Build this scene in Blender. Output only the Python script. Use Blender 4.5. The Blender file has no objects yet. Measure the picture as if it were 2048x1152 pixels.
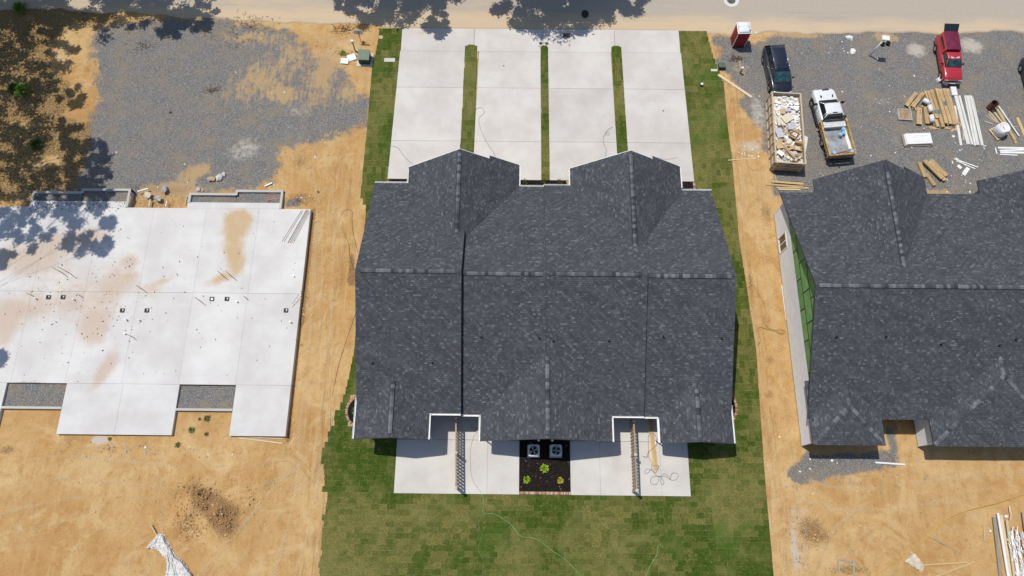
import bpy, math, random
import numpy as np
from mathutils import Vector, Matrix

SC = bpy.context.scene
COL = SC.collection

# ---------------------------------------------------------------- camera, light, exposure
cam_data = bpy.data.cameras.new('camera')
cam = bpy.data.objects.new('camera', cam_data)
COL.objects.link(cam)
cam_data.sensor_width = 36.0
cam_data.lens = 24.6
cam_data.clip_start = 0.5
cam_data.clip_end = 2000.0
cam.matrix_world = Matrix(((0.999945, -0.009687, 0.003961, 0.0),
                           (0.010444, 0.948122, -0.317735, 0.0),
                           (-0.000678, 0.317759, 0.948171, 55.0),
                           (0, 0, 0, 1)))
SC.camera = cam

SUN_DIR = Vector((0.31, -0.236, -1.0)).normalized()
world = bpy.data.worlds.new('World')
SC.world = world
world.use_nodes = True
wn = world.node_tree.nodes
wn.clear()
sky = wn.new('ShaderNodeTexSky')
sky.sky_type = 'NISHITA'
sky.sun_disc = False
sky.sun_elevation = math.radians(68.7)
sky.sun_rotation = math.radians(307.3)
sky.air_density = 1.0
sky.dust_density = 0.8
bg = wn.new('ShaderNodeBackground')
bg.inputs['Strength'].default_value = 0.10
wo = wn.new('ShaderNodeOutputWorld')
world.node_tree.links.new(sky.outputs[0], bg.inputs[0])
world.node_tree.links.new(bg.outputs[0], wo.inputs[0])
sd = bpy.data.lights.new('sun', 'SUN')
sd.energy = 3.5
sd.angle = math.radians(0.53)
sd.color = (1.0, 0.95, 0.865)
sun = bpy.data.objects.new('sun', sd)
sun.rotation_euler = SUN_DIR.to_track_quat('-Z', 'Y').to_euler()
COL.objects.link(sun)
SC.view_settings.view_transform = 'Standard'
SC.view_settings.look = 'None'
SC.view_settings.exposure = 0.0
SC.view_settings.gamma = 1.0
SC.view_settings.use_curve_mapping = False

# ---------------------------------------------------------------- numpy noise and masks
def vnoise(x, y, seed=0):
    xi = np.floor(x).astype(np.int64); yi = np.floor(y).astype(np.int64)
    fx = x - xi; fy = y - yi
    fx = fx * fx * (3 - 2 * fx); fy = fy * fy * (3 - 2 * fy)
    def h(a, b):
        n = (a * 374761393 + b * 668265263 + seed * 974634777) & 0x7fffffff
        n = ((n ^ (n >> 13)) * 1274126177) & 0x7fffffff
        return ((n ^ (n >> 16)) & 0xffff) / 65535.0
    a = h(xi, yi); b = h(xi + 1, yi); c = h(xi, yi + 1); d = h(xi + 1, yi + 1)
    return (a * (1 - fx) + b * fx) * (1 - fy) + (c * (1 - fx) + d * fx) * fy

def fbm(x, y, s, octv=4, seed=0):
    x = np.asarray(x, float); y = np.asarray(y, float)
    t = 0; a = 1; n = 0
    for i in range(octv):
        t = t + a * vnoise(x * s + 17.3 * i, y * s - 9.1 * i, seed + i)
        n += a; a *= 0.5; s *= 2.03
    return t / n

def sdist(X, Y, poly):
    """signed distance to a polygon, positive inside"""
    P = np.array(poly, float)[:, :2]
    d = np.full(X.shape, 1e9); inside = np.zeros(X.shape, bool)
    n = len(P)
    for i in range(n):
        ax, ay = P[i]; bx, by = P[(i + 1) % n]
        ex, ey = bx - ax, by - ay
        t = np.clip(((X - ax) * ex + (Y - ay) * ey) / (ex * ex + ey * ey + 1e-12), 0, 1)
        d = np.minimum(d, (X - ax - t * ex) ** 2 + (Y - ay - t * ey) ** 2)
        c = ((ay > Y) != (by > Y))
        with np.errstate(divide='ignore', invalid='ignore'):
            xi = ex * (Y - ay) / (ey if abs(ey) > 1e-12 else 1e-12) + ax
        inside ^= c & (X < xi)
    return np.where(inside, 1, -1) * np.sqrt(d)

def soft(X, Y, poly, w=0.5):
    return np.clip(0.5 + sdist(X, Y, poly) / (2 * w), 0, 1)

def blob(X, Y, c, rx, ry, rot=0, p=1.0):
    a = math.radians(rot); ca, sa = math.cos(a), math.sin(a)
    dx = X - c[0]; dy = Y - c[1]
    u = (dx * ca + dy * sa) / rx; v = (-dx * sa + dy * ca) / ry
    return np.exp(-(u * u + v * v) * p)

# ---------------------------------------------------------------- materials
class NT:
    def __init__(s, name):
        s.m = bpy.data.materials.new(name); s.m.use_nodes = True
        s.t = s.m.node_tree; s.t.nodes.clear()
        s.o = s.t.nodes.new('ShaderNodeOutputMaterial')
        s.b = s.t.nodes.new('ShaderNodeBsdfPrincipled')
        s.t.links.new(s.b.outputs[0], s.o.inputs[0])
        s._c = None
    def n(s, typ, **kw):
        n = s.t.nodes.new(typ)
        for k, v in kw.items(): setattr(n, k, v)
        return n
    def L(s, a, b): s.t.links.new(a, b)
    def put(s, sock, v):
        if hasattr(v, 'links') or isinstance(v, bpy.types.NodeSocket): s.L(v, sock)
        elif isinstance(v, (tuple, list)): sock.default_value = (*v[:3], 1.0) if len(sock.default_value) == 4 else v
        else: sock.default_value = v
    def coord(s):
        if s._c is None: s._c = s.n('ShaderNodeTexCoord').outputs['Object']
        return s._c
    def mapped(s, scale=(1, 1, 1), rot=(0, 0, 0), src=None):
        m = s.n('ShaderNodeMapping'); s.L(src or s.coord(), m.inputs[0])
        m.inputs['Scale'].default_value = scale; m.inputs['Rotation'].default_value = rot
        return m.outputs[0]
    def noise(s, scale, detail=3, rough=0.55, vec=None, dist=0.0):
        n = s.n('ShaderNodeTexNoise'); s.L(vec or s.coord(), n.inputs['Vector'])
        n.inputs['Scale'].default_value = scale; n.inputs['Detail'].default_value = detail
        n.inputs['Roughness'].default_value = rough; n.inputs['Distortion'].default_value = dist
        return n.outputs['Fac']
    def voro(s, scale, out='Color', vec=None, feature='F1'):
        n = s.n('ShaderNodeTexVoronoi', feature=feature); s.L(vec or s.coord(), n.inputs['Vector'])
        n.inputs['Scale'].default_value = scale
        return n.outputs[out]
    def math(s, op, a, b=0.0, c=None, clamp=False):
        n = s.n('ShaderNodeMath', operation=op, use_clamp=clamp)
        s.put(n.inputs[0], a); s.put(n.inputs[1], b)
        if c is not None: s.put(n.inputs[2], c)
        return n.outputs[0]
    def step(s, v, a, b):
        n = s.n('ShaderNodeMapRange', interpolation_type='SMOOTHSTEP')
        s.put(n.inputs['Value'], v); n.inputs['From Min'].default_value = a; n.inputs['From Max'].default_value = b
        return n.outputs[0]
    def rng(s, v, a, b, c, d):
        n = s.n('ShaderNodeMapRange'); s.put(n.inputs['Value'], v)
        for k, q in zip(('From Min', 'From Max', 'To Min', 'To Max'), (a, b, c, d)): n.inputs[k].default_value = q
        return n.outputs[0]
    def mix(s, f, a, b, blend='MIX'):
        n = s.n('ShaderNodeMix', data_type='RGBA', blend_type=blend)
        s.put(n.inputs['Factor'], f); s.put(n.inputs['A'] if False else n.inputs[6], a); s.put(n.inputs[7], b)
        return n.outputs[2]
    def attr(s, name, out='Fac'):
        n = s.n('ShaderNodeAttribute', attribute_name=name); return n.outputs[out]
    def rnd(s): return s.n('ShaderNodeObjectInfo').outputs['Random']
    def bump(s, h, strength=0.3, dist=0.02, prev=None):
        n = s.n('ShaderNodeBump'); s.put(n.inputs['Height'], h)
        n.inputs['Strength'].default_value = strength; n.inputs['Distance'].default_value = dist
        if prev is not None: s.L(prev, n.inputs['Normal'])
        return n.outputs[0]
    def fin(s, col, rough=0.8, normal=None, metal=0.0, spec=0.35, **kw):
        s.put(s.b.inputs['Base Color'], col); s.put(s.b.inputs['Roughness'], rough)
        s.b.inputs['Metallic'].default_value = metal
        s.b.inputs['Specular IOR Level'].default_value = spec
        if normal is not None: s.L(normal, s.b.inputs['Normal'])
        for k, v in kw.items(): s.put(s.b.inputs[k], v)
        return s.m

MATS = {}
def simple(name, col, rough=0.75, var=0.2, scale=4.0, bump=0.15, bscale=40, metal=0.0, spec=0.35, rv=0.0, **kw):
    """plain procedural surface: two-tone mottling, fine relief, optional per-object shift"""
    if name in MATS: return MATS[name]
    t = NT(name)
    f = t.step(t.noise(scale, 4), 0.3, 0.7)
    c = t.mix(f, [x * (1 - var) for x in col], [min(1, x * (1 + var)) for x in col])
    f2 = t.rng(t.noise(bscale, 2), 0.3, 0.7, 1 - var * 0.6, 1 + var * 0.6)
    c = t.mix(1.0, c, t.n('ShaderNodeCombineColor').outputs[0], 'MULTIPLY') if False else c
    hs = t.n('ShaderNodeHueSaturation'); t.L(c, hs.inputs['Color'])
    v = f2
    if rv: v = t.math('MULTIPLY', f2, t.rng(t.rnd(), 0, 1, 1 - rv, 1 + rv))
    t.L(v, hs.inputs['Value'])
    nm = t.bump(t.noise(bscale, 3), bump, 0.01) if bump else None
    MATS[name] = t.fin(hs.outputs[0], rough, nm, metal, spec, **kw)
    return MATS[name]

def wood(name, col, dark=0.55, scale=1.0, axis=0, rv=0.15, rough=0.75):
    if name in MATS: return MATS[name]
    t = NT(name)
    sc = [14, 14, 14]; sc[axis] = 0.9
    v = t.mapped([q * scale for q in sc])
    g = t.noise(1.6, 5, 0.65, v, 0.6)
    c = t.mix(t.step(g, 0.32, 0.68), [x * dark for x in col], col)
    c = t.mix(t.math('MULTIPLY', t.step(t.noise(2.2, 3), 0.5, 0.75), 0.35), c, [x * 0.7 for x in col])
    hs = t.n('ShaderNodeHueSaturation'); t.L(c, hs.inputs['Color'])
    t.L(t.rng(t.rnd(), 0, 1, 1 - rv, 1 + rv), hs.inputs['Value'])
    MATS[name] = t.fin(hs.outputs[0], rough, t.bump(g, 0.25, 0.004))
    return MATS[name]

def ground_mat():
    t = NT('ground_soil')
    n1 = t.noise(0.16, 5, 0.6); n2 = t.noise(1.1, 5, 0.62); n3 = t.noise(9, 3, 0.6)
    strk = t.noise(1.0, 4, 0.6, t.mapped((2.2, 0.16, 1)))
    c = t.mix(t.step(n1, 0.35, 0.65), (0.483, 0.279, 0.104), (0.593, 0.390, 0.176))
    c = t.mix(t.math('MULTIPLY', t.step(n2, 0.45, 0.72), 0.6), c, (0.420, 0.218, 0.070))
    c = t.mix(t.math('MULTIPLY', t.step(strk, 0.48, 0.7), 0.35), c, (0.609, 0.406, 0.186))
    c = t.mix(t.math('MULTIPLY', t.step(t.noise(30, 2, 0.6), 0.58, 0.72), 0.5), c, (0.262, 0.147, 0.056))
    c = t.mix(t.math('MULTIPLY', t.step(t.noise(4.5, 8, 0.8), 0.55, 0.64), 0.55), c, (0.315, 0.168, 0.060))
    c = t.mix(t.math('MULTIPLY', t.step(t.noise(0.45, 4, 0.6, t.mapped((1, 1, 1), (0, 0, 0.7))), 0.55, 0.7), 0.4), c, (0.619, 0.437, 0.232))
    c = t.mix(t.math('MULTIPLY', t.step(t.noise(0.28, 9, 0.74, None, 1.2), 0.50, 0.62), 0.5), c, (0.661, 0.482, 0.251))
    c = t.mix(t.math('MULTIPLY', t.step(t.noise(0.55, 10, 0.78, t.mapped((1, 1, 1), (0, 0, 2.1)), 0.8), 0.54, 0.66), 0.6), c, (0.378, 0.198, 0.065))
    c = t.mix(t.math('MULTIPLY', t.step(t.noise(2.6, 10, 0.82), 0.57, 0.63), 0.55), c, (0.283, 0.158, 0.060))
    c = t.mix(t.math('MULTIPLY', t.step(t.noise(1.9, 10, 0.82, t.mapped((1, 1, 1), (0, 0, 1.0))), 0.58, 0.66), 0.5), c, (0.693, 0.538, 0.334))
    tv = t.mapped((3.2, .22, 1))
    tk_ = t.math('MULTIPLY', t.step(t.noise(1.0, 7, 0.72, tv, 0.4), 0.53, 0.64), t.attr('track'))
    tk2 = t.math('MULTIPLY', t.step(t.noise(1.0, 7, 0.72, t.mapped((4.1, .3, 1), (0, 0, .08)), 0.4), 0.55, 0.66), t.attr('track'))
    c = t.mix(t.math('MULTIPLY', tk2, 0.5), c, (0.693, 0.527, 0.306))
    c = t.mix(t.math('MULTIPLY', tk_, 0.45), c, (0.388, 0.229, 0.093))
    lug = t.n('ShaderNodeTexWave', wave_type='BANDS', bands_direction='DIAGONAL'); t.L(t.coord(), lug.inputs['Vector']); lug.inputs['Scale'].default_value = 2.6; lug.inputs['Distortion'].default_value = 4.0; lug.inputs['Detail'].default_value = 2
    ty = t.step(t.math('ADD', t.attr('tyre'), t.math('MULTIPLY', t.math('SUBTRACT', t.noise(1.6, 6, 0.7), 0.5), 1.1)), 0.45, 0.8)
    c = t.mix(t.math('MULTIPLY', ty, t.rng(lug.outputs['Fac'], 0.2, 0.8, 0.2, 0.42)), c, (0.673, 0.515, 0.325))
    c = t.mix(t.math('MULTIPLY', ty, t.math('MULTIPLY', t.step(lug.outputs['Fac'], 0.55, 0.25), 0.25)), c, (0.327, 0.196, 0.087))
    # dark turned soil, leaf litter, dust
    pd = t.step(t.math('ADD', t.attr('dark'), t.math('MULTIPLY', t.math('SUBTRACT', n3, 0.5), 0.9)), 0.35, 0.7)
    c = t.mix(pd, c, t.mix(t.step(t.noise(14, 4), 0.35, 0.65), (0.20, 0.115, 0.05), (0.40, 0.24, 0.11)))
    pl = t.step(t.math('ADD', t.attr('litter'), t.math('MULTIPLY', t.math('SUBTRACT', t.noise(0.7, 8, 0.75), 0.5), 2.2)), 0.35, 0.75)
    lit = t.mix(t.step(t.noise(7, 5, 0.75), 0.4, 0.62), (0.16, 0.10, 0.042), (0.44, 0.29, 0.13))
    lit = t.mix(t.step(t.noise(2.3, 5, 0.7), 0.6, 0.68), lit, (0.10, 0.13, 0.03))
    c = t.mix(pl, c, lit)
    # gravel
    mg = t.math('ADD', t.attr('gravel'), t.math('MULTIPLY', t.math('SUBTRACT', t.noise(0.8, 10, 0.78), 0.5), 1.9))
    pg = t.step(mg, 0.36, 0.68)
    st = t.voro(24, 'Color'); sep = t.n('ShaderNodeSeparateColor'); t.L(st, sep.inputs[0])
    gc = t.mix(t.rng(sep.outputs[0], 0, 1, 0, 1), (0.105, 0.102, 0.100), (0.290, 0.282, 0.272))
    gc = t.mix(t.step(sep.outputs[1], 0.90, 0.97), gc, (0.42, 0.40, 0.37))
    gc = t.mix(t.math('MULTIPLY', t.step(t.noise(0.45, 8, 0.72), 0.44, 0.70), 0.55), gc, (0.33, 0.255, 0.165))
    c = t.mix(pg, c, gc)
    # dirt film in the transition
    pp = t.step(t.math('ADD', t.attr('pale'), t.math('MULTIPLY', t.math('SUBTRACT', t.noise(2.4, 6, 0.7), 0.5), 1.1)), 0.45, 0.95)
    c = t.mix(t.math('MULTIPLY', pp, 0.85), c, (0.56, 0.51, 0.44))
    pt = t.step(t.math('ADD', t.attr('tan'), t.math('ADD', t.math('MULTIPLY', t.math('SUBTRACT', t.noise(1.3, 9, 0.76), 0.5), 1.7), t.math('MULTIPLY', t.math('SUBTRACT', t.noise(1.0, 5, 0.65, t.mapped((2.6, 0.5, 1), (0, 0, 0.15))), 0.5), 1.3))), 0.42, 0.9)
    c = t.mix(t.math('MULTIPLY', pt, 0.85), c, (0.52, 0.355, 0.18))
    h = t.math('ADD', t.math('MULTIPLY', t.voro(15, 'Distance'), t.math('MULTIPLY', pg, -0.9)), t.math('ADD', t.math('MULTIPLY', t.noise(7, 9, 0.8), 1.6), t.math('ADD', t.math('MULTIPLY', tk_, -0.5), t.math('MULTIPLY', ty, t.math('MULTIPLY', lug.outputs['Fac'], 0.7)))))
    return t.fin(c, 0.95, t.bump(h, 0.8, 0.06), spec=0.15)

def concrete_mat(name='concrete', base=(0.60, 0.585, 0.55), rv=0.06, cool=0.0):
    if name in MATS: return MATS[name]
    t = NT(name)
    hi = [min(1, x * 1.07) for x in base]; lo = [x * 0.88 for x in base]
    lo[0] *= 1.03
    w = t.n('ShaderNodeNewGeometry').outputs['Position']
    c = t.mix(t.step(t.noise(0.35, 6, 0.62, w), 0.3, 0.7), lo, hi)
    c = t.mix(t.math('MULTIPLY', t.step(t.noise(0.6, 4, 0.6, t.mapped((0.25, 3.0, 1), src=w)), 0.5, 0.75), 0.4), c, [x * 0.9 for x in base])
    c = t.mix(t.math('MULTIPLY', t.step(t.noise(45, 2, 0.5, w), 0.5, 0.75), 0.25), c, [x * 0.8 for x in base])
    c = t.mix(t.math('MULTIPLY', t.step(t.noise(6, 6, 0.8, w), 0.67, 0.73), 0.3), c, [x * 0.55 for x in base])
    nz = t.math('MULTIPLY', t.math('SUBTRACT', t.noise(1.3, 6, 0.65, w), 0.5), 0.9)
    c = t.mix(t.math('MULTIPLY', t.step(t.math('ADD', t.attr('pink'), nz), 0.25, 0.95), 0.75), c, (0.52, 0.395, 0.30))
    c = t.mix(t.math('MULTIPLY', t.step(t.math('ADD', t.attr('stain'), nz), 0.25, 1.05), 0.85), c, (0.52, 0.35, 0.17))
    c = t.mix(t.math('MULTIPLY', t.step(t.math('ADD', t.attr('grime'), t.math('MULTIPLY', t.math('SUBTRACT', t.noise(5, 6, 0.7, w), 0.5), 1.6)), 0.45, 0.9), 0.75), c, (0.20, 0.14, 0.08))
    hs = t.n('ShaderNodeHueSaturation'); t.L(c, hs.inputs['Color'])
    t.L(t.rng(t.rnd(), 0, 1, 1 - rv, 1 + rv), hs.inputs['Value'])
    MATS[name] = t.fin(hs.outputs[0], 0.88, t.bump(t.noise(60, 3, 0.6, w), 0.15, 0.004), spec=0.25)
    return MATS[name]

def road_mat():
    t = NT('dusty_asphalt')
    c = t.mix(t.step(t.noise(25, 3), 0.3, 0.7), (0.38, 0.33, 0.27), (0.47, 0.41, 0.34))
    sep = t.n('ShaderNodeSeparateXYZ'); t.L(t.coord(), sep.inputs[0])
    xr = t.rng(sep.outputs[0], -16, 30, 1, 0)
    yr = t.rng(sep.outputs[1], 45.0, 46.6, 0.75, 0)
    d = t.math('ADD', t.math('MULTIPLY', xr, 0.55), yr)
    d = t.math('ADD', d, t.math('MULTIPLY', t.math('SUBTRACT', t.noise(0.5, 6, 0.65, t.mapped((0.35, 1.2, 1))), 0.5), 1.2))
    c = t.mix(t.math('MULTIPLY', t.step(d, 0.25, 0.95), 0.85), c, (0.60, 0.46, 0.30))
    c = t.mix(t.math('MULTIPLY', t.step(t.noise(1.2, 5, 0.6, t.mapped((0.1, 2.2, 1))), 0.55, 0.7), 0.3), c, (0.30, 0.27, 0.24))
    return t.fin(c, 0.9, t.bump(t.noise(60, 3), 0.3, 0.01), spec=0.2)

def sod_mat():
    t = NT('sod_grass')
    w = t.n('ShaderNodeNewGeometry').outputs['Position']
    a = t.attr('tint')
    base = t.mix(t.step(a, 0.0, 1.0), (0.070, 0.118, 0.015), (0.250, 0.225, 0.072))
    n = t.noise(11, 7, 0.8, w)
    c = t.mix(t.step(n, 0.38, 0.66), t.mix(1.0, base, (0.42, 0.46, 0.38), 'MULTIPLY'), base)
    c = t.mix(t.math('MULTIPLY', t.step(t.noise(4.5, 6, 0.75, w), 0.53, 0.68), 0.5), c, (0.25, 0.225, 0.08))
    c = t.mix(t.math('MULTIPLY', t.step(t.noise(0.35, 4, 0.6, w), 0.5, 0.68), 0.45), c, (0.21, 0.195, 0.07))
    c = t.mix(t.math('MULTIPLY', t.step(t.noise(0.22, 3, 0.6, t.mapped((1, 1, 1), (0, 0, 1.2), src=w)), 0.52, 0.7), 0.6), c, (0.055, 0.12, 0.016))
    c = t.mix(t.math('MULTIPLY', t.step(t.noise(60, 3, 0.7, w), 0.6, 0.72), 0.35), c, (0.30, 0.27, 0.12))
    e = t.attr('edge')
    c = t.mix(t.math('MULTIPLY', t.step(t.math('ADD', e, t.math('MULTIPLY', t.math('SUBTRACT', t.noise(2.2, 6, 0.75, w), 0.5), 2.2)), 0.5, 1.15), 0.5), c, (0.37, 0.31, 0.13))
    return t.fin(c, 0.95, t.bump(t.noise(45, 4, 0.75, w), 0.9, 0.03), spec=0.1)

def shingle_mat():
    t = NT('asphalt_shingle')
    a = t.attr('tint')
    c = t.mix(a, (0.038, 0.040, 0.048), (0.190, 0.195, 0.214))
    c = t.mix(t.math('MULTIPLY', t.step(t.noise(150, 2), 0.45, 0.7), 0.35), c, (0.11, 0.12, 0.14))
    c = t.mix(t.math('MULTIPLY', t.step(t.noise(0.5, 4), 0.45, 0.75), 0.15), c, (0.10, 0.105, 0.12))
    return t.fin(c, 0.92, t.bump(t.noise(220, 2), 0.3, 0.004), spec=0.25)

M_GROUND = ground_mat(); M_CONC = concrete_mat(); M_SLAB = concrete_mat('slab_concrete', (0.635, 0.628, 0.612), 0.02)
M_ROAD = road_mat(); M_SOD = sod_mat(); M_SHING = shingle_mat()
M_WHITE = simple('white_vinyl', (0.78, 0.78, 0.77), 0.5, 0.05, 3, 0.05)
M_SIDING = simple('white_siding', (0.70, 0.70, 0.71), 0.55, 0.05, 2, 0.05)
M_BLACK = simple('black_plastic', (0.018, 0.018, 0.02), 0.5, 0.2)
M_RUBBER = simple('tyre_rubber', (0.022, 0.021, 0.02), 0.9, 0.3)
M_DECK = simple('roof_edge_metal', (0.05, 0.052, 0.06), 0.6, 0.1)
M_GREYWALL = simple('grey_siding', (0.32, 0.33, 0.34), 0.7, 0.08)
M_STEEL = simple('galvanised_steel', (0.42, 0.43, 0.44), 0.4, 0.12, 6, 0.1, metal=0.7)
M_CHROME = simple('chrome', (0.62, 0.62, 0.63), 0.18, 0.05, metal=1.0, bump=0)
M_GLASSD = simple('tinted_glass', (0.012, 0.02, 0.024), 0.06, 0.2, bump=0, spec=0.9)
M_GLASST = simple('windscreen_glass', (0.03, 0.085, 0.095), 0.08, 0.45, 2.5, bump=0, spec=0.8)
M_PINE = wood('pine_lumber', (0.62, 0.44, 0.21), 0.8)
M_PINEP = wood('pale_lumber', (0.68, 0.55, 0.36), 0.82)
M_GREYWOOD = wood('weathered_wood', (0.40, 0.35, 0.28), 0.65)
M_CARD = simple('cardboard', (0.50, 0.35, 0.18), 0.85, 0.14, 1.5, 0.1, rv=0.18)
M_GREEN = simple('green_enclosure', (0.085, 0.135, 0.085), 0.55, 0.12)
M_MULCH = None

# ---------------------------------------------------------------- mesh helpers
def finish(name, me, mats, parent=None, smooth=False):
    o = bpy.data.objects.new(name, me)
    COL.objects.link(o)
    if not isinstance(mats, (list, tuple)): mats = [mats]
    for m in mats:
        if m is not None: me.materials.append(m)
    if parent is not None: o.parent = parent
    if smooth: me.polygons.foreach_set('use_smooth', [True] * len(me.polygons))
    return o

def tag(o, label=None, cat=None, group=None, kind=None):
    if label: o['label'] = label
    if cat: o['category'] = cat
    if group: o['group'] = group
    if kind: o['kind'] = kind
    return o

def thing(name, label, cat, loc=(0, 0, 0), rz=0.0, group=None, tilt=(0, 0)):
    o = bpy.data.objects.new(name, None)
    o.empty_display_size = 0.3
    COL.objects.link(o)
    o.location = (loc[0], loc[1], loc[2] if len(loc) > 2 else 0)
    o.rotation_euler = (tilt[0], tilt[1], rz)
    return tag(o, label, cat, group)

def copy_thing(root, loc, rz, label):
    r = root.copy(); COL.objects.link(r)
    r.location = (loc[0], loc[1], loc[2] if len(loc) > 2 else 0); r.rotation_euler = (0, 0, rz); r['label'] = label
    for ch in list(root.children):
        c = ch.copy(); COL.objects.link(c); c.parent = r
        for g in list(ch.children):
            d = g.copy(); COL.objects.link(d); d.parent = c
    return r

class MB:
    def __init__(s): s.v = []; s.f = []; s.mi = []
    def add(s, vs, fs, mi=0):
        b = len(s.v); s.v += [tuple(p) for p in vs]
        s.f += [tuple(i + b for i in f) for f in fs]; s.mi += [mi] * len(fs); return s
    def box(s, c, sz, rz=0.0, mi=0, tx=1.0, ty=1.0, rx=0.0, ry=0.0):
        hx, hy, hz = sz[0] / 2, sz[1] / 2, sz[2] / 2
        P = [(-hx, -hy, -hz), (hx, -hy, -hz), (hx, hy, -hz), (-hx, hy, -hz),
             (-hx * tx, -hy * ty, hz), (hx * tx, -hy * ty, hz), (hx * tx, hy * ty, hz), (-hx * tx, hy * ty, hz)]
        M = Matrix.Rotation(rz, 3, 'Z') @ Matrix.Rotation(rx, 3, 'X') @ Matrix.Rotation(ry, 3, 'Y')
        P = [Vector(c) + M @ Vector(p) for p in P]
        return s.add(P, [(0, 3, 2, 1), (4, 5, 6, 7), (0, 1, 5, 4), (1, 2, 6, 5), (2, 3, 7, 6), (3, 0, 4, 7)], mi)
    def span(s, p0, p1, mi=0):
        c = [(a + b) / 2 for a, b in zip(p0, p1)]; z = [abs(b - a) for a, b in zip(p0, p1)]
        return s.box(c, z, mi=mi)
    def prism(s, poly, z0, z1, mi=0):
        n = len(poly)
        a = sum(poly[i][0] * poly[(i + 1) % n][1] - poly[(i + 1) % n][0] * poly[i][1] for i in range(n))
        if a < 0: poly = poly[::-1]
        vs = [(p[0], p[1], z0) for p in poly] + [(p[0], p[1], z1) for p in poly]
        fs = [tuple(range(n - 1, -1, -1)), tuple(range(n, 2 * n))]
        fs += [(i, (i + 1) % n, n + (i + 1) % n, n + i) for i in range(n)]
        return s.add(vs, fs, mi)
    def cyl(s, c, r, h, n=12, r2=None, mi=0, axis='Z', cap=True):
        r2 = r if r2 is None else r2
        vs = []
        for k, (rr, z) in enumerate(((r, 0), (r2, h))):
            for i in range(n):
                a = 2 * math.pi * i / n; x, y = rr * math.cos(a), rr * math.sin(a)
                if axis == 'Z': p = (x, y, z)
                elif axis == 'X': p = (z, x, y)
                else: p = (x, z, y)
                vs.append((c[0] + p[0], c[1] + p[1], c[2] + p[2]))
        fs = [(i, (i + 1) % n, n + (i + 1) % n, n + i) for i in range(n)]
        if cap: fs += [tuple(range(n - 1, -1, -1)), tuple(range(n, 2 * n))]
        return s.add(vs, fs, mi)
    def tube(s, pts, r, n=6, mi=0, r_end=None):
        pts = [Vector(p) for p in pts]; m = len(pts); vs = []
        for k, p in enumerate(pts):
            d = (pts[min(k + 1, m - 1)] - pts[max(k - 1, 0)])
            d = d.normalized() if d.length > 1e-9 else Vector((0, 0, 1))
            up = Vector((0, 0, 1)) if abs(d.z) < 0.9 else Vector((1, 0, 0))
            a = d.cross(up).normalized(); b = d.cross(a).normalized()
            rr = r if r_end is None else r + (r_end - r) * k / (m - 1)
            for i in range(n):
                t = 2 * math.pi * i / n
                vs.append(p + a * (rr * math.cos(t)) + b * (rr * math.sin(t)))
        fs = []
        for k in range(m - 1):
            for i in range(n):
                j = (i + 1) % n
                fs.append((k * n + i, k * n + j, (k + 1) * n + j, (k + 1) * n + i))
        fs += [tuple(range(n - 1, -1, -1)), tuple(range((m - 1) * n, m * n))]
        return s.add(vs, fs, mi)
    def loft(s, secs, mi=0, cap=True, closed=True):
        n = len(secs[0]); vs = [p for sec in secs for p in sec]; fs = []
        for k in range(len(secs) - 1):
            for i in range(n if closed else n - 1):
                j = (i + 1) % n
                fs.append((k * n + i, k * n + j, (k + 1) * n + j, (k + 1) * n + i))
        if cap: fs += [tuple(range(n - 1, -1, -1)), tuple(range((len(secs) - 1) * n, len(secs) * n))]
        return s.add(vs, fs, mi)
    def ico(s, c, r, seed=0, mi=0, sq=1.0):
        rr = random.Random(seed); t = 1.618
        P = [(-1, t, 0), (1, t, 0), (-1, -t, 0), (1, -t, 0), (0, -1, t), (0, 1, t), (0, -1, -t), (0, 1, -t), (t, 0, -1), (t, 0, 1), (-t, 0, -1), (-t, 0, 1)]
        F = [(0, 11, 5), (0, 5, 1), (0, 1, 7), (0, 7, 10), (0, 10, 11), (1, 5, 9), (5, 11, 4), (11, 10, 2), (10, 7, 6), (7, 1, 8),
             (3, 9, 4), (3, 4, 2), (3, 2, 6), (3, 6, 8), (3, 8, 9), (4, 9, 5), (2, 4, 11), (6, 2, 10), (8, 6, 7), (9, 8, 1)]
        sx, sy, sz = [rr.uniform(0.65, 1.25) for _ in range(3)]
        vs = []
        for p in P:
            k = r / 1.9 * rr.uniform(0.75, 1.2)
            vs.append((c[0] + p[0] * k * sx, c[1] + p[1] * k * sy, c[2] + p[2] * k * sz * sq))
        return s.add(vs, F, mi)
    def mesh(s, name='part'):
        used = sorted({i for f in s.f for i in f})
        if len(used) < len(s.v):
            mp = {k: n for n, k in enumerate(used)}
            s.v = [s.v[k] for k in used]; s.f = [tuple(mp[i] for i in f) for f in s.f]
        me = bpy.data.meshes.new(name); me.from_pydata(s.v, [], s.f); me.update()
        return me
    def build(s, name, mats, parent=None, smooth=False, bevel=0.0, subsurf=0):
        me = s.mesh(name)
        if isinstance(mats, (list, tuple)) and len(mats) > 1: me.polygons.foreach_set('material_index', s.mi)
        o = finish(name, me, mats, parent, smooth)
        if bevel:
            m = o.modifiers.new('bevel', 'BEVEL'); m.width = bevel; m.segments = 2; m.limit_method = 'ANGLE'; m.angle_limit = math.radians(40)
        if subsurf:
            m = o.modifiers.new('subdivision', 'SUBSURF'); m.levels = subsurf; m.render_levels = subsurf
        return o

def set_attr(me, name, vals, domain='POINT'):
    a = me.attributes.new(name, 'FLOAT', domain)
    a.data.foreach_set('value', np.asarray(vals, np.float32).ravel())

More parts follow.
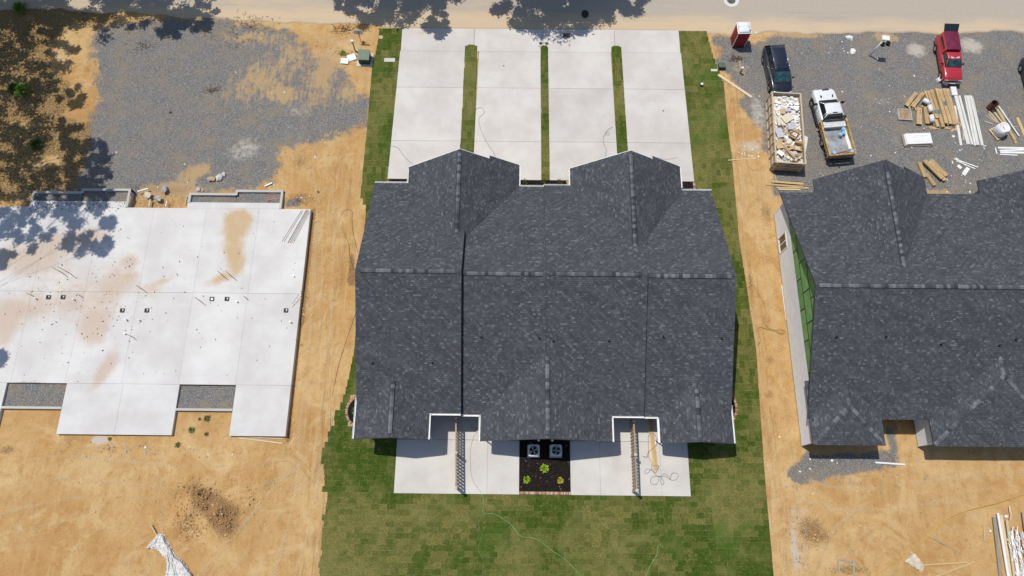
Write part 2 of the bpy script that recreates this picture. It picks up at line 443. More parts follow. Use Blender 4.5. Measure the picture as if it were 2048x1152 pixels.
def np_mesh(name, V, Q, smooth=False):
    me = bpy.data.meshes.new(name)
    nq, k = Q.shape
    me.vertices.add(len(V)); me.vertices.foreach_set('co', V.astype(np.float32).ravel())
    me.loops.add(nq * k); me.loops.foreach_set('vertex_index', Q.astype(np.int32).ravel())
    me.polygons.add(nq); me.polygons.foreach_set('loop_start', np.arange(0, nq * k, k, dtype=np.int32))
    me.polygons.foreach_set('use_smooth', [smooth] * nq)
    me.update(calc_edges=True)
    return me

def grid_mesh(name, xs, ys, zfun):
    X, Y = np.meshgrid(xs, ys); Z = zfun(X, Y)
    nx, ny = len(xs), len(ys)
    i = (np.arange(ny - 1)[:, None] * nx + np.arange(nx - 1)[None, :]).ravel()
    Q = np.stack([i, i + 1, i + nx + 1, i + nx], 1)
    return np_mesh(name, np.stack([X, Y, Z], -1).reshape(-1, 3), Q, True), X, Y

def chain(p, n=10, jitter=0.0, seed=0):
    """Catmull-Rom through points"""
    P = [Vector(q) for q in p]; P = [P[0]] + P + [P[-1]]
    out = []; rr = random.Random(seed)
    for i in range(1, len(P) - 2):
        for k in range(n):
            t = k / n
            q = 0.5 * ((2 * P[i]) + (P[i + 1] - P[i - 1]) * t + (2 * P[i - 1] - 5 * P[i] + 4 * P[i + 1] - P[i + 2]) * t * t + (3 * P[i] - P[i - 1] - 3 * P[i + 1] + P[i + 2]) * t ** 3)
            out.append(q + Vector((rr.uniform(-jitter, jitter), rr.uniform(-jitter, jitter), 0)))
    out.append(P[-2]); return out

def hose(name, label, cat, pts, r, m, z=0.02, jitter=0.01, seed=1, group=None):
    pts = [(p[0], p[1], z + (p[2] if len(p) > 2 else 0)) for p in pts]
    mb = MB().tube(chain(pts, 8, jitter, seed), r, 5)
    return tag(mb.build(name, m, None, True), label, cat, group)

def mat4(p, q, r_, s_):
    return p, q, r_, s_

def panel(name, corners, z0, z1, m, parent, n=(8, 8), gap=0.012, attrs=None, relief=0.003):
    """one concrete pour, corners anticlockwise from south-west; slightly rounded joint edges"""
    A, B, Cc, D = [np.array(c[:2], float) for c in corners]
    cen = (A + B + Cc + D) / 4
    def ins(p):
        d = p - cen; L = np.linalg.norm(d); return p - d / L * gap * 1.4
    A, B, Cc, D = map(ins, (A, B, Cc, D))
    nx, ny = n
    u = np.concatenate([[0, 0.0], np.linspace(0, 1, nx + 1), [1.0]]); 
    us = np.linspace(0, 1, nx + 1); vs = np.linspace(0, 1, ny + 1)
    U, Vv = np.meshgrid(us, vs)
    def bil(U, V): return (A[None, None] * ((1 - U) * (1 - V))[..., None] + B[None, None] * (U * (1 - V))[..., None] + Cc[None, None] * (U * V)[..., None] + D[None, None] * ((1 - U) * V)[..., None])
    P = bil(U, Vv)
    Z = z1 + (fbm(P[..., 0], P[..., 1], 0.8, 3, 5) - 0.5) * relief
    V = np.concatenate([P, Z[..., None]], -1).reshape(-1, 3)
    idx = np.arange((nx + 1) * (ny + 1)).reshape(ny + 1, nx + 1)
    Q = np.stack([idx[:-1, :-1], idx[:-1, 1:], idx[1:, 1:], idx[1:, :-1]], -1).reshape(-1, 4)
    ring = np.concatenate([idx[0, :], idx[1:, -1], idx[-1, -2::-1], idx[-2:0:-1, 0]])
    low = V[ring].copy(); low[:, 2] = z0
    b = len(V); V = np.vstack([V, low]); m_ = len(ring)
    k = np.arange(m_); k2 = (k + 1) % m_
    Q = np.vstack([Q, np.stack([ring[k2], ring[k], b + k, b + k2], 1)])
    me = np_mesh(name, V, Q)
    if attrs:
        for an, fn in attrs.items(): set_attr(me, an, np.clip(fn(V[:, 0], V[:, 1]), 0, 1))
    return finish(name, me, m, parent)

def board(name, p0, p1, w, t, m, z=0.0, parent=None, label=None, cat=None, group=None, over=0.0):
    """straight board lying from p0 to p1 (heights above z optional as third value)"""
    a = Vector((p0[0], p0[1], (p0[2] if len(p0) > 2 else 0) + z)); b = Vector((p1[0], p1[1], (p1[2] if len(p1) > 2 else 0) + z))
    d = b - a; L = d.length
    mb = MB().box((0, 0, 0), (L, w, t))
    o = mb.build(name, m, parent)
    o.location = (a + b) / 2 + Vector((0, 0, t / 2))
    o.rotation_euler = (0, -math.asin(max(-1, min(1, d.z / L))), math.atan2(d.y, d.x))
    if label or group: tag(o, label, cat, group)
    return o

# ---------------------------------------------------------------- ground
LAWN_POLY = [(-13.041, 44.156), (17.837, 44.234), (18.234, 41.545), (19.003, 38.552), (18.972, 33.467), (19.069, 31.045), (18.98, 22.922), (19.188, 19.331), (19.463, 13.369), (19.253, 7.392), (19.132, 3.259), (19.046, -3.496), (18.594, -9.292), (-13.562, -9.631), (-13.915, -3.842), (-13.941, 1.46), (-14.48, 5.138), (-13.263, 9.793), (-12.856, 13.036), (-12.958, 19.888), (-12.842, 25.482), (-13.457, 26.712), (-13.432, 29.725), (-13.386, 33.757), (-13.412, 39.582), (-13.131, 42.124)]
GRAV = [([(-39.913, 43.549), (-34.992, 45.2), (-27.83, 45.156), (-21.961, 43.84), (-18.334, 40.629), (-15.403, 39.019), (-13.265, 36.364), (-13.521, 33.756), (-17.484, 31.932), (-20.962, 31.142), (-21.206, 27.595), (-24.39, 26.937), (-31.721, 26.527), (-38.15, 26.08), (-37.978, 29.478), (-38.352, 33.507), (-38.15, 36.116), (-39.379, 40.42)], 1.3, 1.0),
        ([(18.406, 43.673), (21.84, 42.694), (24.791, 43.962), (28.696, 45.026), (60.279, 46.488), (51.854, 16.209), (33.503, 16.021), (35.244, 25.875), (26.363, 26.971), (22.265, 27.073), (22.334, 30.58), (21.849, 33.598), (21.089, 35.919), (20.216, 37.76), (18.887, 40.999)], 0.8, 1.0),
        ([(20.636, 3.826), (22.494, 5.334), (28.945, 5.401), (29.087, 7.493), (29.864, 7.501), (29.65, 5.034), (29.146, 4.284), (25.228, 3.505), (21.753, 2.993)], 0.5, 1.0),
        ([(-19.866, 26.169), (-18.675, 26.372), (-18.431, 25.709), (-19.801, 25.6)], 0.2, 1.0),
        ([(-18.311, 19.834), (-17.726, 19.84), (-17.531, 17.21), (-18.108, 17.205)], 0.3, 0.9)]
PALE = [((20.557, 31.81, 0), 1.6, 0.9, 0, 0.75), ((21.807, 35.404, 0), 1.0, 3.2, 0, 0.8), ((37.305, 42.29, 0), 1.3, 1.1, 0, 1.0), ((42.534, 42.788, 0), 1.7, 1.2, -20, 1.0), ((33.781, 32.7, 0), 2.0, 1.4, 20, 0.5), ((30.285, 36.273, 0), 2.5, 3, 0, 0.28),
        ((-24.071, 31.111, 0), 2.6, 1.8, 20, 0.75), ((-27.179, 34.135, 0), 2.2, 1.2, 20, 0.35), ((-22.281, 34.702, 0), 2.4, 1.0, 0, 0.32), ((-19.595, 34.99, 0), 1.6, 1.2, 0, 0.35), ((-17.611, 42.865, 0), 2.2, 0.9, 0, 0.6), ((-37.323, 31.732, 0), 1.2, 1.8, 0, 0.6), ((33.546, 36.832, 0), 2.0, 1.0, 0, 0.5), ((-17.836, 35.53, 0), 3.0, 1.2, 0, 0.3), ((-31.948, 5.714, 0), 0.9, 0.4, 0, 1.3),
        ((21.527, 1.113, 0), 1.2, 2.2, 0, 0.55), ((20.78, -2.047, 0), 0.5, 2.4, 0, 0.8), ((28.699, 1.545, 0), 2.2, 1.6, 0, 0.5), ((-27.368, 1.682, 0), 3.0, 2.4, 0, 0.4), ((42.623, 39.056, 0), 3.0, 1.5, 0, 0.3)]
TAN = [((-20.722, 41.158, 0), 1.6, 1.6, 0, 0.5), ((-18.069, 37.913, 0), 1.2, 2.6, 0, 0.5), ((-25.176, 43.071, 0), 3.6, 1.0, 0, 0.75), ((-21.163, 36.815, 0), 1.3, 0.9, 0, 0.7), ((-17.403, 40.639, 0), 1.4, 2.4, 0, 0.7), ((-15.223, 36.874, 0), 1.2, 1.2, 0, 0.7), ((-27.027, 36.227, 0), 3.4, 2.6, 20, 0.30), ((-28.167, 28.839, 0), 2.0, 0.9, 30, 0.95),
       ((-28.775, 27.133, 0), 1.6, 0.6, 0, 1.0), ((-31.345, 26.866, 0), 2.0, 0.9, 0, 1.3), ((-23.715, 38.936, 0), 2.6, 2.2, 0, 0.55), ((26.663, 43.868, 0), 2.6, 0.5, 0, 1.1), ((34.63, 43.664, 0), 1.3, 0.7, 0, 1.3), ((20.646, 39.921, 0), 1.0, 2.2, 0, 0.7), ((36.407, 27.551, 0), 2.6, 0.5, 0, 0.9), ((42.173, 30.285, 0), 4.5, 1.4, 0, 0.25), ((25.496, 34.147, 0), 2.0, 3.0, 0, 0.15)]
DARK = [((-21.456, -0.047, 0), 1.6, 1.2, -50, 0.95), ((-23.622, 1.902, 0), 1.8, 0.8, -35, 0.6), ((-24.47, 0.099, 0), 1.8, 0.7, 50, 0.42), ((-19.468, 1.945, 0), 2.0, 0.6, 50, 0.4), ((-22.358, 1.013, 0), 1.2, 1.0, 0, 0.3), ((-29.282, 3.862, 0), 1.6, 0.5, 0, 0.4), ((-25.841, 3.898, 0), 1.2, 0.4, 0, 0.4), ((-38.92, 4.885, 0), 0.9, 0.5, 0, 0.7),
        ((-19.186, 31.16, 0), 1.5, 1.6, 0, 0.35), ((-19.027, 29.669, 0), 1.2, 1.0, 0, 0.4), ((22.751, -0.989, 0), 2.0, 1.2, 0, 0.35), ((24.674, -3.031, 0), 2.6, 0.6, 0, 0.6), ((31.013, 1.929, 0), 2.4, 1.2, 0, 0.42), ((21.476, 25.735, 0), 1.0, 1.4, 0, 0.45), ((21.683, 23.638, 0), 0.5, 2.0, 0, 0.35), ((21.658, 17.611, 0), 0.5, 3.0, 0, 0.4), ((20.502, 12.559, 0), 0.6, 0.7, 0, 0.6), ((20.084, 9.741, 0), 0.6, 0.5, 0, 0.6), ((19.513, 16.729, 0), 0.35, 3.0, 0, 0.5), ((19.584, 19.556, 0), 0.3, 1.5, 0, 0.4), ((21.597, 8.189, 0), 0.6, 1.2, 0, 0.45),
        ((-18.69, 26.515, 0), 1.6, 0.6, 0, 0.55), ((-13.706, 20.327, 0), 0.35, 1.4, 5, 0.9), ((-13.512, 18.997, 0), 0.5, 0.6, 0, 0.9), ((-20.276, 5.267, 0), 2.0, 0.5, 0, 0.4), ((-21.584, 3.571, 0), 1.4, 0.5, 0, 0.3), ((20.54, 41.292, 0), 1.4, 1.0, 0, 0.5), ((22.143, 0.055, 0), 1.4, 1.4, 0, 0.5), ((33.468, -0.877, 0), 1.4, 0.6, -50, 0.4),
        ((-34.676, 3.992, 0), 2.0, 0.6, 10, 0.25), ((-25.582, -2.188, 0), 2.0, 0.6, 0, 0.25), ((-17.644, 5.862, 0), 0.6, 1.6, 0, 0.35)]
LITTER_POLY = [(-60.462, 50.639), (-40.889, 48.423), (-38.83, 44.072), (-42.906, 42.052), (-42.68, 39.291), (-40.082, 35.307), (-37.127, 33.006), (-37.096, 29.487), (-35.409, 26.49), (-36.831, 25.998), (-53.284, 25.831)]

def trench(X, Y, a, b, w):
    ax, ay = a[:2]; bx, by = b[:2]; ex, ey = bx - ax, by - ay
    t = np.clip(((X - ax) * ex + (Y - ay) * ey) / (ex * ex + ey * ey), 0, 1)
    return np.exp(-((X - ax - t * ex) ** 2 + (Y - ay - t * ey) ** 2) / (w * w))

FLAT = [((-11.4, 2.0), (16.0, 45)), ((22.0, 5.4), (49.6, 27.8)), ((-46, 6.0), (-17.5, 26.9))]
def flat_mask(X, Y):
    m = np.ones(X.shape)
    for (x0, y0), (x1, y1) in FLAT:
        d = np.maximum(np.maximum(x0 - X, X - x1), np.maximum(y0 - Y, Y - y1))
        m *= np.clip(d / 0.5, 0, 1)
    m *= np.clip(-sdist(X, Y, LAWN_POLY) / 0.5, 0, 1)
    m *= np.clip((44.4 - Y) / 0.8, 0, 1)
    return m

def dirtiness(X, Y):
    """1 on bare soil, less on gravel"""
    g = np.zeros(X.shape)
    for poly, w, s in GRAV: g = np.maximum(g, soft(X, Y, poly, w) * s)
    return 1 - g

def ground_z(X, Y):
    m = flat_mask(X, Y)
    far = np.clip((90 - np.maximum(np.abs(X), np.abs(Y - 20))) / 30, 0, 1)
    z = (fbm(X, Y, 0.25, 4, 3) - 0.45) * 0.22 * m * far
    z = z + (fbm(X, Y, 1.7, 4, 8) - 0.5) * 0.075 * m * (0.4 + 0.6 * dirtiness(X, Y))
    lane = np.exp(-((X + 14.6) / 2.2) ** 2) + np.exp(-((X - 19.3) / 1.4) ** 2)
    z = z + (fbm(X * 3, Y * 0.15, 1.0, 3, 12) - 0.5) * 0.07 * m * lane
    rough = np.clip(0.75 * blob(X, Y, (-21.481, 0.13, 0), 1.5, 1.0, -50) + 1.0 * blob(X, Y, (-23.698, 1.901, 0), 1.9, 0.7, -35) + 0.7 * blob(X, Y, (-24.424, 0.277, 0), 1.6, 0.5, 50) + 0.6 * blob(X, Y, (-19.468, 1.945, 0), 1.9, 0.6, 50) + .25 * blob(X, Y, (-22.034, 1.376, 0), 4, 2.6), 0, 1.2)
    z = z + rough * (0.22 + (fbm(X, Y, 1.6, 5, 21) - 0.4) * 0.95 + np.abs(fbm(X, Y, 3.2, 3, 27) - 0.5) * 0.7)
    z = z + 0.25 * blob(X, Y, (-18.716, 26.754, 0), 1.5, 0.5) * (0.5 + fbm(X, Y, 2.5, 4, 4))
    z = z - 0.22 * trench(X, Y, (-17.463, 25.105, 0), (-17.412, 5.864, 0), 0.2) + 0.14 * trench(X, Y, (-17.075, 25.109, 0), (-17.268, 15.5, 0), 0.25) * (.4 + fbm(X, Y, 2.2, 3, 6))
    z = z + 0.35 * blob(X, Y, (-19.133, 30.66, 0), 1.6, 2.2, 20) * (fbm(X, Y, 1.3, 5, 41) - 0.25) * m
    z = z - 0.30 * soft(X, Y, [(-33.546, 27.47), (-28.557, 27.135), (-28.256, 25.231), (-33.125, 25.182)], 0.25)
    return z

xs = np.concatenate([[-420, -200, -110, -75, -60], np.arange(-54, 52.01, 0.2), [60, 75, 110, 200, 420]])
ys = np.concatenate([[-400, -180, -90, -40, -20, -12], np.arange(-7, 49.01, 0.2), [56, 65, 80, 110, 200, 420]])
me, X, Y = grid_mesh('ground', xs, ys, ground_z)
wob = (fbm(X, Y, 0.5, 4, 31) - 0.5)
g = np.zeros(X.shape)
for poly, w, s in GRAV: g = np.maximum(g, soft(X + wob * 1.6, Y + wob, poly, w) * s)
def acc(lst, mx=1.3):
    a = np.zeros(X.shape)
    for c, rx, ry, rot, s in lst: a += s * blob(X, Y, c, rx, ry, rot)
    return np.clip(a, 0, mx)
set_attr(me, 'gravel', g)
pale = acc(PALE); pale += 0.25 * blob(X, Y, (-14.6, 12), 1.3, 30)
set_attr(me, 'pale', pale)
tb = acc(TAN) + .30 * blob(X, Y, (-20.307, 37.356, 0), 6.5, 6.5) + .10 * blob(X, Y, (-30.925, 29.549, 0), 8, 5)
set_attr(me, 'tan', tb)
trk = np.exp(-((X + 14.6) / 1.9) ** 2) * (Y < 30) + np.exp(-((X - 19.6) / 1.5) ** 2) * (Y < 40) + .8 * blob(X, Y, (-19.963, 38.432, 0), 4, 4) + .5 * blob(X, Y, (-33.861, 1.977, 0), 9, 3) + .5 * blob(X, Y, (30.95, 1.569, 0), 6, 3)
set_attr(me, 'track', np.clip(trk, 0, 1))
tyre = np.zeros(X.shape)
def tyre_pair(pts, gauge=1.6, s=1.0):
    P = np.array([tuple(q)[:2] for q in chain([(p[0], p[1], 0) for p in pts], 6)])
    for sd_ in (-.5, .5):
        D = np.gradient(P, axis=0); D /= np.linalg.norm(D, axis=1)[:, None] + 1e-9
        Q = P + np.stack([-D[:, 1], D[:, 0]], 1) * gauge * sd_
        for a, b in zip(Q[:-1], Q[1:]): np.maximum(tyre, s * trench(X, Y, a, b, .19), out=tyre)
for pts, s in (([(-17.658, 33.714), (-16.41, 25.351), (-15.84, 17.228), (-15.831, 8.975), (-15.634, 1.443), (-16.794, -4.812)], .95), ([(-16.167, 31.19), (-15.423, 21.66), (-15.03, 13.014), (-15.634, 5.126), (-18.183, 0.698), (-22.59, -4.873)], .75), ([(-40.475, 2.638), (-34.595, 3.621), (-27.623, 3.14), (-20.723, 2.844), (-16.404, 5.118), (-15.595, 10.568)], .85), ([(-39.57, -0.942), (-33.178, 0.542), (-27.117, 0.249), (-27.662, -4.926)], .75), ([(-34.91, -5.002), (-34.894, -0.188), (-37.957, 4.895)], .6),
               ([(20.609, 30.068), (20.246, 22.023), (20.389, 13.378), (20.518, 5.502), (20.862, -4.416)], .9), ([(20.27, 3.27), (25.373, 1.87), (33.03, 2.673), (40.751, 3.484)], .85), ([(22.31, -4.401), (25.068, -0.266), (31.519, 2.658), (40.162, 4.214)], .7), ([(26.291, -4.359), (28.664, -0.928), (35.004, 1.253), (40.078, 0.595)], .6), ([(-20.255, 41.163), (-20.307, 37.356), (-20.865, 34.198)], .8), ([(-16.054, 41.204), (-17.329, 37.386), (-18.057, 33.197)], .8)):
    tyre_pair(pts, s=s)
set_attr(me, 'tyre', np.clip(tyre * (0.35 + 1.3 * fbm(X, Y, .35, 3, 77)), 0, 1))
dk = acc(DARK) + 0.75 * trench(X, Y, (-17.357, 25.342, 0), (-17.35, 15.5, 0), 0.34) + 0.45 * trench(X, Y, (-17.35, 15.5, 0), (-17.335, 5.865, 0), 0.25)
mud = soft(X, Y, [(-33.51, 27.278), (-28.614, 26.942), (-28.342, 25.23), (-33.125, 25.182)], 0.3)
set_attr(me, 'dark', np.clip(dk + 0.45 * mud * (1 + wob), 0, 1.3))
lt = soft(X + wob * 3, Y + wob * 3, LITTER_POLY, 1.4)
lt -= 1.1 * blob(X, Y, (-41.709, 42.626, 0), 1.6, 2.0) + 0.9 * blob(X, Y, (-41.557, 40.123, 0), 1.2, 1.2) + 0.8 * blob(X, Y, (-39.401, 35.314, 0), 1.2, 0.9) + 0.7 * blob(X, Y, (-41.945, 29.438, 0), 2.2, 0.9, 20) + 0.5 * blob(X, Y, (-43.752, 33.453, 0), 2, 0.7)
set_attr(me, 'litter', np.clip(lt, 0, 1))
o = finish('ground', me, M_GROUND, None, True)
tag(o, 'orange bare soil and grey gravel of the building site', None, None, 'structure')

# ---------------------------------------------------------------- road, with a slightly ragged dusty edge
xr = np.concatenate([[-300, -120, -80], np.arange(-60, 60.1, 0.3), [80, 120, 300]])
yr = np.array([0, 0.02, 0.3, 1, 2, 4, 6, 7.6])
Xr, T = np.meshgrid(xr, yr)
edge = np.interp(Xr, [-60, -42, -30, -19, -11.2, 15.3, 20, 30, 50, 300], [46.2, 45.9, 45.3, 44.7, 44.2, 44.15, 43.9, 43.95, 44.5, 44.5])
edge = edge + np.where((Xr > -11) & (Xr < 15), 0, (fbm(Xr, Xr * 0, 0.5, 4, 9) - 0.5) * 0.9)
Yr = edge + T
Zr = np.where(T < 0.01, -0.05, 0.035 + 0.04 * np.clip(T / 4, 0, 1))
i = (np.arange(len(yr) - 1)[:, None] * len(xr) + np.arange(len(xr) - 1)[None, :]).ravel()
me = np_mesh('road', np.stack([Xr, Yr, Zr], -1).reshape(-1, 3), np.stack([i, i + 1, i + len(xr) + 1, i + len(xr)], 1))
tag(finish('road', me, M_ROAD, None, True), 'dusty grey road along the top of the lots', None, None, 'structure')
mb = MB(); mb.span((-300, 51.3, -0.05), (300, 51.8, 0.16))
tag(mb.build('kerb', M_CONC), 'concrete kerb on the far side of the road', None, None, 'structure')

# ---------------------------------------------------------------- sod
def sod_variant(L, W, seed, cutx=0):
    rr = random.Random(seed)
    US = (0.0, 0.055, 0.5, 0.945, 1.0); VS = (0.0, 0.08, 0.5, 0.92, 1.0); nx, ny = 5, 5
    vs = []; tint = []; edge = []
    z = rr.uniform(0.036, 0.046); tx = rr.uniform(-0.008, 0.008); ty = rr.uniform(-0.008, 0.008)
    for j in range(ny):
        for i in range(nx):
            u, v = US[i], VS[j]
            e = i in (0, nx - 1) or j in (0, ny - 1)
            x = (u - 0.5) * (L + 0.010) + (rr.uniform(-0.010, 0.010)); y = (v - 0.5) * (W + 0.010) + (rr.uniform(-0.010, 0.010))
            vs.append((x, y, z + tx * (u - .5) * 2 + ty * (v - .5) * 2 + rr.uniform(-0.003, 0.003) - (0.004 if e else 0)))
            edge.append(1.0 if e else 0.0)
    idx = [[j * nx + i for i in range(nx)] for j in range(ny)]
    fs = [(idx[j][i], idx[j][i + 1], idx[j + 1][i + 1], idx[j + 1][i]) for j in range(ny - 1) for i in range(nx - 1)]
    ring = idx[0] + [r_[-1] for r_ in idx[1:]] + idx[-1][-2::-1] + [r_[0] for r_ in idx[-2:0:-1]]
    b = len(vs)
    vs += [(vs[k][0], vs[k][1], 0.0) for k in ring]; edge += [1.0] * len(ring)
    n = len(ring)
    fs += [(ring[(k + 1) % n], ring[k], b + k, b + (k + 1) % n) for k in range(n)]
    return vs, fs, edge

def x_runs(poly, y, holes):
    P = poly; xs_ = []
    for i in range(len(P)):
        (ax, ay), (bx, by) = P[i][:2], P[(i + 1) % len(P)][:2]
        if (ay > y) != (by > y): xs_.append(ax + (bx - ax) * (y - ay) / (by - ay))
    xs_.sort(); runs = [(xs_[k], xs_[k + 1]) for k in range(0, len(xs_) - 1, 2)]
    for (hx0, hy0), (hx1, hy1) in holes:
        if hy0 < y < hy1:
            nr = []
            for a, b in runs:
                if hx0 > a: nr.append((a, min(b, hx0)))
                if hx1 < b: nr.append((max(a, hx1), b))
            runs = [(a, b) for a, b in nr if b - a > 0.05]
    return runs

def lay_sod(poly, holes, ybands, rng, ragged=None, density=1.0):
    """list of (x, y, length, width)"""
    out = []
    for (y0, y1, pitch, length) in ybands:
        y = y0
        while y < y1 - 0.02:
            yc = y + pitch / 2
            for a, b in x_runs(poly, yc, holes):
                x = b
                first = rng.uniform(0.35, 1.0) * length
                while x > a + 0.04:
                    L = first if x == b else length * rng.uniform(0.97, 1.03)
                    if x - L < a:
                        if ragged and a < ragged and yc < 8.2:
                            L = min(L, max(0.15, x - a + rng.uniform(-0.25, 0.35)))
                        else: L = x - a
                    if L > 0.08: out.append((x - L / 2, yc, L, pitch))
                    x -= L; first = length
            y += pitch
    return out

rng = random.Random(4)
HOLES = [((-11.1, 6.1), (15.65, 28.3)), ((-10.8, 28.2), (15.2, 46)), ((-8.97, 2.0), (13.4, 7)), ((-12.9, 7.0), (-11, 9.3)), ((15, 7.6), (17.3, 9.9))]
dist_ok = lambda x, y: True
tiles = lay_sod(LAWN_POLY, HOLES, [(-8.2, 8.2, 0.41, 0.61), (8.2, 44.2, 0.61, 0.41)], rng, ragged=-8)
# the bed of soil below the sod
mb = MB(); mb.prism([(p[0], p[1]) for p in LAWN_POLY], -0.02, 0.006)
lawn = mb.build('lawn', simple('dry_thatch', (0.42, 0.33, 0.16), 0.95, 0.25, 6, 0.5))
tag(lawn, 'new lawn of sod slabs around the middle townhouse', None, None, 'structure')

def tone(x, y, rr):
    n = float(fbm(np.array([x]), np.array([y]), 0.30, 3, 17)[0])
    t = 0.05 + 0.55 * rr.random() ** 1.3 + (n - 0.36) * 1.5
    if x < -8 and y > -3: t -= 0.10
    if y < -0.2 and x > 10: t -= 0.18
    return max(0.0, min(1.0, t))

def place_sod(tiles, parent, n_single, rr, z=0.006):
    view = [t for t in tiles if t[1] > -4.4]
    view.sort(key=lambda t: -(t[2] * t[3]) + 0.0025 * math.hypot(t[0], t[1]))
    single = view[:n_single]; sset = set(id(t) for t in single)
    lib = {}
    for t in single:
        rot = t[3] > 0.5
        key = (rot, rr.randrange(14), round(t[2] / 0.05))
        tn = round(tone(t[0], t[1], rr) * 8) / 8
        k2 = key + (tn,)
        if k2 not in lib:
            vs, fs, ed = sod_variant(round(t[2] / 0.05) * 0.05 if abs(t[2] - round(t[2] / 0.05) * 0.05) < 0.012 else t[2], t[3], key[1] + 100)
            me = bpy.data.meshes.new('sod_piece'); me.from_pydata(vs, [], fs); me.update()
            set_attr(me, 'edge', ed); set_attr(me, 'tint', [tn] * len(vs)); me.materials.append(M_SOD)
            lib[k2] = me
        o = bpy.data.objects.new('sod_piece', lib[k2]); COL.objects.link(o); o.parent = parent
        o.location = (t[0], t[1], z); o.rotation_euler = (0, 0, rr.uniform(-0.012, 0.012))
    V = []; F = []; E_ = []; T_ = []
    for t in tiles:
        if id(t) in sset: continue
        vs, fs, ed = sod_variant(t[2], t[3], rr.randrange(999)); b = len(V)
        V += [(p[0] + t[0], p[1] + t[1], p[2] + z) for p in vs]; F += [tuple(i + b for i in f) for f in fs]
        E_ += ed; T_ += [tone(t[0], t[1], rr)] * len(vs)
    if V:
        me = bpy.data.meshes.new('sod_patchwork'); me.from_pydata(V, [], F); me.update()
        set_attr(me, 'edge', E_); set_attr(me, 'tint', T_)
        tag(finish('sod_patchwork', me, M_SOD, parent), 'remaining sod slabs laid in rows', None, None, 'stuff')

place_sod(tiles, lawn, 300, rng)

# ---------------------------------------------------------------- driveway with its grass strips
def col_attr(lst):
    return lambda x, y: sum(s * blob(x, y, c, rx, ry, rot) for c, rx, ry, rot, s in lst)
DRV_STAIN = [((-1.628, 43.814, 0), 9, 0.45, 0, 0.32), ((12.528, 43.841, 0), 4, 0.4, 0, 0.3), ((-7.766, 43.753, 0), 3, 0.4, 0, 0.3), ((5.199, 42.81, 0), 2.2, 0.8, 0, 0.25), ((5.389, 40.316, 0), 0.8, 1.6, 0, 0.22), ((-9.183, 43.739, 0), 1.6, 0.3, 0, 0.3)]
DRV_PINK = [((-1.487, 34.911, 0), 3, 4, 0, 0.22), ((12.464, 34.016, 0), 3, 3, 0, 0.16), ((-8.113, 31.774, 0), 2, 2, 0, 0.2)]
M_DRIVE = concrete_mat('driveway_concrete', (0.59, 0.565, 0.53), 0.07)
drive_root = tag(bpy.data.objects.new('driveway', None), 'pale concrete driveway of four lanes', None, None, 'structure'); COL.objects.link(drive_root)
YJ = [28.35, 32.15, 37.7, 41.65, 44.2]
def xl(y, a, b): return a + (b - a) * (y - 28.3) / (44.2 - 28.3)
SL = [(-11.22, -10.87)]; 
LANES = [((-11.22, -10.87), (-4.98, -4.62)), ((-3.80, -3.50), (2.24, 2.18)), ((2.95, 2.78), (9.0, 8.70)), ((9.95, 9.62), (15.57, 15.24))]
lane_b = [-10.87, -4.05, 2.45, 9.15, 15.24]
for li, ((a0, a1), (b0, b1)) in enumerate(LANES):
    for k in range(3):
        y0, y1 = YJ[k], YJ[k + 1]
        if k == 2: y1 = YJ[3]
        panel('concrete_panel', [(xl(y0, a0, a1), y0), (xl(y0, b0, b1), y0), (xl(y1, b0, b1), y1), (xl(y1, a0, a1), y1)], -0.05, 0.10, M_DRIVE, drive_root, (10, 8), attrs={'stain': col_attr(DRV_STAIN), 'pink': col_attr(DRV_PINK)})
    y0, y1 = YJ[3], YJ[4]
    panel('concrete_panel', [(lane_b[li], y0), (lane_b[li + 1], y0), (lane_b[li + 1], y1), (lane_b[li], y1)], -0.05, 0.10, M_DRIVE, drive_root, (10, 5), attrs={'stain': col_attr(DRV_STAIN), 'pink': col_attr(DRV_PINK)})
# aprons between the garages and the first joint run up to the walls
for (x0, x1, yb) in ((-8.4, -4.98, 27.0), (-3.80, -0.2, 27.0), (5.0, 9.0, 27.0), (9.95, 13.1, 27.0)):
    panel('concrete_panel', [(x0, yb), (x1, yb), (x1, 28.34), (x0, 28.34)], -0.05, 0.10, M_DRIVE, drive_root, (4, 3))
for si, (a, b, yt, lab) in enumerate(((-4.98, -3.80, 41.6, 'left'), (2.24, 2.95, 41.55, 'middle'), (9.0, 9.95, 41.6, 'right'))):
    w = b - a; xc0 = (a + b) / 2; xc1 = xc0 * 0.978
    y0 = 28.36 if si == 1 else 27.0
    yt += .82
    MB().span((a - 0.15, 40.8, -0.04), (b + 0.15, 41.66, 0.09)).build('concrete_panel', M_DRIVE, drive_root)
    pts = [(a, y0), (b, y0)]
    top = yt - w / 2 * 0.9
    for k in range(9):
        t = math.pi * k / 8; pts.append((xc1 + math.cos(t) * w / 2 * 0.97, top + math.sin(t) * w / 2 * 0.9))
    mb = MB(); mb.prism(pts, -0.02, 0.108)
    st = mb.build('grass_strip', MATS['dry_thatch'])
    labs = ['wide strip of sod between the two left driveway lanes', 'narrow straight strip of sod down the centre of the driveway', 'slanting strip of sod between the two right driveway lanes']
    tag(st, labs[si], None, None, 'structure')
    tl = lay_sod(pts, [], [(y0, yt - .75, 0.61, 0.41 if si != 1 else 0.8), (yt - .75 + ((yt - .75 - y0) // -.61) * 0, yt - .75, 0.61, .4), (y0 + .61 * math.ceil((yt - .77 - y0) / .61), yt, .11, 1.2)], rng)
    # round end: pieces already clipped to the outline row by row
    place_sod(tl, st, 200, rng, 0.100)
    # ends of the driveway around the strip nose
    for (px, sx) in ((xc1 - w / 2, -1), (xc1 + w / 2, 1)): pass
    ny0 = YJ[3]

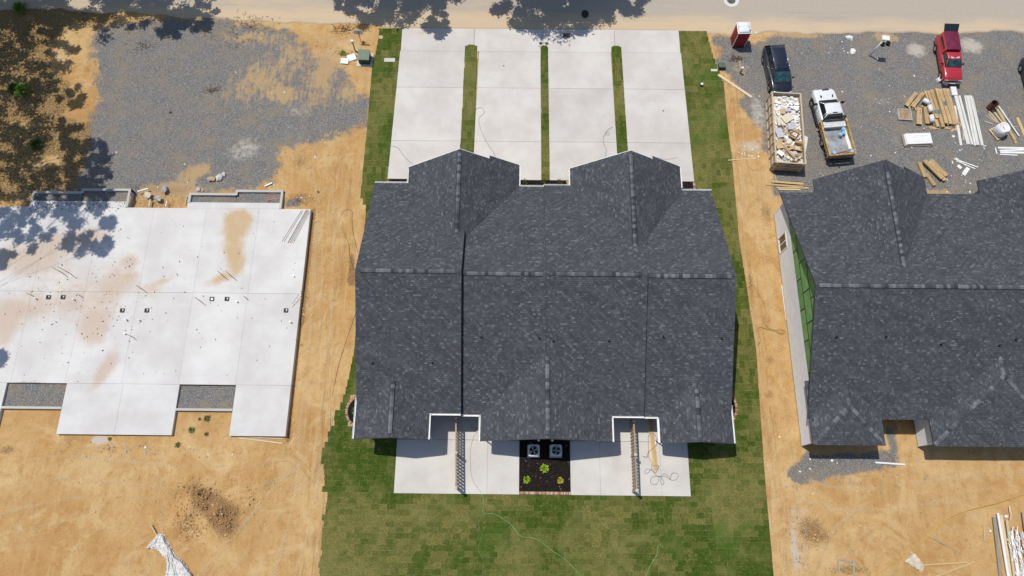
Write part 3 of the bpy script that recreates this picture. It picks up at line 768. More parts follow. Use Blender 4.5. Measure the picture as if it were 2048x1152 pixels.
# manholes and small covers
def disc_cover(name, label, cat, c, r, z, m, ring=None, square=False, group=None, sy=1.0):
    t = thing(name, label, cat, (c[0], c[1], z), 0, group)
    mb = MB()
    if ring:
        n = 28; vs = []; 
        for rr_, zz in ((r * 1.02, 0.0), (r * 1.02, 0.012), (ring, 0.012), (ring, -0.03)):
            vs += [(rr_ * math.cos(2 * math.pi * i / n), sy * rr_ * math.sin(2 * math.pi * i / n), zz) for i in range(n)]
        fs = [(k * n + i, k * n + (i + 1) % n, (k + 1) * n + (i + 1) % n, (k + 1) * n + i) for k in range(3) for i in range(n)]
        MB().add(vs, fs).build('collar', M_CONC, t)
    n = 24
    mb.add([(r * math.cos(2 * math.pi * i / n), sy * r * math.sin(2 * math.pi * i / n), q) for q in (0, 0.016) for i in range(n)],
           [(i, (i + 1) % n, n + (i + 1) % n, n + i) for i in range(n)] + [tuple(range(n, 2 * n))])
    for k in range(5):
        w = r * 1.3 * math.cos((k - 2) * 0.5)
        mb.box((0, (k - 2) * r * 0.33 * sy, 0.02), (w, 0.03, 0.008))
    mb.build('cover', m, t)
    return t
M_IRON = simple('cast_iron', (0.13, 0.11, 0.10), 0.7, 0.3, 8, 0.4, 30, metal=0.4)
M_IROND = simple('dark_iron', (0.05, 0.045, 0.04), 0.7, 0.3, 8, 0.4, 30, metal=0.4)
disc_cover('manhole_cover', 'round manhole cover with a pale concrete collar in the road above the red portable toilet', 'manhole cover', (20.508, 47.727, 0), 0.40, 0.075, M_IRON, 0.74)
disc_cover('manhole_cover', 'dark oily manhole cover in the tree shade on the road', 'manhole cover', (6.446, 46.014, 0), 0.34, 0.078, M_IROND, None, sy=1.35)
disc_cover('valve_cover', 'left one of two small round grey covers above the centre grass strip', 'cover', (2.216, 42.612, 0), 0.17, 0.103, M_IRON, None)
disc_cover('valve_cover', 'right one of two small round grey covers above the centre grass strip', 'cover', (2.779, 42.589, 0), 0.17, 0.103, M_IRON, None)
t = thing('drain_grate', 'rusty rectangular storm drain grate at the driveway edge', 'drain grate', (4.638, 43.486, 0.1))
mb = MB(); mb.span((-0.33, -0.19, 0.001), (0.33, 0.23, 0.006)); mb.build('pit_bottom', M_BLACK, t)
for k in range(7): MB().span((-0.30 + k * 0.095, -0.19, 0.006), (-0.25 + k * 0.095, 0.23, 0.022)).build('bar', simple('rusty_iron', (0.26, 0.14, 0.09), 0.85, 0.3, 10, 0.3), t)
MB().span((-0.35, -0.21, 0.004), (0.35, -0.18, 0.024)).span((-0.35, 0.22, 0.004), (0.35, 0.25, 0.024)).span((-0.35, -0.18, 0.004), (-0.32, 0.22, 0.024)).span((0.32, -0.18, 0.004), (0.35, 0.22, 0.024)).build('rim', MATS['rusty_iron'], t)
for (p, lab) in (((-1.221, 40.086, 0), 'small dark cleanout cap in the second driveway lane from the left'), ((13.256, 35.423, 0), 'small dark cleanout cap in the rightmost driveway lane')):
    disc_cover('cleanout_cap', lab, 'cap', p, 0.06, 0.103, M_BLACK, None)
tag(MB().add([(p[0], p[1], 0.108) for p in [(3.974, 31.086), (4.239, 31.039), (4.274, 30.343), (4.054, 30.391)]], [(0, 1, 2, 3)]).build('oil_stain', simple('oily_concrete', (0.30, 0.27, 0.24), 0.7, 0.3, 12)), None, None, None, 'structure') if False else None

# ---------------------------------------------------------------- patios behind the middle house
M_PATIO = concrete_mat('patio_concrete', (0.60, 0.585, 0.545), 0.03)
PSTAIN = [((-8.539, 2.422, 0), 0.8, 0.6, 0, 0.4), ((-1.022, 5.655, 0), 0.8, 0.8, 0, 0.25), ((-4.363, 2.102, 0), 1.2, 0.3, 0, 0.35), ((6.211, 2.394, 0), 1.2, 0.4, 0, 0.3)]
for (lab, xsplit) in (('patio on the left behind the middle house, split by the tan slatted fence', [(-8.97, -4.36), (-4.36, -1.96), (-1.96, 0.47)]),
                      ('patio on the right behind the middle house, with tan decking boards lying on it', [(4.37, 6.62), (6.62, 9.30), (9.30, 11.25), (11.25, 13.40)])):
    root = tag(bpy.data.objects.new('patio', None), lab, None, None, 'structure'); COL.objects.link(root)
    for a, b in xsplit:
        panel('concrete_panel', [(a, 2.0), (b, 2.0), (b, 6.0), (a, 6.0)], -0.05, 0.10, M_PATIO, root, (9, 12), 0.008, {'stain': col_attr(PSTAIN)})
    if xsplit[0][0] < 0:
        for a, b in ((-6.65, -4.36), (-4.36, -1.98)): panel('concrete_panel', [(a, 6.01), (b, 6.01), (b, 8.15), (a, 8.15)], -0.05, 0.10, M_PATIO, root, (6, 6), 0.006)
    else:
        for a, b in ((6.62, 9.30), (9.30, 11.25)): panel('concrete_panel', [(a, 6.01), (b, 6.01), (b, 8.15), (a, 8.15)], -0.05, 0.10, M_PATIO, root, (6, 6), 0.006)

# ---------------------------------------------------------------- mulch beds
t_ = NT('black_mulch')
cc = t_.mix(t_.step(t_.noise(26, 5, 0.75), 0.4, 0.65), (0.006, 0.005, 0.005), (0.035, 0.026, 0.022))
cc = t_.mix(t_.step(t_.noise(90, 2, 0.6), 0.72, 0.78), cc, (0.16, 0.12, 0.09))
M_MULCH = t_.fin(cc, 0.95, t_.bump(t_.noise(34, 5, 0.75), 1.0, 0.05), spec=0.12)
M_CHIP = simple('bark_chip', (0.03, 0.024, 0.02), 0.9, 0.4, 12, 0.3, rv=0.3)
M_FLECK = simple('pale_chip', (0.50, 0.42, 0.32), 0.9, 0.3, 12, 0.2, rv=0.3)
M_BRICK = [simple('brick_red', (0.36, 0.17, 0.12), 0.9, 0.2, 15, 0.4, 90, rv=0.25), simple('brick_tan', (0.50, 0.34, 0.25), 0.9, 0.2, 15, 0.4, 90, rv=0.2), simple('brick_pale', (0.55, 0.45, 0.38), 0.9, 0.2, 15, 0.4, 90, rv=0.15)]
brick_me = {}
def brick(parent, x, y, z, rz, rr, sz=(0.195, 0.09, 0.06)):
    k = (rr.choice((0, 0, 0, 1, 1, 2)), rr.randrange(3), sz)
    if k not in brick_me:
        mb = MB(); mb.box((0, 0, sz[2] / 2), sz, tx=0.97, ty=0.94); me = mb.mesh('brick'); me.materials.append(M_BRICK[k[0]]); brick_me[k] = me
    o = bpy.data.objects.new('brick', brick_me[k]); COL.objects.link(o); o.parent = parent
    o.location = (x, y, z + rr.uniform(-0.006, 0.006)); o.rotation_euler = (rr.uniform(-.03, .03), rr.uniform(-.03, .03), rz + rr.uniform(-0.03, 0.03))

def mulch(name, label, poly, z=0.09, chips=60, seed=0):
    rr = random.Random(seed)
    b = MB(); b.prism(poly, -0.02, z)
    o = tag(b.build(name, M_MULCH), label, 'mulch bed')
    ch = MB(); fl = MB()
    x0, x1 = min(p[0] for p in poly), max(p[0] for p in poly); y0, y1 = min(p[1] for p in poly), max(p[1] for p in poly)
    area = (x1 - x0) * (y1 - y0)
    for k in range(int(area * 45)):
        x, y = rr.uniform(x0, x1), rr.uniform(y0, y1)
        if sdist(np.array([x]), np.array([y]), poly)[0] < 0.03: continue
        tgt = fl if rr.random() < 0.03 else ch
        s = rr.uniform(0.5, 1.3)
        tgt.box((x, y, z + 0.012), (0.10 * s, 0.03 * s, 0.014), rr.uniform(0, 3.1), rx=rr.uniform(-.5, .5), ry=rr.uniform(-.4, .4))
    if ch.v: tag(ch.build('bark_chips', M_CHIP, o), None, None, None, 'stuff')
    if fl.v: tag(fl.build('pale_chips', M_FLECK, o), None, None, None, 'stuff')
    return o
rr = random.Random(8)
mbed = mulch('mulch_bed', 'black mulch bed holding two air conditioners between the patios', [(0.49, 2.25), (4.35, 2.25), (4.35, 6.1), (0.49, 6.1)], 0.085, seed=1)
for k in range(40): brick(mbed, 0.53 + k * 0.0965, 2.12, 0.035, math.pi / 2, rr)
fb = mulch('mulch_bed', 'black mulch bed with three grass tufts between the two garage gables', [(0.30, 26.0), (4.45, 26.0), (4.45, 28.1), (4.38, 28.3), (0.36, 28.3), (0.30, 28.1)], 0.09, seed=2)
fl_ = mulch('mulch_bed', 'small mulch bed left of the left garage gable', [(-11.05, 26.1), (-8.5, 26.1), (-8.5, 28.3), (-11.05, 28.3)], 0.09, seed=3)
for k in range(20): brick(fl_, -11.16, 26.15 + k * 0.105, 0.03, 0, rr)
fr_ = mulch('mulch_bed', 'small mulch bed right of the right garage gable', [(13.2, 26.1), (15.42, 26.1), (15.42, 28.3), (13.2, 28.3)], 0.09, seed=4)
for k in range(20): brick(fr_, 15.53, 26.15 + k * 0.105, 0.03, 0, rr)
for (cx, cy, r, sgn, lab) in ((-11.55, 8.15, 1.42, -1, 'half-round mulch bed with brick edge against the left side wall'), (16.1, 8.75, 1.25, 1, 'half-round mulch bed with brick edge against the right side wall')):
    ry = 1.25
    arc = [(cx + sgn * r * math.sin(math.pi * k / 12), cy - ry + 2 * ry * (1 - math.cos(math.pi * k / 12)) / 2) for k in range(13)]
    arc = [(cx + sgn * r * math.sin(math.pi * k / 12), cy - ry * math.cos(math.pi * k / 12)) for k in range(13)]
    hb = mulch('mulch_bed', lab, arc, 0.08, seed=5)
    n = 34
    for k in range(n):
        a = math.pi * (k + 0.5) / n
        brick(hb, cx + sgn * (r + 0.1) * math.sin(a), cy - (ry + 0.1) * math.cos(a), 0.035, math.atan2(-(ry) * math.cos(a), sgn * r * math.sin(a)), rr)

# ---------------------------------------------------------------- shingled roofs
rs = np.random.RandomState(11)
SEQ = []
while len(SEQ) < 90:
    SEQ.append((rs.choice([0.10, 0.13, 0.17, 0.21, 0.27], p=[.15, .25, .25, .2, .15]), min(1.0, abs(rs.normal(0.13, 0.16)) + (0.45 if rs.rand() < 0.09 else 0)), rs.rand() < 0.45))
SEQW = np.cumsum([s[0] for s in SEQ]); SEQL = SEQW[-1]

def shingles(name, origin, udir, vdir, ulen, vlen, parent, keep=None, seed=0, expo=0.146, lift=0.0):
    """courses of laminated tabs; origin = eave corner, u along the eave, v up the slope"""
    O = np.array(origin, float); U = np.array(udir, float); Vd = np.array(vdir, float)
    N = np.cross(U, Vd); 
    if N[2] < 0: N = -N
    r = np.random.RandomState(seed)
    nc = int(math.ceil(vlen / expo))
    rows = []
    for c in range(nc):
        off = (c * 0.152 + (c // 7) * 1.37 + seed * 0.77) % SEQL
        k = int(np.searchsorted(SEQW, off)); u = -(off - (SEQW[k - 1] if k else 0))
        jit = r.uniform(0.75, 1.25)
        while u < ulen:
            w, tn, th = SEQ[k % len(SEQ)]; k += 1
            a, b = max(0, u), min(ulen, u + w)
            if b - a > 0.012:
                rows.append((a, b, c * expo, min(vlen, c * expo + expo + 0.02), 0.35 * tn * jit + abs(r.normal(0, 0.15)) + (r.uniform(.25, .6) if r.rand() < 0.08 else 0), 0.007 if th else 0.0))
            u += w
    A = np.array(rows)
    if keep is not None:
        m = keep((A[:, 0] + A[:, 1]) / 2, (A[:, 2] + A[:, 3]) / 2); A = A[m]
    a, b, v0, v1, tn, th = A.T
    n = len(A)
    def pt(u, v, h): return O + u[:, None] * U + v[:, None] * Vd + h[:, None] * N
    z = np.zeros(n)
    lo = 0.016 + th + lift; hi = 0.004 + th * 0.6 + lift
    P = np.stack([pt(a, v0, lo), pt(b, v0, lo), pt(b, v1, hi + z), pt(a, v1, hi + z), pt(a, v0, z + lift), pt(b, v0, z + lift)], 1).reshape(-1, 3)
    i = np.arange(n)[:, None] * 6
    flip = np.cross(U, Vd)[2] < 0
    Q = np.concatenate([i + [[0, 1, 2, 3]], i + [[4, 5, 1, 0]]], 0)
    if flip: Q = Q[:, ::-1]
    me = np_mesh(name, P, Q)
    t = np.clip(tn, 0, 1)[:, None] * np.array([1.15, 1.15, .30, .30, .1, .1])[None]; set_attr(me, 'tint', np.clip(t, 0, 1).ravel())  # upper ends and butts darkened: printed shade band, course shadow lines painted into tint
    o = finish(name, me, M_SHING, parent)
    return tag(o, None, None, None, 'stuff')

M_CAP = NT('cap_shingle'); _a = M_CAP.rnd()
M_CAP = M_CAP.fin(M_CAP.mix(M_CAP.math('POWER', _a, 1.1), (0.042, 0.045, 0.055), (0.175, 0.182, 0.205)), 0.9, M_CAP.bump(M_CAP.noise(200, 2), 0.3, 0.004), spec=0.25)
cap_me = {}
def caps(parent, p0, p1, sa, sb, w=0.145, step=0.26, vent=True, rr=random.Random(3), drop=0.03):
    """ridge: vent strip plus a row of cap shingles. sa, sb: slopes (rise per metre) on each side"""
    a = Vector(p0); b = Vector(p1); d = (b - a); L = d.length; d.normalize()
    side = Vector((d.y, -d.x, 0)).normalized(); up = side.cross(d)
    if up.z < 0: up = -up
    def prof(hw, h): return [a_ for a_ in ((-hw, -sa * hw), (0, 0), (hw, -sb * hw))], h
    if vent:
        vs = []; hw = w + 0.045
        for p in (a, b):
            for (x, zz) in ((-hw, -sa * hw - 0.02), (-hw, -sa * hw + 0.035), (0, 0.045), (hw, -sb * hw + 0.035), (hw, -sb * hw - 0.02)):
                vs.append(p + side * x + up * zz)
        MB().loft([vs[:5], vs[5:]]).build('ridge_vent', M_BLACK, parent)
        base = 0.05
    else: base = 0.03
    key = (round(sa, 2), round(sb, 2), w, step)
    if key not in cap_me:
        vs = []
        for (x, lift) in ((0, 0.022), (step + 0.03, 0.004)):
            vs += [(-w, x, -sa * w + lift), (0, x, lift + 0.004), (w, x, -sb * w + lift)]
        vs += [(-w, 0, -sa * w - 0.012), (0, 0, -0.01), (w, 0, -sb * w - 0.012)]
        fs = [(0, 1, 4, 3), (1, 2, 5, 4), (6, 7, 1, 0), (7, 8, 2, 1), (6, 0, 3), (8, 5, 2)]
        me = bpy.data.meshes.new('cap_shingle'); me.from_pydata(vs, [], fs); me.materials.append(M_CAP); me.update(); cap_me[key] = me
    Mr = Matrix((side, d, up)).transposed().to_4x4()
    n = int(L / step)
    for k in range(n):
        o = bpy.data.objects.new('cap_shingle', cap_me[key]); COL.objects.link(o); o.parent = parent
        p = a + d * (k * L / n) + up * base
        o.matrix_world = Matrix.Translation(p + side * rr.uniform(-0.006, 0.006)) @ Mr

def slope_plane(parent, x0, x1, ye, ze, yr_, zr, seed, t=0.13, keep=None, shx=None):
    """main slope between eave (ye, ze) and ridge (yr, zr), running along x"""
    dy, dz = yr_ - ye, zr - ze; L = math.hypot(dy, dz); v = (0, dy / L, dz / L)
    mb = MB()
    vs = [(x0, ye, ze), (x1, ye, ze), (x1, yr_, zr), (x0, yr_, zr)]
    nz = -t
    vs2 = [(p[0], p[1], p[2] + nz) for p in vs]
    mb.add(vs + vs2, [(0, 1, 2, 3), (7, 6, 5, 4), (0, 4, 5, 1), (1, 5, 6, 2), (2, 6, 7, 3), (3, 7, 4, 0)])
    mb.build('roof', M_DECK, parent)
    xe = x1 if shx is None else min(x1, shx)
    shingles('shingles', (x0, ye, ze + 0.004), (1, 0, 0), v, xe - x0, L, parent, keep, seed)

def wing_plane(parent, y0, y1, xe, ze, xr_, zr, seed, t=0.13, keep=None, deck=None):
    dx, dz = xr_ - xe, zr - ze; L = math.hypot(dx, dz); v = (dx / L, 0, dz / L)
    vs = deck or [(xe, y0, ze), (xe, y1, ze), (xr_, y1, zr), (xr_, y0, zr)]
    n = len(vs)
    vs2 = [(p[0], p[1], p[2] - t) for p in vs]
    MB().add(vs + vs2, [tuple(range(n)), tuple(range(2 * n - 1, n - 1, -1))] + [(i, (i + 1) % n, n + (i + 1) % n, n + i) for i in range(n)]).build('roof', M_DECK, parent)
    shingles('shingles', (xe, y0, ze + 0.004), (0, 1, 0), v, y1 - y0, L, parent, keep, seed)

def gutter(parent, p0, p1, out, w=0.13, m=M_WHITE):
    """open white trough hung outside an eave, out = unit vector away from the roof"""
    a = Vector(p0); b = Vector(p1); o = Vector((out[0], out[1], 0)); vs = []
    prof = [(0.0, -0.02), (0.0, -0.13), (w * 0.75, -0.13), (w, -0.02), (w, 0.0), (w - 0.02, 0.0), (w - 0.02, -0.03), (w * 0.7, -0.10), (0.015, -0.10), (0.015, -0.02)]
    secs = [[p + o * (x + 0.005) + Vector((0, 0, z)) for x, z in prof] for p in (a, b)]
    mb = MB().loft(secs)
    n = max(1, int((b - a).length / 1.5))
    for k in range(n + 1):
        q = a + (b - a) * (k / n); d = (b - a).normalized()
        mb.box(q + o * (w / 2 + 0.005) + Vector((0, 0, 0.0)), (0.04 if abs(d.x) > .5 else w, 0.04 if abs(d.y) > .5 else w, 0.012))
    return mb.build('gutter', m, parent)

def downspout(parent, x, y, ztop, m=M_WHITE):
    MB().box((x, y, ztop / 2), (0.08, 0.06, ztop)).box((x, y - 0.12, 0.12), (0.08, 0.25, 0.06)).build('downspout', m, parent)

def vent_pipe(parent, x, y, z, slope, m=M_BLACK):
    o = MB().cyl((0, 0, -0.05), 0.045, 0.36, 10).cyl((0, 0, -0.02), 0.10, 0.07, 10, 0.055).build('vent_pipe', m, parent)
    o.location = (x, y, z)
    f = MB().box((0, 0, 0), (0.30, 0.34, 0.01), rx=slope).build('flashing', M_DECK, o)
    return o

def gable_wall(parent, x0, x1, y, z0, ze, xr_, zr, m, t=0.15):
    poly = [(x0, z0), (x1, z0), (x1, ze), (xr_, zr), (x0, ze)]
    vs = [(p[0], y, p[1]) for p in poly] + [(p[0], y + t, p[1]) for p in poly]; n = 5
    MB().add(vs, [tuple(range(n)), tuple(range(2 * n - 1, n - 1, -1))] + [((i + 1) % n, i, n + i, n + (i + 1) % n) for i in range(n)]).build('gable_wall', m, parent)

def side_gable(parent, x, ye0, ye1, yr_, ze, zr, m, t=0.15):
    poly = [(ye0, 0), (ye1, 0), (ye1, ze), (yr_, zr), (ye0, ze)]
    vs = [(x, p[0], p[1]) for p in poly] + [(x + t, p[0], p[1]) for p in poly]; n = 5
    MB().add(vs, [tuple(range(n)), tuple(range(2 * n - 1, n - 1, -1))] + [((i + 1) % n, i, n + i, n + (i + 1) % n) for i in range(n)]).build('end_wall', m, parent)

def rake_trim(parent, pts, m, w=0.03, h=0.14):
    a, b = Vector(pts[0]), Vector(pts[1])
    vs = []
    d = (b - a).normalized()
    for p in (a, b):
        vs += [p + Vector((0, -w, 0)), p + Vector((0, w, 0)), p + Vector((0, w, -h)), p + Vector((0, -w, -h))]
    MB().loft([vs[:4], vs[4:]]).build('rake_trim', m, parent)

# ---- middle house (finished)
h1 = thing('townhouse', 'finished townhouse row with dark shingle roof and white gutters, on the lawn', 'townhouse', (0, 0, 0))
YR, ZR = 17.12, 7.2
units = [(-11.52, -3.86, 0.42), (-3.86, 2.30, 0.0), (2.30, 9.62, 0.07), (9.62, 16.10, -0.14)]
for k, (x0, x1, dz) in enumerate(units):
    YF = 26.25 if k < 3 else 26.1
    if k == 2: YF = 26.33
    g = 0.004 * k
    slope_plane(h1, x0 + g, x1 - 0.002, 7.55, 3.0 + dz, YR, ZR + dz, 20 + k)
    slope_plane(h1, x0 + g, x1 - 0.002, YF, 3.0 + dz, YR, ZR + dz, 30 + k)
# wall shoulders at the steps between units
for (x, z, h) in ((-3.86, 0.0, 0.42), (9.62, -0.14, 0.21)):
    secs = []
    for xx in (x - 0.03, x + 0.012):
        secs.append([(xx, 7.56, 3.0 + z - .1), (xx, YR, ZR + z - .1), (xx, 26.0, 3.0 + z), (xx, 26.0, 3.0 + z + h), (xx, YR, ZR + z + h + .01), (xx, 7.56, 3.0 + z + h + .01)])
    MB().loft(secs).build('step_flashing', M_BLACK, h1)
caps(h1, (-11.1, YR, ZR + .42), (-4.35, YR, ZR + .42), .44, .46)
caps(h1, (-3.75, YR, ZR), (2.0, YR, ZR), .44, .46)
caps(h1, (2.45, YR, ZR + .07), (9.2, YR, ZR + .07), .44, .46)
caps(h1, (9.75, YR, ZR - .14), (15.7, YR, ZR - .14), .44, .46)
# garage gables
for (x0, x1, xr_, yf, seed, nx) in ((-8.88, 0.26, -4.46, 27.95, 41, -2.15), (4.49, 13.62, 9.05, 27.95, 43, 11.05)):
    zr = 6.05
    wing_plane(h1, 18.6, yf, x0, 3.0, xr_, zr, seed)
    # the right slope starts a little further out beyond the notch
    sl = (zr - 3.0) / (x1 - xr_)
    zn = 3.0 + (x1 - nx) * sl
    L = math.hypot(x1 - xr_, zr - 3.0); vcut = math.hypot(x1 - nx, zn - 3.0)
    wing_plane(h1, 18.6, yf + 0.28, x1, 3.0, nx, zn, seed + 1)
    dxx, dzz = (xr_ - x1) / L, (zr - 3.0) / L
    vs = [(nx, 18.6, zn), (nx, yf, zn), (xr_, yf, zr), (xr_, 18.6, zr)]; vs2 = [(p[0], p[1], p[2] - .13) for p in vs]
    MB().add(vs + vs2, [(0, 1, 2, 3), (7, 6, 5, 4), (0, 4, 5, 1), (1, 5, 6, 2), (2, 6, 7, 3), (3, 7, 4, 0)]).build('roof', M_DECK, h1)
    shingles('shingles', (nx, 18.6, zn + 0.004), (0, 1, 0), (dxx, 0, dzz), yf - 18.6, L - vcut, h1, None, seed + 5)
    caps(h1, (xr_, 27.6, zr), (xr_, 19.75, zr), .667, .667)
    rake_trim(h1, [(x0 - .02, yf + .02, 3.0), (xr_, yf + .02, zr + .01)], M_WHITE)
    rake_trim(h1, [(nx, yf + .02, zn), (xr_, yf + .02, zr + .01)], M_WHITE)
    rake_trim(h1, [(x1 + .02, yf + .30, 3.0), (nx, yf + .30, zn)], M_WHITE)
    gable_wall(h1, x0 + .45, x1 - .45, 27.35, 0.0, 3.12, xr_, 5.85, M_GREYWALL)
    MB().span((x0 + .45, 25.4, 0), (x0 + .6, 27.35, 3.1)).span((x1 - .6, 25.4, 0), (x1 - .45, 27.35, 3.1)).build('wall', M_GREYWALL, h1)
    for gx in (x0 + 2.35, x1 - 2.35):
        d = MB(); d.span((gx - 1.4, 27.46, 0.1), (gx + 1.4, 27.54, 2.3))
        for q in range(4): d.span((gx - 1.35, 27.54, 0.16 + q * .54), (gx + 1.35, 27.555, 0.62 + q * .54))
        d.build('garage_door', M_WHITE, h1)
    gutter(h1, (x0, 26.3, 3.0), (x0, yf, 3.0), (-1, 0), 0.11); gutter(h1, (x1, 26.3, 3.0), (x1, yf + .26, 3.0), (1, 0), 0.11)
gutter(h1, (-11.5, 26.27, 3.42), (-8.9, 26.27, 3.42), (0, 1), 0.11)
gutter(h1, (0.30, 26.27, 3.0), (2.28, 26.27, 3.0), (0, 1), 0.11)
gutter(h1, (2.32, 26.35, 3.05), (4.45, 26.35, 3.05), (0, 1), 0.11)
gutter(h1, (13.65, 26.12, 2.86), (16.1, 26.12, 2.86), (0, 1), 0.11)
# rear gables
for (x0, x1, xr_, ze, zr, yin, seed) in ((-11.58, -6.20, -8.80, 3.40, 4.55, 10.6, 51), (-2.43, 7.24, 2.42, 3.0, 4.95, 12.4, 53), (10.77, 16.15, 13.42, 2.87, 3.95, 10.3, 55)):
    yo = 5.66
    wing_plane(h1, yo, yin, x0, ze, xr_, zr, seed); wing_plane(h1, yo, yin, x1, ze, xr_, zr, seed + 1)
    s1 = (zr - ze) / (xr_ - x0)
    caps(h1, (xr_, yo + .25, zr), (xr_, yin - .9, zr), s1, s1)
    rake_trim(h1, [(x0, yo - .02, ze), (xr_, yo - .02, zr)], M_DECK); rake_trim(h1, [(x1, yo - .02, ze), (xr_, yo - .02, zr)], M_DECK)
    gable_wall(h1, x0 + .5, x1 - .5, 6.15, 0, ze + .08, xr_, zr - .2, M_GREYWALL)
    MB().span((x0 + .5, 6.15, 0), (x0 + .65, 8.2, ze + .1)).span((x1 - .65, 6.15, 0), (x1 - .5, 8.2, ze + .1)).build('wall', M_GREYWALL, h1)
    for wx in ((x0 + x1) / 2 - 1.1, (x0 + x1) / 2 + 1.1) if x1 - x0 > 7 else ((x0 + x1) / 2,):
        w = MB().span((wx - .55, 6.08, .9), (wx + .55, 6.16, 2.3)).build('window', M_WHITE, h1)
        MB().span((wx - .47, 6.065, .98), (wx + .47, 6.079, 1.57)).span((wx - .47, 6.065, 1.63), (wx + .47, 6.079, 2.22)).build('pane', M_GLASSD, w)
gutter(h1, (-11.58, 5.68, 3.40), (-11.58, 8.6, 3.40), (-1, 0)); gutter(h1, (-6.20, 5.68, 3.40), (-6.20, 7.5, 3.40), (1, 0))
gutter(h1, (-2.43, 5.68, 3.0), (-2.43, 7.5, 3.0), (-1, 0)); gutter(h1, (7.24, 5.68, 3.0), (7.24, 7.5, 3.0), (1, 0))
gutter(h1, (10.77, 5.68, 2.87), (10.77, 7.45, 2.87), (-1, 0), 0.17); gutter(h1, (16.15, 5.68, 2.87), (16.15, 8.4, 2.87), (1, 0), 0.11)
gutter(h1, (-6.05, 7.53, 3.42), (-3.90, 7.53, 3.42), (0, -1)); gutter(h1, (-3.82, 7.53, 3.0), (-2.55, 7.53, 3.0), (0, -1))
gutter(h1, (7.38, 7.53, 3.07), (9.58, 7.53, 3.07), (0, -1)); gutter(h1, (9.66, 7.53, 2.86), (10.65, 7.53, 2.86), (0, -1))
for (x, y) in ((-6.30, 6.1), (-2.28, 6.1), (7.05, 6.1), (10.95, 6.1)): downspout(h1, x, y, 2.9)
# walls
side_gable(h1, -11.1, 8.0, 25.75, YR, 3.05, ZR + .2, M_GREYWALL); side_gable(h1, 15.55, 8.0, 25.65, YR, 2.7, ZR - .45, M_GREYWALL)
MB().span((-10.95, 8.2, 0), (15.55, 8.35, 2.85)).build('rear_wall', M_GREYWALL, h1)
MB().span((-10.95, 25.55, 0), (15.55, 25.7, 2.85)).build('front_wall', M_GREYWALL, h1)
for dx in (-5.3, -3.2, 7.9, 10.1):
    d = MB().span((dx - .55, 8.12, .1), (dx + .55, 8.2, 2.2)).build('patio_door', M_WHITE, h1)
    MB().span((dx - .42, 8.105, .25), (dx + .42, 8.118, 2.05)).build('pane', M_GLASSD, d)
for x in (1.85, 2.85):
    o = MB().cyl((0, 0, 0), 0.07, 0.12, 10, 0.10).build('floodlight', M_WHITE, h1); o.location = (x, 5.72, 2.95)
MB().span((-2.1, 6.02, 2.86), (-0.9, 6.1, 2.93)).build('trim_board', M_GREYWALL, h1)
def rear_z(y, dz): return 3.0 + dz + (y - 7.55) * (ZR - 3.0) / (YR - 7.55)
for (p, dz) in (((-10.329, 10.939, 5.8), .42), ((-5.955, 10.984, 5.8), .42), ((-2.424, 12.847, 5.6), 0), ((1.833, 12.815, 5.6), 0), ((2.85, 12.601, 5.6), .07), ((6.917, 12.643, 5.6), .07), ((10.898, 12.998, 5.4), -.14), ((15.161, 12.929, 5.4), -.14)):
    vent_pipe(h1, p[0], p[1], rear_z(p[1], dz), .42)

# ---- right house (under construction)
h2 = thing('townhouse', 'unfinished townhouse row with dark roof, white siding and green sheathing on its side wall', 'townhouse', (0, 0, 0))
YR2 = 16.46
XE, XS = 49.4, 46.0
slope_plane(h2, 21.70, XE, 7.5, 3.0, YR2, ZR, 61, shx=XS); slope_plane(h2, 21.70, XE, 25.92, 3.0, YR2, ZR, 62, shx=XS)
caps(h2, (21.95, YR2, ZR), (44.5, YR2, ZR), .44, .46)
for (x0, x1, xr_, yf, seed, nx) in ((24.57, 33.75, 28.85, 27.15, 71, 31.2), (38.1, 47.2, 42.6, 27.15, 75, None)):
    zr = 6.4
    wing_plane(h2, 17.6, yf, x0, 3.0, xr_, zr, seed)
    if nx:
        sl = (zr - 3.0) / (x1 - xr_); zn = 3.0 + (x1 - nx) * sl; L = math.hypot(x1 - xr_, zr - 3.0); vc = math.hypot(x1 - nx, zn - 3.0)
        wing_plane(h2, 17.6, yf + .28, x1, 3.0, nx, zn, seed + 1)
        vs = [(nx, 17.6, zn), (nx, yf, zn), (xr_, yf, zr), (xr_, 17.6, zr)]; vs2 = [(p[0], p[1], p[2] - .13) for p in vs]
        MB().add(vs + vs2, [(0, 1, 2, 3), (7, 6, 5, 4), (0, 4, 5, 1), (1, 5, 6, 2), (2, 6, 7, 3), (3, 7, 4, 0)]).build('roof', M_DECK, h2)
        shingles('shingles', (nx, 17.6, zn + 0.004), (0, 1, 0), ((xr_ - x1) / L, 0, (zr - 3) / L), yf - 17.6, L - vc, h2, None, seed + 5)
    else: wing_plane(h2, 17.6, yf, x1, 3.0, xr_, zr, seed + 1)
    caps(h2, (xr_, yf - .3, zr), (xr_, 18.0, zr), .74, .74)
    gable_wall(h2, x0 + .45, x1 - .45, 26.5, 0.0, 3.15, xr_, 6.1, M_GREYWALL)
    MB().span((x0 + .45, 25.3, 0), (x0 + .6, 26.5, 3.1)).span((x1 - .6, 25.3, 0), (x1 - .45, 26.5, 3.1)).build('wall', M_GREYWALL, h2)
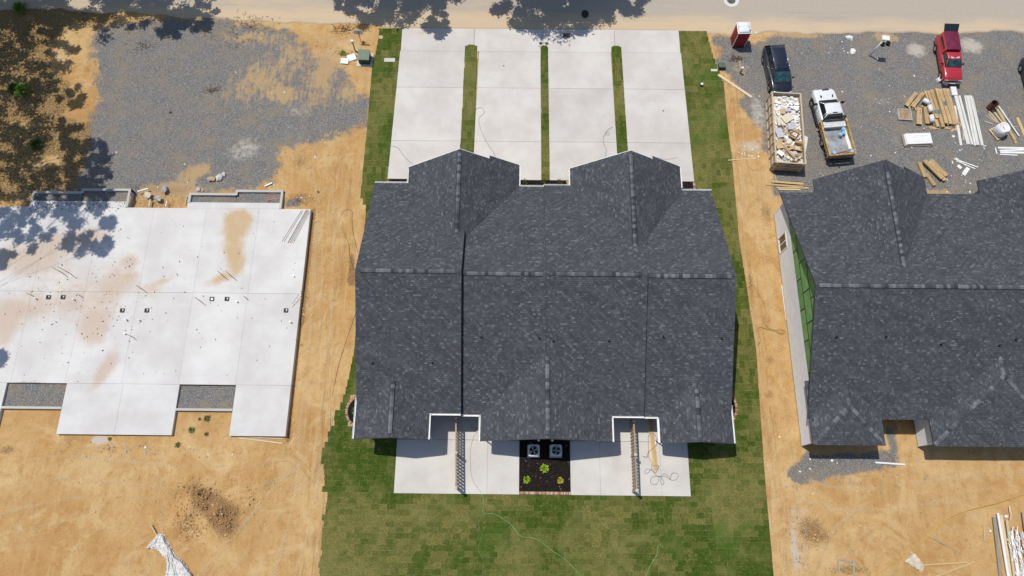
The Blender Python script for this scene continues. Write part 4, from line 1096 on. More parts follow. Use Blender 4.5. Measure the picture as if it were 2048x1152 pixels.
# rear hipped wings
for (x0, x1, xr_, zr, yh, yv, yin, seed) in ((21.84, 27.12, 24.40, 4.10, 8.30, 9.75, 10.3, 81), (30.64, 40.2, 35.45, 5.0, 10.45, 11.9, 12.4, 84)):
    yo = 5.6; s1 = (zr - 3.0) / (xr_ - x0); s2 = (zr - 3.0) / (x1 - xr_); s3 = (zr - 3.0) / (yh - yo)
    c1 = math.hypot(1, s1); c2 = math.hypot(1, s2); c3 = math.hypot(1, s3)
    # u runs from yo; a point is kept on the side slope while it lies below the hip plane
    wing_plane(h2, yo, yin, x0, 3.0, xr_, zr, seed, keep=lambda u, v: (v / c1 * s1) <= u * s3 + 0.03, deck=[(x0, yo, 3.0), (x0, yin, 3.0), (xr_, yin, zr), (xr_, yh, zr)])
    wing_plane(h2, yo, yin, x1, 3.0, xr_, zr, seed + 1, keep=lambda u, v: (v / c2 * s2) <= u * s3 + 0.03, deck=[(x1, yo, 3.0), (x1, yin, 3.0), (xr_, yin, zr), (xr_, yh, zr)])
    L3 = math.hypot(yh - yo, zr - 3.0)
    vs = [(x0, yo, 3.0), (x1, yo, 3.0), (xr_, yh, zr)]; vs2 = [(p[0], p[1], p[2] - .13) for p in vs]
    MB().add(vs + vs2, [(0, 1, 2), (5, 4, 3), (0, 3, 4, 1), (1, 4, 5, 2), (2, 5, 3, 0)]).build('roof', M_DECK, h2)
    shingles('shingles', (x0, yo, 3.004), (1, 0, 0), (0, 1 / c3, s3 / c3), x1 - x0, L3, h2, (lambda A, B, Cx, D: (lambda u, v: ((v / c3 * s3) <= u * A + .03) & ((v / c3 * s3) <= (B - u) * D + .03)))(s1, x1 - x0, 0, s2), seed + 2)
    caps(h2, (x0 + .1, yo + .1, 3.03), (xr_ - .05, yh - .05, zr), .28, .28, w=.15, vent=False)
    caps(h2, (x1 - .1, yo + .1, 3.03), (xr_ + .05, yh - .05, zr), .28, .28, w=.15, vent=False)
    caps(h2, (xr_, yh, zr), (xr_, yv, zr), s1, s1, w=.14)
# more wing out of view keeps the plan closed
wing_plane(h2, 5.6, 10.0, 44.0, 3.0, 46.7, 4.1, 90); wing_plane(h2, 5.6, 10.0, 49.4, 3.0, 46.7, 4.1, 91)
for (p) in ((23.374, 13.015, 4.8), (26.989, 13.053, 4.8), (31.011, 12.588, 4.7), (35.231, 12.556, 4.7), (36.389, 12.96, 4.8)):
    vent_pipe(h2, p[0], p[1], 3.0 + (p[1] - 7.5) * 4.2 / (YR2 - 7.5), .44)
# west wall: white lapped siding below, green sheathing above
WX = 22.20
side_gable(h2, WX + .03, 8.1, 25.23, YR2, 2.95, ZR - .3, simple('framing_wall', (0.33, 0.27, 0.18), 0.8), 0.12)
sid = MB(); lap = 0.115
wy0, wy1, wz0, wz1 = 21.55, 22.85, 0.42, 1.95
nl = 23
for k in range(nl):
    z0 = 0.22 + k * lap; z1 = z0 + lap
    spans = [(5.9, 25.25)]
    if z1 > wz0 and z0 < wz1: spans = [(5.9, wy0), (wy1, 25.25)]
    for a, b in spans:
        sid.add([(WX - .035, a, z0), (WX - .035, b, z0), (WX - .012, b, z1), (WX - .012, a, z1), (WX + .02, a, z0), (WX + .02, b, z0)], [(3, 2, 1, 0), (0, 1, 5, 4)])
tag(sid.build('siding', M_SIDING, h2), None, None, None, 'stuff')
MB().span((WX - .045, 25.25, .2), (WX + .1, 25.33, 2.87)).build('corner_trim', M_WHITE, h2)
MB().span((WX - .045, 5.82, .2), (WX + .1, 5.90, 2.87)).build('corner_trim', M_WHITE, h2)
MB().span((WX - .05, 5.8, -.1), (WX + .05, 25.3, .20)).build('sill_course', simple('tan_sill', (0.50, 0.42, 0.28), 0.8), h2)
wf = MB()
for (a, b, c, d) in ((wy0 - .08, wy0 + .04, wz0 - .08, wz1 + .08), (wy1 - .04, wy1 + .08, wz0 - .08, wz1 + .08), (wy0, wy1, wz0 - .08, wz0 + .04), (wy0, wy1, wz1 - .04, wz1 + .08)):
    wf.span((WX - .07, a, c), (WX + .02, b, d))
wf = wf.build('window', M_WHITE, h2)
MB().span((WX - .03, 22.15, wz0 + .04), (WX + .01, 22.25, wz1 - .04)).build('mullion', M_WHITE, wf)
MB().span((WX - .005, wy0 + .04, wz0 + .04), (WX + .005, 22.15, wz1 - .04)).span((WX - .005, 22.25, wz0 + .04), (WX + .005, wy1 - .04, wz1 - .04)).build('pane', M_GLASSD, wf)
M_ZIP = simple('green_sheathing', (0.18, 0.36, 0.12), 0.75, 0.14, 2.0, 0.1, 60, rv=0.12)
M_TAPE = simple('black_seam_tape', (0.03, 0.03, 0.03), 0.6, 0.1)
def zmax(y): return 3.0 + (y - 7.5) * 4.2 / (YR2 - 7.5) - .17 if y < YR2 else 3.0 + (25.92 - y) * 4.2 / (25.92 - YR2) - .17
z0s = [(2.87, 3.75), (3.77, 4.97), (4.99, 6.19), (6.21, 7.3)]
tape = MB()
for r_i, (za, zb) in enumerate(z0s):
    y = 6.0 + (0.0, 1.2, 0.4, 1.6)[r_i] - 2.44
    while y < 25.3:
        a, b = max(5.95, y + .01), min(25.25, y + 2.43)
        y += 2.44
        if b - a < .1: continue
        # polygon clipped under the rake
        ys_ = np.linspace(a, b, 13); top = np.minimum(zb, [zmax(q) for q in ys_])
        ok = top > za + .03
        if not ok.any(): continue
        ys_, top = ys_[ok], top[ok]
        if len(ys_) < 2: continue
        vs = []; n = len(ys_)
        for xx in (WX + .028, WX + .005):
            vs += [(xx, q, za) for q in ys_] + [(xx, q, tt) for q, tt in zip(ys_, top)]
        fs = [(k, 2 * n + k, 2 * n + k + 1, k + 1) for k in range(0)]
        for k in range(n - 1):
            fs.append((2 * n + k, 3 * n + k, 3 * n + k + 1, 2 * n + k + 1)); fs.append((n + k, n + k + 1, 3 * n + k + 1, 3 * n + k))
        fs.append((0, n, 3 * n, 2 * n)); fs.append((n - 1, 3 * n - 1, 4 * n - 1, 2 * n - 1))
        MB().add(vs, fs).build('sheathing_panel', M_ZIP, h2)
        if len(top) and top[0] > za + .05: tape.span((WX - .003, ys_[0] - .05, za), (WX + .003, ys_[0] + .05, float(top[0])))
    yy = [q for q in np.linspace(6, 25.2, 200) if zmax(q) > zb + .02]
    if yy and r_i < 3: tape.span((WX - .006, min(yy), zb - .04), (WX - .001, max(yy), zb + .06))
tape.build('seam_tape', M_TAPE, h2)
# siding-clad side of the next wing
NXW = 31.12
sid = MB()
for k in range(24):
    z0 = .2 + k * lap; z1 = z0 + lap
    sid.add([(NXW - .035, 5.95, z0), (NXW - .035, 7.95, z0), (NXW - .012, 7.95, z1), (NXW - .012, 5.95, z1), (NXW + .02, 5.95, z0), (NXW + .02, 7.95, z0)], [(3, 2, 1, 0), (0, 1, 5, 4)])
tag(sid.build('siding', M_SIDING, h2), None, None, None, 'stuff')
MB().span((NXW - .05, 5.86, .1), (NXW + .1, 5.95, 2.95)).build('corner_trim', M_WHITE, h2)
MB().span((NXW + .03, 5.95, 0), (39.7, 6.08, 2.95)).span((22.4, 5.95, 2.4), (26.7, 6.05, 2.95)).span((26.55, 5.95, 0), (26.7, 8.1, 2.95)).span((26.7, 7.98, 0), (31.1, 8.1, 3.0)).build('rear_wall', simple('warm_grey_wall', (0.30, 0.28, 0.24), 0.8), h2)  # rear walls in one even warm grey
MB().span((NXW + .03, 6.08, 0), (NXW + .15, 8.1, 2.95)).build('wall', M_GREYWALL, h2)
MB().span((22.5, 25.1, 0), (49.0, 25.23, 3.0)).build('front_wall', MATS['framing_wall'], h2)

# ---------------------------------------------------------------- foundation slab on the left
ZS = 0.30
slab = thing('house_foundation', 'bare stained concrete foundation slab of the next townhouse row, at the left', 'foundation', (0, 0, 0))
S_STAIN = [((-23.563, 24.206, 0.3), 1.15, 1.1, 0, 1.35), ((-23.885, 22.819, 0.3), 1.15, 1.7, -5, .8), ((-23.438, 20.785, 0.3), 0.9, 1.6, 0, 0.9), ((-23.013, 20.12, 0.3), 0.5, 0.7, 0, 0.9), ((-24.616, 18.78, 0.3), 1.3, 0.6, 20, 0.8), ((-29.34, 18.512, 0.3), 1.6, 0.5, 20, 0.75), ((-31.902, 18.925, 0.3), 1.0, 1.0, 0, 0.6), ((-18.909, 21.506, 0.3), 1.2, 2.0, 0, 0.28), ((-18.927, 17.965, 0.3), 0.8, 0.5, 0, 0.3), ((-17.915, 7.351, 0.3), .6, .6, 0, 0.45), ((-29.977, 17.419, 0.3), 1.5, 0.6, 0, 0.5)]
S_PINK = [((-40.551, 20.387, 0.3), 4.2, 1.8, 0, 1.0), ((-35.567, 22.7, 0.3), 1.6, 0.9, 0, 0.9), ((-40.775, 16.022, 0.3), 2.6, 1.5, 0, 0.9), ((-36.055, 16.926, 0.3), 3.2, 2.0, 0, 0.7), ((-33.905, 14.404, 0.3), 1.4, 1.6, 10, 1.0), ((-32.69, 18.697, 0.3), 1.8, 2.2, 0, 0.75), ((-32.456, 11.137, 0.3), 0.7, 1.9, -25, 1.15), ((-41.085, 13.914, 0.3), 1.0, 1.4, 0, 0.9), ((-32.188, 20.472, 0.3), 0.8, 0.5, 0, 0.7), ((-38.432, 22.214, 0.3), 2.0, 1.0, 0, 0.6)]
S_GRIME = [((-38.963, 17.978, 0.3), 1.4, 0.6, 0, 0.55), ((-40.317, 15.814, 0.3), 1.2, 0.8, 0, 0.55), ((-33.018, 16.101, 0.3), 1.1, 0.8, 0, 0.5), ((-37.218, 25.566, 0.3), 3.2, 0.22, 0, 0.75), ((-30.684, 16.766, 0.3), 1.0, 1.1, 0, 0.48), ((-38.181, 10.077, 0.3), 2.4, 0.22, 0, 0.7), ((-21.101, 25.729, 0.3), 0.6, 0.12, 0, 0.6), ((-38.107, 22.674, 0.3), 3.0, 1.6, 0, 0.42), ((-30.594, 14.021, 0.3), 0.5, 0.4, 0, 0.4)]
SATT = {'stain': col_attr(S_STAIN), 'pink': col_attr(S_PINK), 'grime': col_attr(S_GRIME)}
XR_ = -17.55
def sp(name, x0, y0, x1, y1, n=None):
    nx = max(2, int((x1 - x0) / 0.35)); ny = max(2, int((y1 - y0) / 0.35))
    panel(name, [(x0, y0), (x1, y0), (x1, y1), (x0, y1)], -0.1, ZS, M_SLAB, slab, (nx, ny), 0.007, SATT)
yA, yB, yC, yD = 6.10, 10.05, 17.65, 25.28
xJ = [-45.6, -40.6, -36.2, -31.3, -26.75, -22.2, XR_]
xj = [(-42.208, 16.863, 0.3)[0], (-39.747, 16.888, 0.3)[0], (-35.398, 16.933, 0.3)[0], (-30.968, 16.978, 0.3)[0], (-26.457, 17.024, 0.3)[0], (-21.946, 17.07, 0.3)[0], XR_]
xj[0] = -45.6
for k in range(6):
    sp('concrete_panel', xj[k], yB, xj[k + 1], yC); sp('concrete_panel', xj[k], yC, xj[k + 1], yD)
e1, e2, e3, e4, e5, e6 = (-21.896, 6.088, 0.3)[0], (-26.337, 6.118, 0.3)[0], (-35.248, 6.063, 0.3)[0], (-39.984, 7.896, 0.3)[0], (-30.776, 6.11, 0.3)[0], -45.6
sp('concrete_panel', e1, yA, XR_, yB - .0); sp('concrete_panel', e5, yA, e2, yB); sp('concrete_panel', e3, yA, e5, yB); sp('concrete_panel', -45.6, yA, e4, yB)
for (pa, pb) in (((60, 408), (258, 408)), ((376, 408), (565, 411))): pass
fx = [(-41.732, 25.521, 0.3)[0], (-33.306, 25.606, 0.3)[0], (-28.175, 25.281, 0.3)[0], (-20.112, 25.362, 0.3)[0]]
sp('concrete_panel', fx[0], yD, fx[1], yD + 0.55); sp('concrete_panel', fx[2], yD, fx[3], yD + 0.55)
M_STEM = concrete_mat('stem_concrete', (0.50, 0.49, 0.45), 0.05)
def stem(pts, w=0.2, z=0.36, closed=False):
    mb = MB()
    for a, b in zip(pts[:-1], pts[1:]):
        x0, x1 = sorted((a[0], b[0])); y0, y1 = sorted((a[1], b[1]))
        mb.span((x0 - w / 2, y0 - w / 2, -.3), (x1 + w / 2, y1 + w / 2, z))
    # butt joints: union-like by small offsets of height
    for i in range(0, len(mb.v), 8):
        dz = 0.002 * (i // 8)
        for q in range(4, 8): v = mb.v[i + q]; mb.v[i + q] = (v[0], v[1], v[2] + dz)
    o = mb.build('stem_wall', M_STEM, slab); return o
def gravel_fill(x0, y0, x1, y1, z=0.16):
    me, X_, Y_ = grid_mesh('gravel_fill', np.arange(x0, x1 + .01, .12), np.arange(y0, y1 + .01, .12), lambda X, Y: z + (fbm(X, Y, 2.5, 4, 7) - .5) * .12)
    set_attr(me, 'gravel', np.ones(X_.shape) * 1.4); set_attr(me, 'dark', np.clip(fbm(X_, Y_, .6, 3, 5) - .35, 0, 1))
    tag(finish('gravel_fill', me, M_GROUND, slab), None, None, None, 'stuff')
def wx(x, y, z=.34): return None
for (xa, xm, xb, yl, yh) in ((fx[0] + .1, (-37.401, 26.627, 0.36)[0], fx[1] - .05, (-40.219, 26.646, 0.36)[1], (-35.946, 26.929, 0.36)[1]), (fx[2] + .1, (-24.101, 26.762, 0.36)[0], fx[3] - .05, (-26.368, 26.596, 0.36)[1], (-22.09, 26.925, 0.36)[1])):
    stem([(xa, yD + .6), (xa, yl), (xm, yl), (xm, yh), (xb, yh), (xb, yD + .1)])
    gravel_fill(xa + .1, yD + .55, xm, yl - .1); gravel_fill(xm, yD + .55, xb - .1, yh - .1)
for (xa, xb, yw) in ((e4, e3, (-37.298, 8.109, 0.36)[1]), (e2, e1, (-24.217, 8.089, 0.36)[1])):
    stem([(xa + .1, yw), (xb - .1, yw)], 0.18, 0.33)
    gravel_fill(xa + .02, yw + .09, xb - .02, yB - .02, 0.10)
# form boards left on the slab
M_FORM = wood('form_lumber', (0.55, 0.50, 0.42), 0.8)
for (a, b) in (((-41.689, 25.521, 0.3), (-41.734, 26.47, 0.3)), ((-33.246, 25.512, 0.3), (-33.179, 26.318, 0.3)), ((-28.367, 25.538, 0.25), (-28.373, 26.391, 0.25))):
    board('form_board', (a[0], a[1]), (b[0], b[1]), .05, .2, M_FORM, .12, slab)

# plumbing and conduits standing out of the slab
M_PVC = simple('white_pipe', (0.75, 0.75, 0.73), 0.4, 0.06); M_COND = simple('grey_conduit', (0.30, 0.31, 0.32), 0.5, 0.2); M_CONDD = simple('dark_conduit', (0.06, 0.06, 0.065), 0.6, 0.2)
def standpipe(name, label, p, h, r, m, m2=None, group=None, lean=(0, 0)):
    t = thing(name, label, 'pipe', (p[0], p[1], ZS), 0, group)
    MB().tube([(0, 0, -.05), (lean[0] * .5, lean[1] * .5, h * .5)], r * 1.25, 7).build('lower_pipe', m2 or m, t, True)  # lower half of the pipe, thicker and darker than the upper half
    MB().tube([(lean[0] * .5, lean[1] * .5, h * .5), (lean[0], lean[1], h)], r, 7).build('upper_pipe', m, t, True)
conds = [((-36.86, 19.182, 0.3), 1.7, 'right one of the pair of tall thin conduits near the tree shade on the slab'), ((-37.493, 19.22, 0.3), 1.5, 'left one of the pair of tall thin conduits near the tree shade on the slab'),
         ((-30.589, 17.846, 0.3), 1.2, 'thin conduit standing near the middle joint of the slab'), ((-35.584, 17.232, 0.3), .7, 'thin conduit standing just right of the two leftmost black floor boxes'),
         ((-39.579, 17.235, 0.3), .8, 'thin conduit standing left of the two leftmost black floor boxes'), ((-23.41, 19.055, 0.3), 1.4, 'right one of the pair of tall conduits below the long tan stain'), ((-24.121, 19.092, 0.3), 1.4, 'left one of the pair of tall conduits below the long tan stain'),
         ((-25.652, 16.861, 0.3), 1.3, 'conduit standing left of the two floor boxes in the right half of the slab'), ((-22.004, 17.199, 0.3), .7, 'short conduit right of the two floor boxes in the right half of the slab'),
         ((-17.362, 17.591, 0.3), .9, 'short conduit at the right edge of the slab, level with the cross joint'), ((-30.678, 13.813, 0.3), 1.0, 'conduit standing lowest in the centre of the slab'), ((-17.342, 13.577, 0.3), .8, 'short conduit at the right edge of the slab, below the pale sticks')]
for p, h, lab in conds: standpipe('conduit', lab, p, h, .022, M_COND, M_CONDD, 'thin conduits standing up from the slab')
for p, h, lab in (((-39.233, 16.98, 0.3), .28, 'white stub pipe beside the leftmost conduit on the slab'), ((-36.096, 16.926, 0.3), .28, 'white stub pipe right of the two leftmost black floor boxes'), ((-31.473, 15.269, 0.3), .3, 'left white stub pipe below the two middle floor boxes'),
                  ((-30.409, 15.238, 0.3), .3, 'right white stub pipe below the two middle floor boxes'), ((-22.702, 16.891, 0.3), .25, 'white stub pipe between a floor box and a short conduit, right half of the slab'), ((-18.125, 15.195, 0.3), .3, 'white stub pipe below the rightmost floor box'), ((-18.315, 19.151, 0.3), .15, 'low white stub near the right edge of the slab'), ((-31.376, 14.097, 0.3), .2, 'white stub just left of the lowest middle conduit')):
    t = thing('stub_pipe', lab, 'pipe', (p[0], p[1], ZS), 0, 'white stub pipes on the slab')
    MB().cyl((0, 0, -.02), .055, h, 12).build('pipe', M_PVC, t, False); MB().cyl((0, 0, h - .05), .066, .05, 12).build('cap', M_PVC, t)
for p, lab in (((-38.261, 17.14, 0.3), 'black open floor box farthest left on the slab'), ((-37.069, 17.153, 0.3), 'black open floor box second from the left on the slab'), ((-31.989, 16.069, 0.3), 'black floor box left of the middle pair on the slab'),
               ((-29.99, 16.09, 0.3), 'black floor box right of the middle pair on the slab'), ((-24.829, 17.127, 0.3), 'black floor box with a white bottom, right half of the slab'), ((-23.598, 17.14, 0.3), 'black floor box with dark bottom, just right of the white-bottomed one'), ((-18.646, 16.206, 0.3), 'black floor box nearest the right edge of the slab')):
    t = thing('floor_box', lab, 'floor box', (p[0], p[1], ZS), 0, 'black open floor boxes set in the slab')
    w = .165
    MB().span((-w, -w, 0), (w, -w + .05, .09)).span((-w, w - .05, 0), (w, w, .09)).span((-w, -w + .05, 0), (-w + .05, w - .05, .09)).span((w - .05, -w + .05, 0), (w, w - .05, .09)).build('frame', M_BLACK, t)
    MB().add([(-w + .05, -w + .05, .012), (w - .05, -w + .05, .012), (w - .05, w - .05, .012), (-w + .05, w - .05, .012)], [(0, 1, 2, 3)]).build('bottom', M_PVC if 'white' in lab[:34] else M_CONDD, t)
    MB().add([(-.02, .02, .02), (.13, -.05, .02), (.13, .13, .05), (0, .13, .05)], [(0, 1, 2, 3)]).build('flap', M_PVC, t)
# thin sticks and rods lying at the top right corner
rr = random.Random(2)
M_ROD = simple('rebar_steel', (0.30, 0.27, 0.24), 0.7, 0.25)
i = 0
for (a, b, w, lab) in (((-18.329, 25.146, 0.3), (-19.67, 22.268, 0.3), .03, 'leftmost thin rod of the bundle in the slab corner'), ((-18.2, 25.147, 0.3), (-19.496, 22.224, 0.3), .03, 'second thin rod from the left in the slab corner'), ((-17.905, 25.197, 0.3), (-19.148, 22.137, 0.3), .09, 'wide grey board in the rod bundle at the slab corner'),
                     ((-17.777, 25.198, 0.3), (-18.98, 22.139, 0.3), .05, 'rod just right of the wide grey board in the slab corner'), ((-17.686, 25.152, 0.3), (-18.848, 22.095, 0.3), .03, 'second rod from the right in the slab corner'), ((-17.629, 25.012, 0.3), (-18.685, 22.142, 0.3), .03, 'rightmost rod of the bundle in the slab corner'),
                     ((-17.737, 17.631, 0.3), (-18.217, 16.765, 0.3), .03, 'left one of three pale sticks at the right slab edge'), ((-17.522, 17.547, 0.3), (-18.076, 16.596, 0.3), .03, 'middle one of three pale sticks at the right slab edge'), ((-17.494, 17.288, 0.3), (-18.225, 16.466, 0.3), .03, 'longest one of three pale sticks at the right slab edge')):
    o = board('rod' if 'board' not in lab else 'grey_board', a[:2], b[:2], w, .025, M_ROD if i < 6 else M_FORM, ZS + .004)
    tag(o, lab, 'rod' if 'board' not in lab else 'board', 'sticks and rods lying on the slab'); i += 1
# leaves and crumbs blown onto the slab
cr = MB()
for k in range(420):
    q = rr.random()
    if q < .4: x, y = rr.uniform(fx[0], fx[1]), yD + rr.gauss(.15, .35)
    elif q < .7: x, y = rr.gauss(-34, 3), rr.gauss(17, 3)
    else: x, y = rr.uniform(-44, XR_ - .3), rr.uniform(10.5, 25)
    if x < xj[0] or x > XR_ - .2 or y > yD + .5 or y < yB: continue
    if y > yD and not (fx[0] < x < fx[1] or fx[2] < x < fx[3]): continue
    s = rr.uniform(.02, .06)
    cr.box((x, y, ZS + s * .3), (s * rr.uniform(1, 2.6), s, s * .5), rr.uniform(0, 3))
tag(cr.build('twigs_and_crumbs', simple('leaf_litter', (0.12, 0.085, 0.05), 0.9, 0.4)), 'twigs and soil crumbs scattered on the slab', None, None, 'stuff')

# ---------------------------------------------------------------- trees around the lots (their shade falls into the picture)
t_ = NT('leaf_green')
lc = t_.mix(t_.attr('tint'), (0.022, 0.05, 0.010), (0.085, 0.15, 0.03))
M_LEAF = t_.fin(lc, 0.6, spec=0.3)
M_BARK = simple('tree_bark', (0.16, 0.12, 0.09), 0.95, 0.35, 8, 0.8, 18)

def crown_mesh(name, centres, nleaf, size, seed):
    r = np.random.RandomState(seed); P = []; T = []
    for (cx, cy, cz, rx, rz_) in centres:
        ncl = int(30 * (rx / 3.0) ** 2) + 9
        d = r.normal(size=(ncl, 3)); d /= np.linalg.norm(d, axis=1)[:, None]
        rad = r.uniform(0.2, 1.5, ncl) ** 0.6
        cc = d * rad[:, None] * [rx, rx, rz_] * r.uniform(.8, 1.15, (ncl, 1)) + [cx, cy, cz]
        m = max(4, int(nleaf / ncl * .9 / 1.0))
        for c in cc:
            s = max(.16, r.uniform(.18, .5) * rx / 3)
            P.append(c + r.normal(size=(m, 3)) * [s, s, s * .6]); T.append(np.clip(r.normal(.4, .15) + r.normal(0, .18, m), 0, 1))
    P = np.concatenate(P); T = np.concatenate(T); n = len(P)
    a = r.normal(size=(n, 3)); a /= np.linalg.norm(a, axis=1)[:, None]
    a[:, 2] *= .5
    b = np.cross(a, r.normal(size=(n, 3))); b /= np.linalg.norm(b, axis=1)[:, None]
    s = r.uniform(.6, 1.3, n)[:, None] * size
    V = np.stack([P - a * s, P + b * s * .5, P + a * s, P - b * s * .5], 1).reshape(-1, 3)
    me = np_mesh(name, V, (np.arange(n)[:, None] * 4 + [[0, 1, 2, 3]]))
    set_attr(me, 'tint', np.repeat(T, 4)); return me

def tree(label, base, centres, nleaf, size=.17, seed=0, r0=.28, lean=.5, limb=.045, group='tall leafy trees round the lots'):
    t = thing('leafy_tree', label, 'tree', (base[0], base[1], 0), 0, group)
    rel = [(c[0] - base[0], c[1] - base[1], c[2], c[3], c[4]) for c in centres]
    top = max(c[2] for c in rel)
    rr = random.Random(seed); tk = MB()
    mx = sum(c[0] for c in rel) / len(rel); my = sum(c[1] for c in rel) / len(rel)
    trunk = chain([(0, 0, -.2), (mx * .05, my * .05, top * .25), (mx * lean * .5, my * lean * .5, top * .5), (mx * lean, my * lean, top * .85)], 5, .05, seed)
    tk.tube(trunk, r0, 9, r_end=r0 * .3)
    for c in rel:
        s = trunk[int(len(trunk) * rr.uniform(.45, .8))]
        e = Vector((c[0], c[1], c[2]))
        mid = s.lerp(e, .5) + Vector((rr.uniform(-.6, .6), rr.uniform(-.6, .6), rr.uniform(.0, .8)))
        tk.tube(chain([s, mid, e], 5, .05, seed), limb, 6, r_end=.01)
        for k in range(5):
            e2 = e + Vector((rr.uniform(-1, 1) * c[3] * .7, rr.uniform(-1, 1) * c[3] * .7, rr.uniform(-.5, .7) * c[4]))
            tk.tube([mid.lerp(e, .6), e2], .022, 4, r_end=.008)
    tk.build('trunk', M_BARK, t, True)
    finish('crown', crown_mesh('crown', rel, nleaf, size, seed), M_LEAF, t)
    return t
def at_shadow(p, h):  # crown point whose shade lands at ground point p
    return (p[0] - .31 * h, p[1] + .236 * h, h)
def cr_(p, h, rx, rz_): return (*at_shadow(p, h), rx, rz_)
tree('tree across the road whose shade crosses the top of the second driveway lane', (3.2, 55.5), [cr_((4.08, 47.683, 0), 9.5, 3.3, 2.2), cr_((1.198, 46.951, 0), 8.5, 2.6, 1.7), cr_((6.938, 46.658, 0), 8.5, 2.6, 1.6), cr_((9.626, 48.209, 0), 9.0, 2.2, 1.4), cr_((5.099, 51.282, 0), 10, 3.6, 2.4)], 15000, .16, 3)
tree('tree across the road whose broken shade reaches the top of the leftmost driveway lane', (-10.2, 56), [cr_((-10.317, 47.072, 0), 9.0, 2.3, 1.5), cr_((-13.873, 46.452, 0), 8.6, 2.0, 1.4), cr_((-7.479, 48.041, 0), 9.5, 2.2, 1.5), cr_((-7.334, 44.669, 0), 7.6, 1.2, .8), cr_((-16.115, 47.484, 0), 8.5, 1.4, 1.0), cr_((-11.489, 50.513, 0), 10, 3.4, 2.2)], 6500, .16, 5)
tree('tree across the road shading the gravel edge at the upper left', (-30, 57), [cr_((-33.699, 46.024, 0), 9.0, 2.2, 1.4), cr_((-30.298, 45.709, 0), 8.5, 1.7, 1.1), cr_((-36.674, 46.577, 0), 9.0, 2.2, 1.5), cr_((-32.315, 44.881, 0), 8.4, 1.2, .9), cr_((-39.882, 45.789, 0), 10, 2.4, 1.5), cr_((-35.775, 49.671, 0), 10, 3.4, 2.2)], 4600, .16, 7)
tree('broad tree in the woodland at the top left corner', (-50.5, 47.5), [cr_((-46.641, 46.012, 0), 10, 2.8, 2.0), cr_((-47.871, 43.129, 0), 10, 2.8, 2.0), cr_((-43.457, 44.599, 0), 11, 2.0, 1.3), cr_((-51.281, 45.386, 0), 10, 3.2, 2.6), (-47.6, 47.0, 5.2, 2.3, 2.0)], 6000, .17, 9)
tree('tall tree at the left edge shading the brown ground', (-52, 38), [cr_((-46.609, 39.798, 0), 12, 2.8, 2.0), cr_((-43.338, 37.661, 0), 12, 2.2, 1.4), cr_((-46.175, 36.036, 0), 12, 2.6, 1.6), cr_((-42.14, 40.669, 0), 13, 1.5, 1.0), cr_((-48.988, 38.143, 0), 11, 3, 2), cr_((-40.302, 36.359, 0), 13, 1.1, .8)], 2100, .16, 11)
tree('tall tree at the left edge whose shade reaches the gravel', (-51, 30), [cr_((-43.285, 31.42, 0), 13, 2.6, 1.5), cr_((-39.936, 32.467, 0), 14, 1.3, 1.0), cr_((-37.617, 30.974, 0), 15, 1.3, .9), cr_((-36.681, 28.508, 0), 15, 1.6, 1.0), cr_((-40.023, 28.719, 0), 14, 2.0, 1.2), cr_((-45.879, 32.918, 0), 12, 2.6, 1.6), cr_((-44.137, 28.433, 0), 12, 2.8, 1.6), cr_((-37.865, 26.8, 0), 15, 1.6, 1.0)], 2700, .16, 13)
tree('tall tree left of the slab whose shade dapples the concrete', (-48, 18), [cr_((-41.819, 25.898, 0.3), 15, 2.2, 1.2), cr_((-38.552, 24.753, 0.3), 16, 1.6, .9), cr_((-35.788, 25.959, 0.3), 16, 1.3, .8), cr_((-41.494, 22.64, 0.3), 15, 1.5, .9), cr_((-37.048, 22.685, 0.3), 16, 1.4, .8), cr_((-34.708, 21.571, 0.3), 17, .8, .5), cr_((-43.307, 24.005, 0.3), 14, 1.6, 1.0), cr_((-42.906, 20.587, 0.3), 14, .8, .6), cr_((-40.989, 11.858, 0.3), 14, .5, .4), cr_((-34.687, 23.629, 0.3), 17, .6, .4)], 3300, .14, 15, r0=.13, lean=.12, limb=.010)

# ---------------------------------------------------------------- vehicles (local frame: nose towards -y, y = 0 at the nose)
def paint(name, col, rough=0.28, **kw): return simple(name, col, rough, 0.05, 3, 0.0, spec=0.6, **{'Coat Weight': 0.6, 'Coat Roughness': 0.08}, **kw)
M_NAVY = paint('dark_blue_paint', (0.012, 0.016, 0.032)); M_WPAINT = paint('white_paint', (0.74, 0.75, 0.76)); M_RED = paint('red_paint', (0.42, 0.022, 0.035), 0.35)
M_MAROON = simple('maroon_paint', (0.16, 0.015, 0.045), 0.4, 0.25, 2, 0.05, spec=0.5); M_FADE = simple('faded_clearcoat', (0.60, 0.38, 0.38), 0.7, 0.3, 8)
M_LAMP = simple('headlamp_glass', (0.55, 0.56, 0.56), 0.15, 0.1, bump=0, spec=0.8); M_TAIL = simple('tail_lamp', (0.35, 0.01, 0.01), 0.3, 0.1, bump=0)
M_TRIM = simple('black_trim', (0.02, 0.02, 0.022), 0.6, 0.2); M_SEAT = simple('seat_cloth', (0.16, 0.155, 0.15), 0.9, 0.2)

def sec(y, w, zb, zt, crown=0.03, tuck=0.05, sh=0.10):
    """closed body cross-section at y: half width w, bottom zb, top zt"""
    zm = zb + (zt - zb) * 0.45
    half = [(w - tuck, zb), (w - 0.01, zb + .10), (w, zm), (w - .015, zt - sh), (w - .07, zt - .03), (w - .16, zt), (w * .45, zt + crown * .7)]
    pts = [(x, y, z) for x, z in half] + [(0, y, zt + crown)] + [(-x, y, z) for x, z in half[::-1]]
    return pts

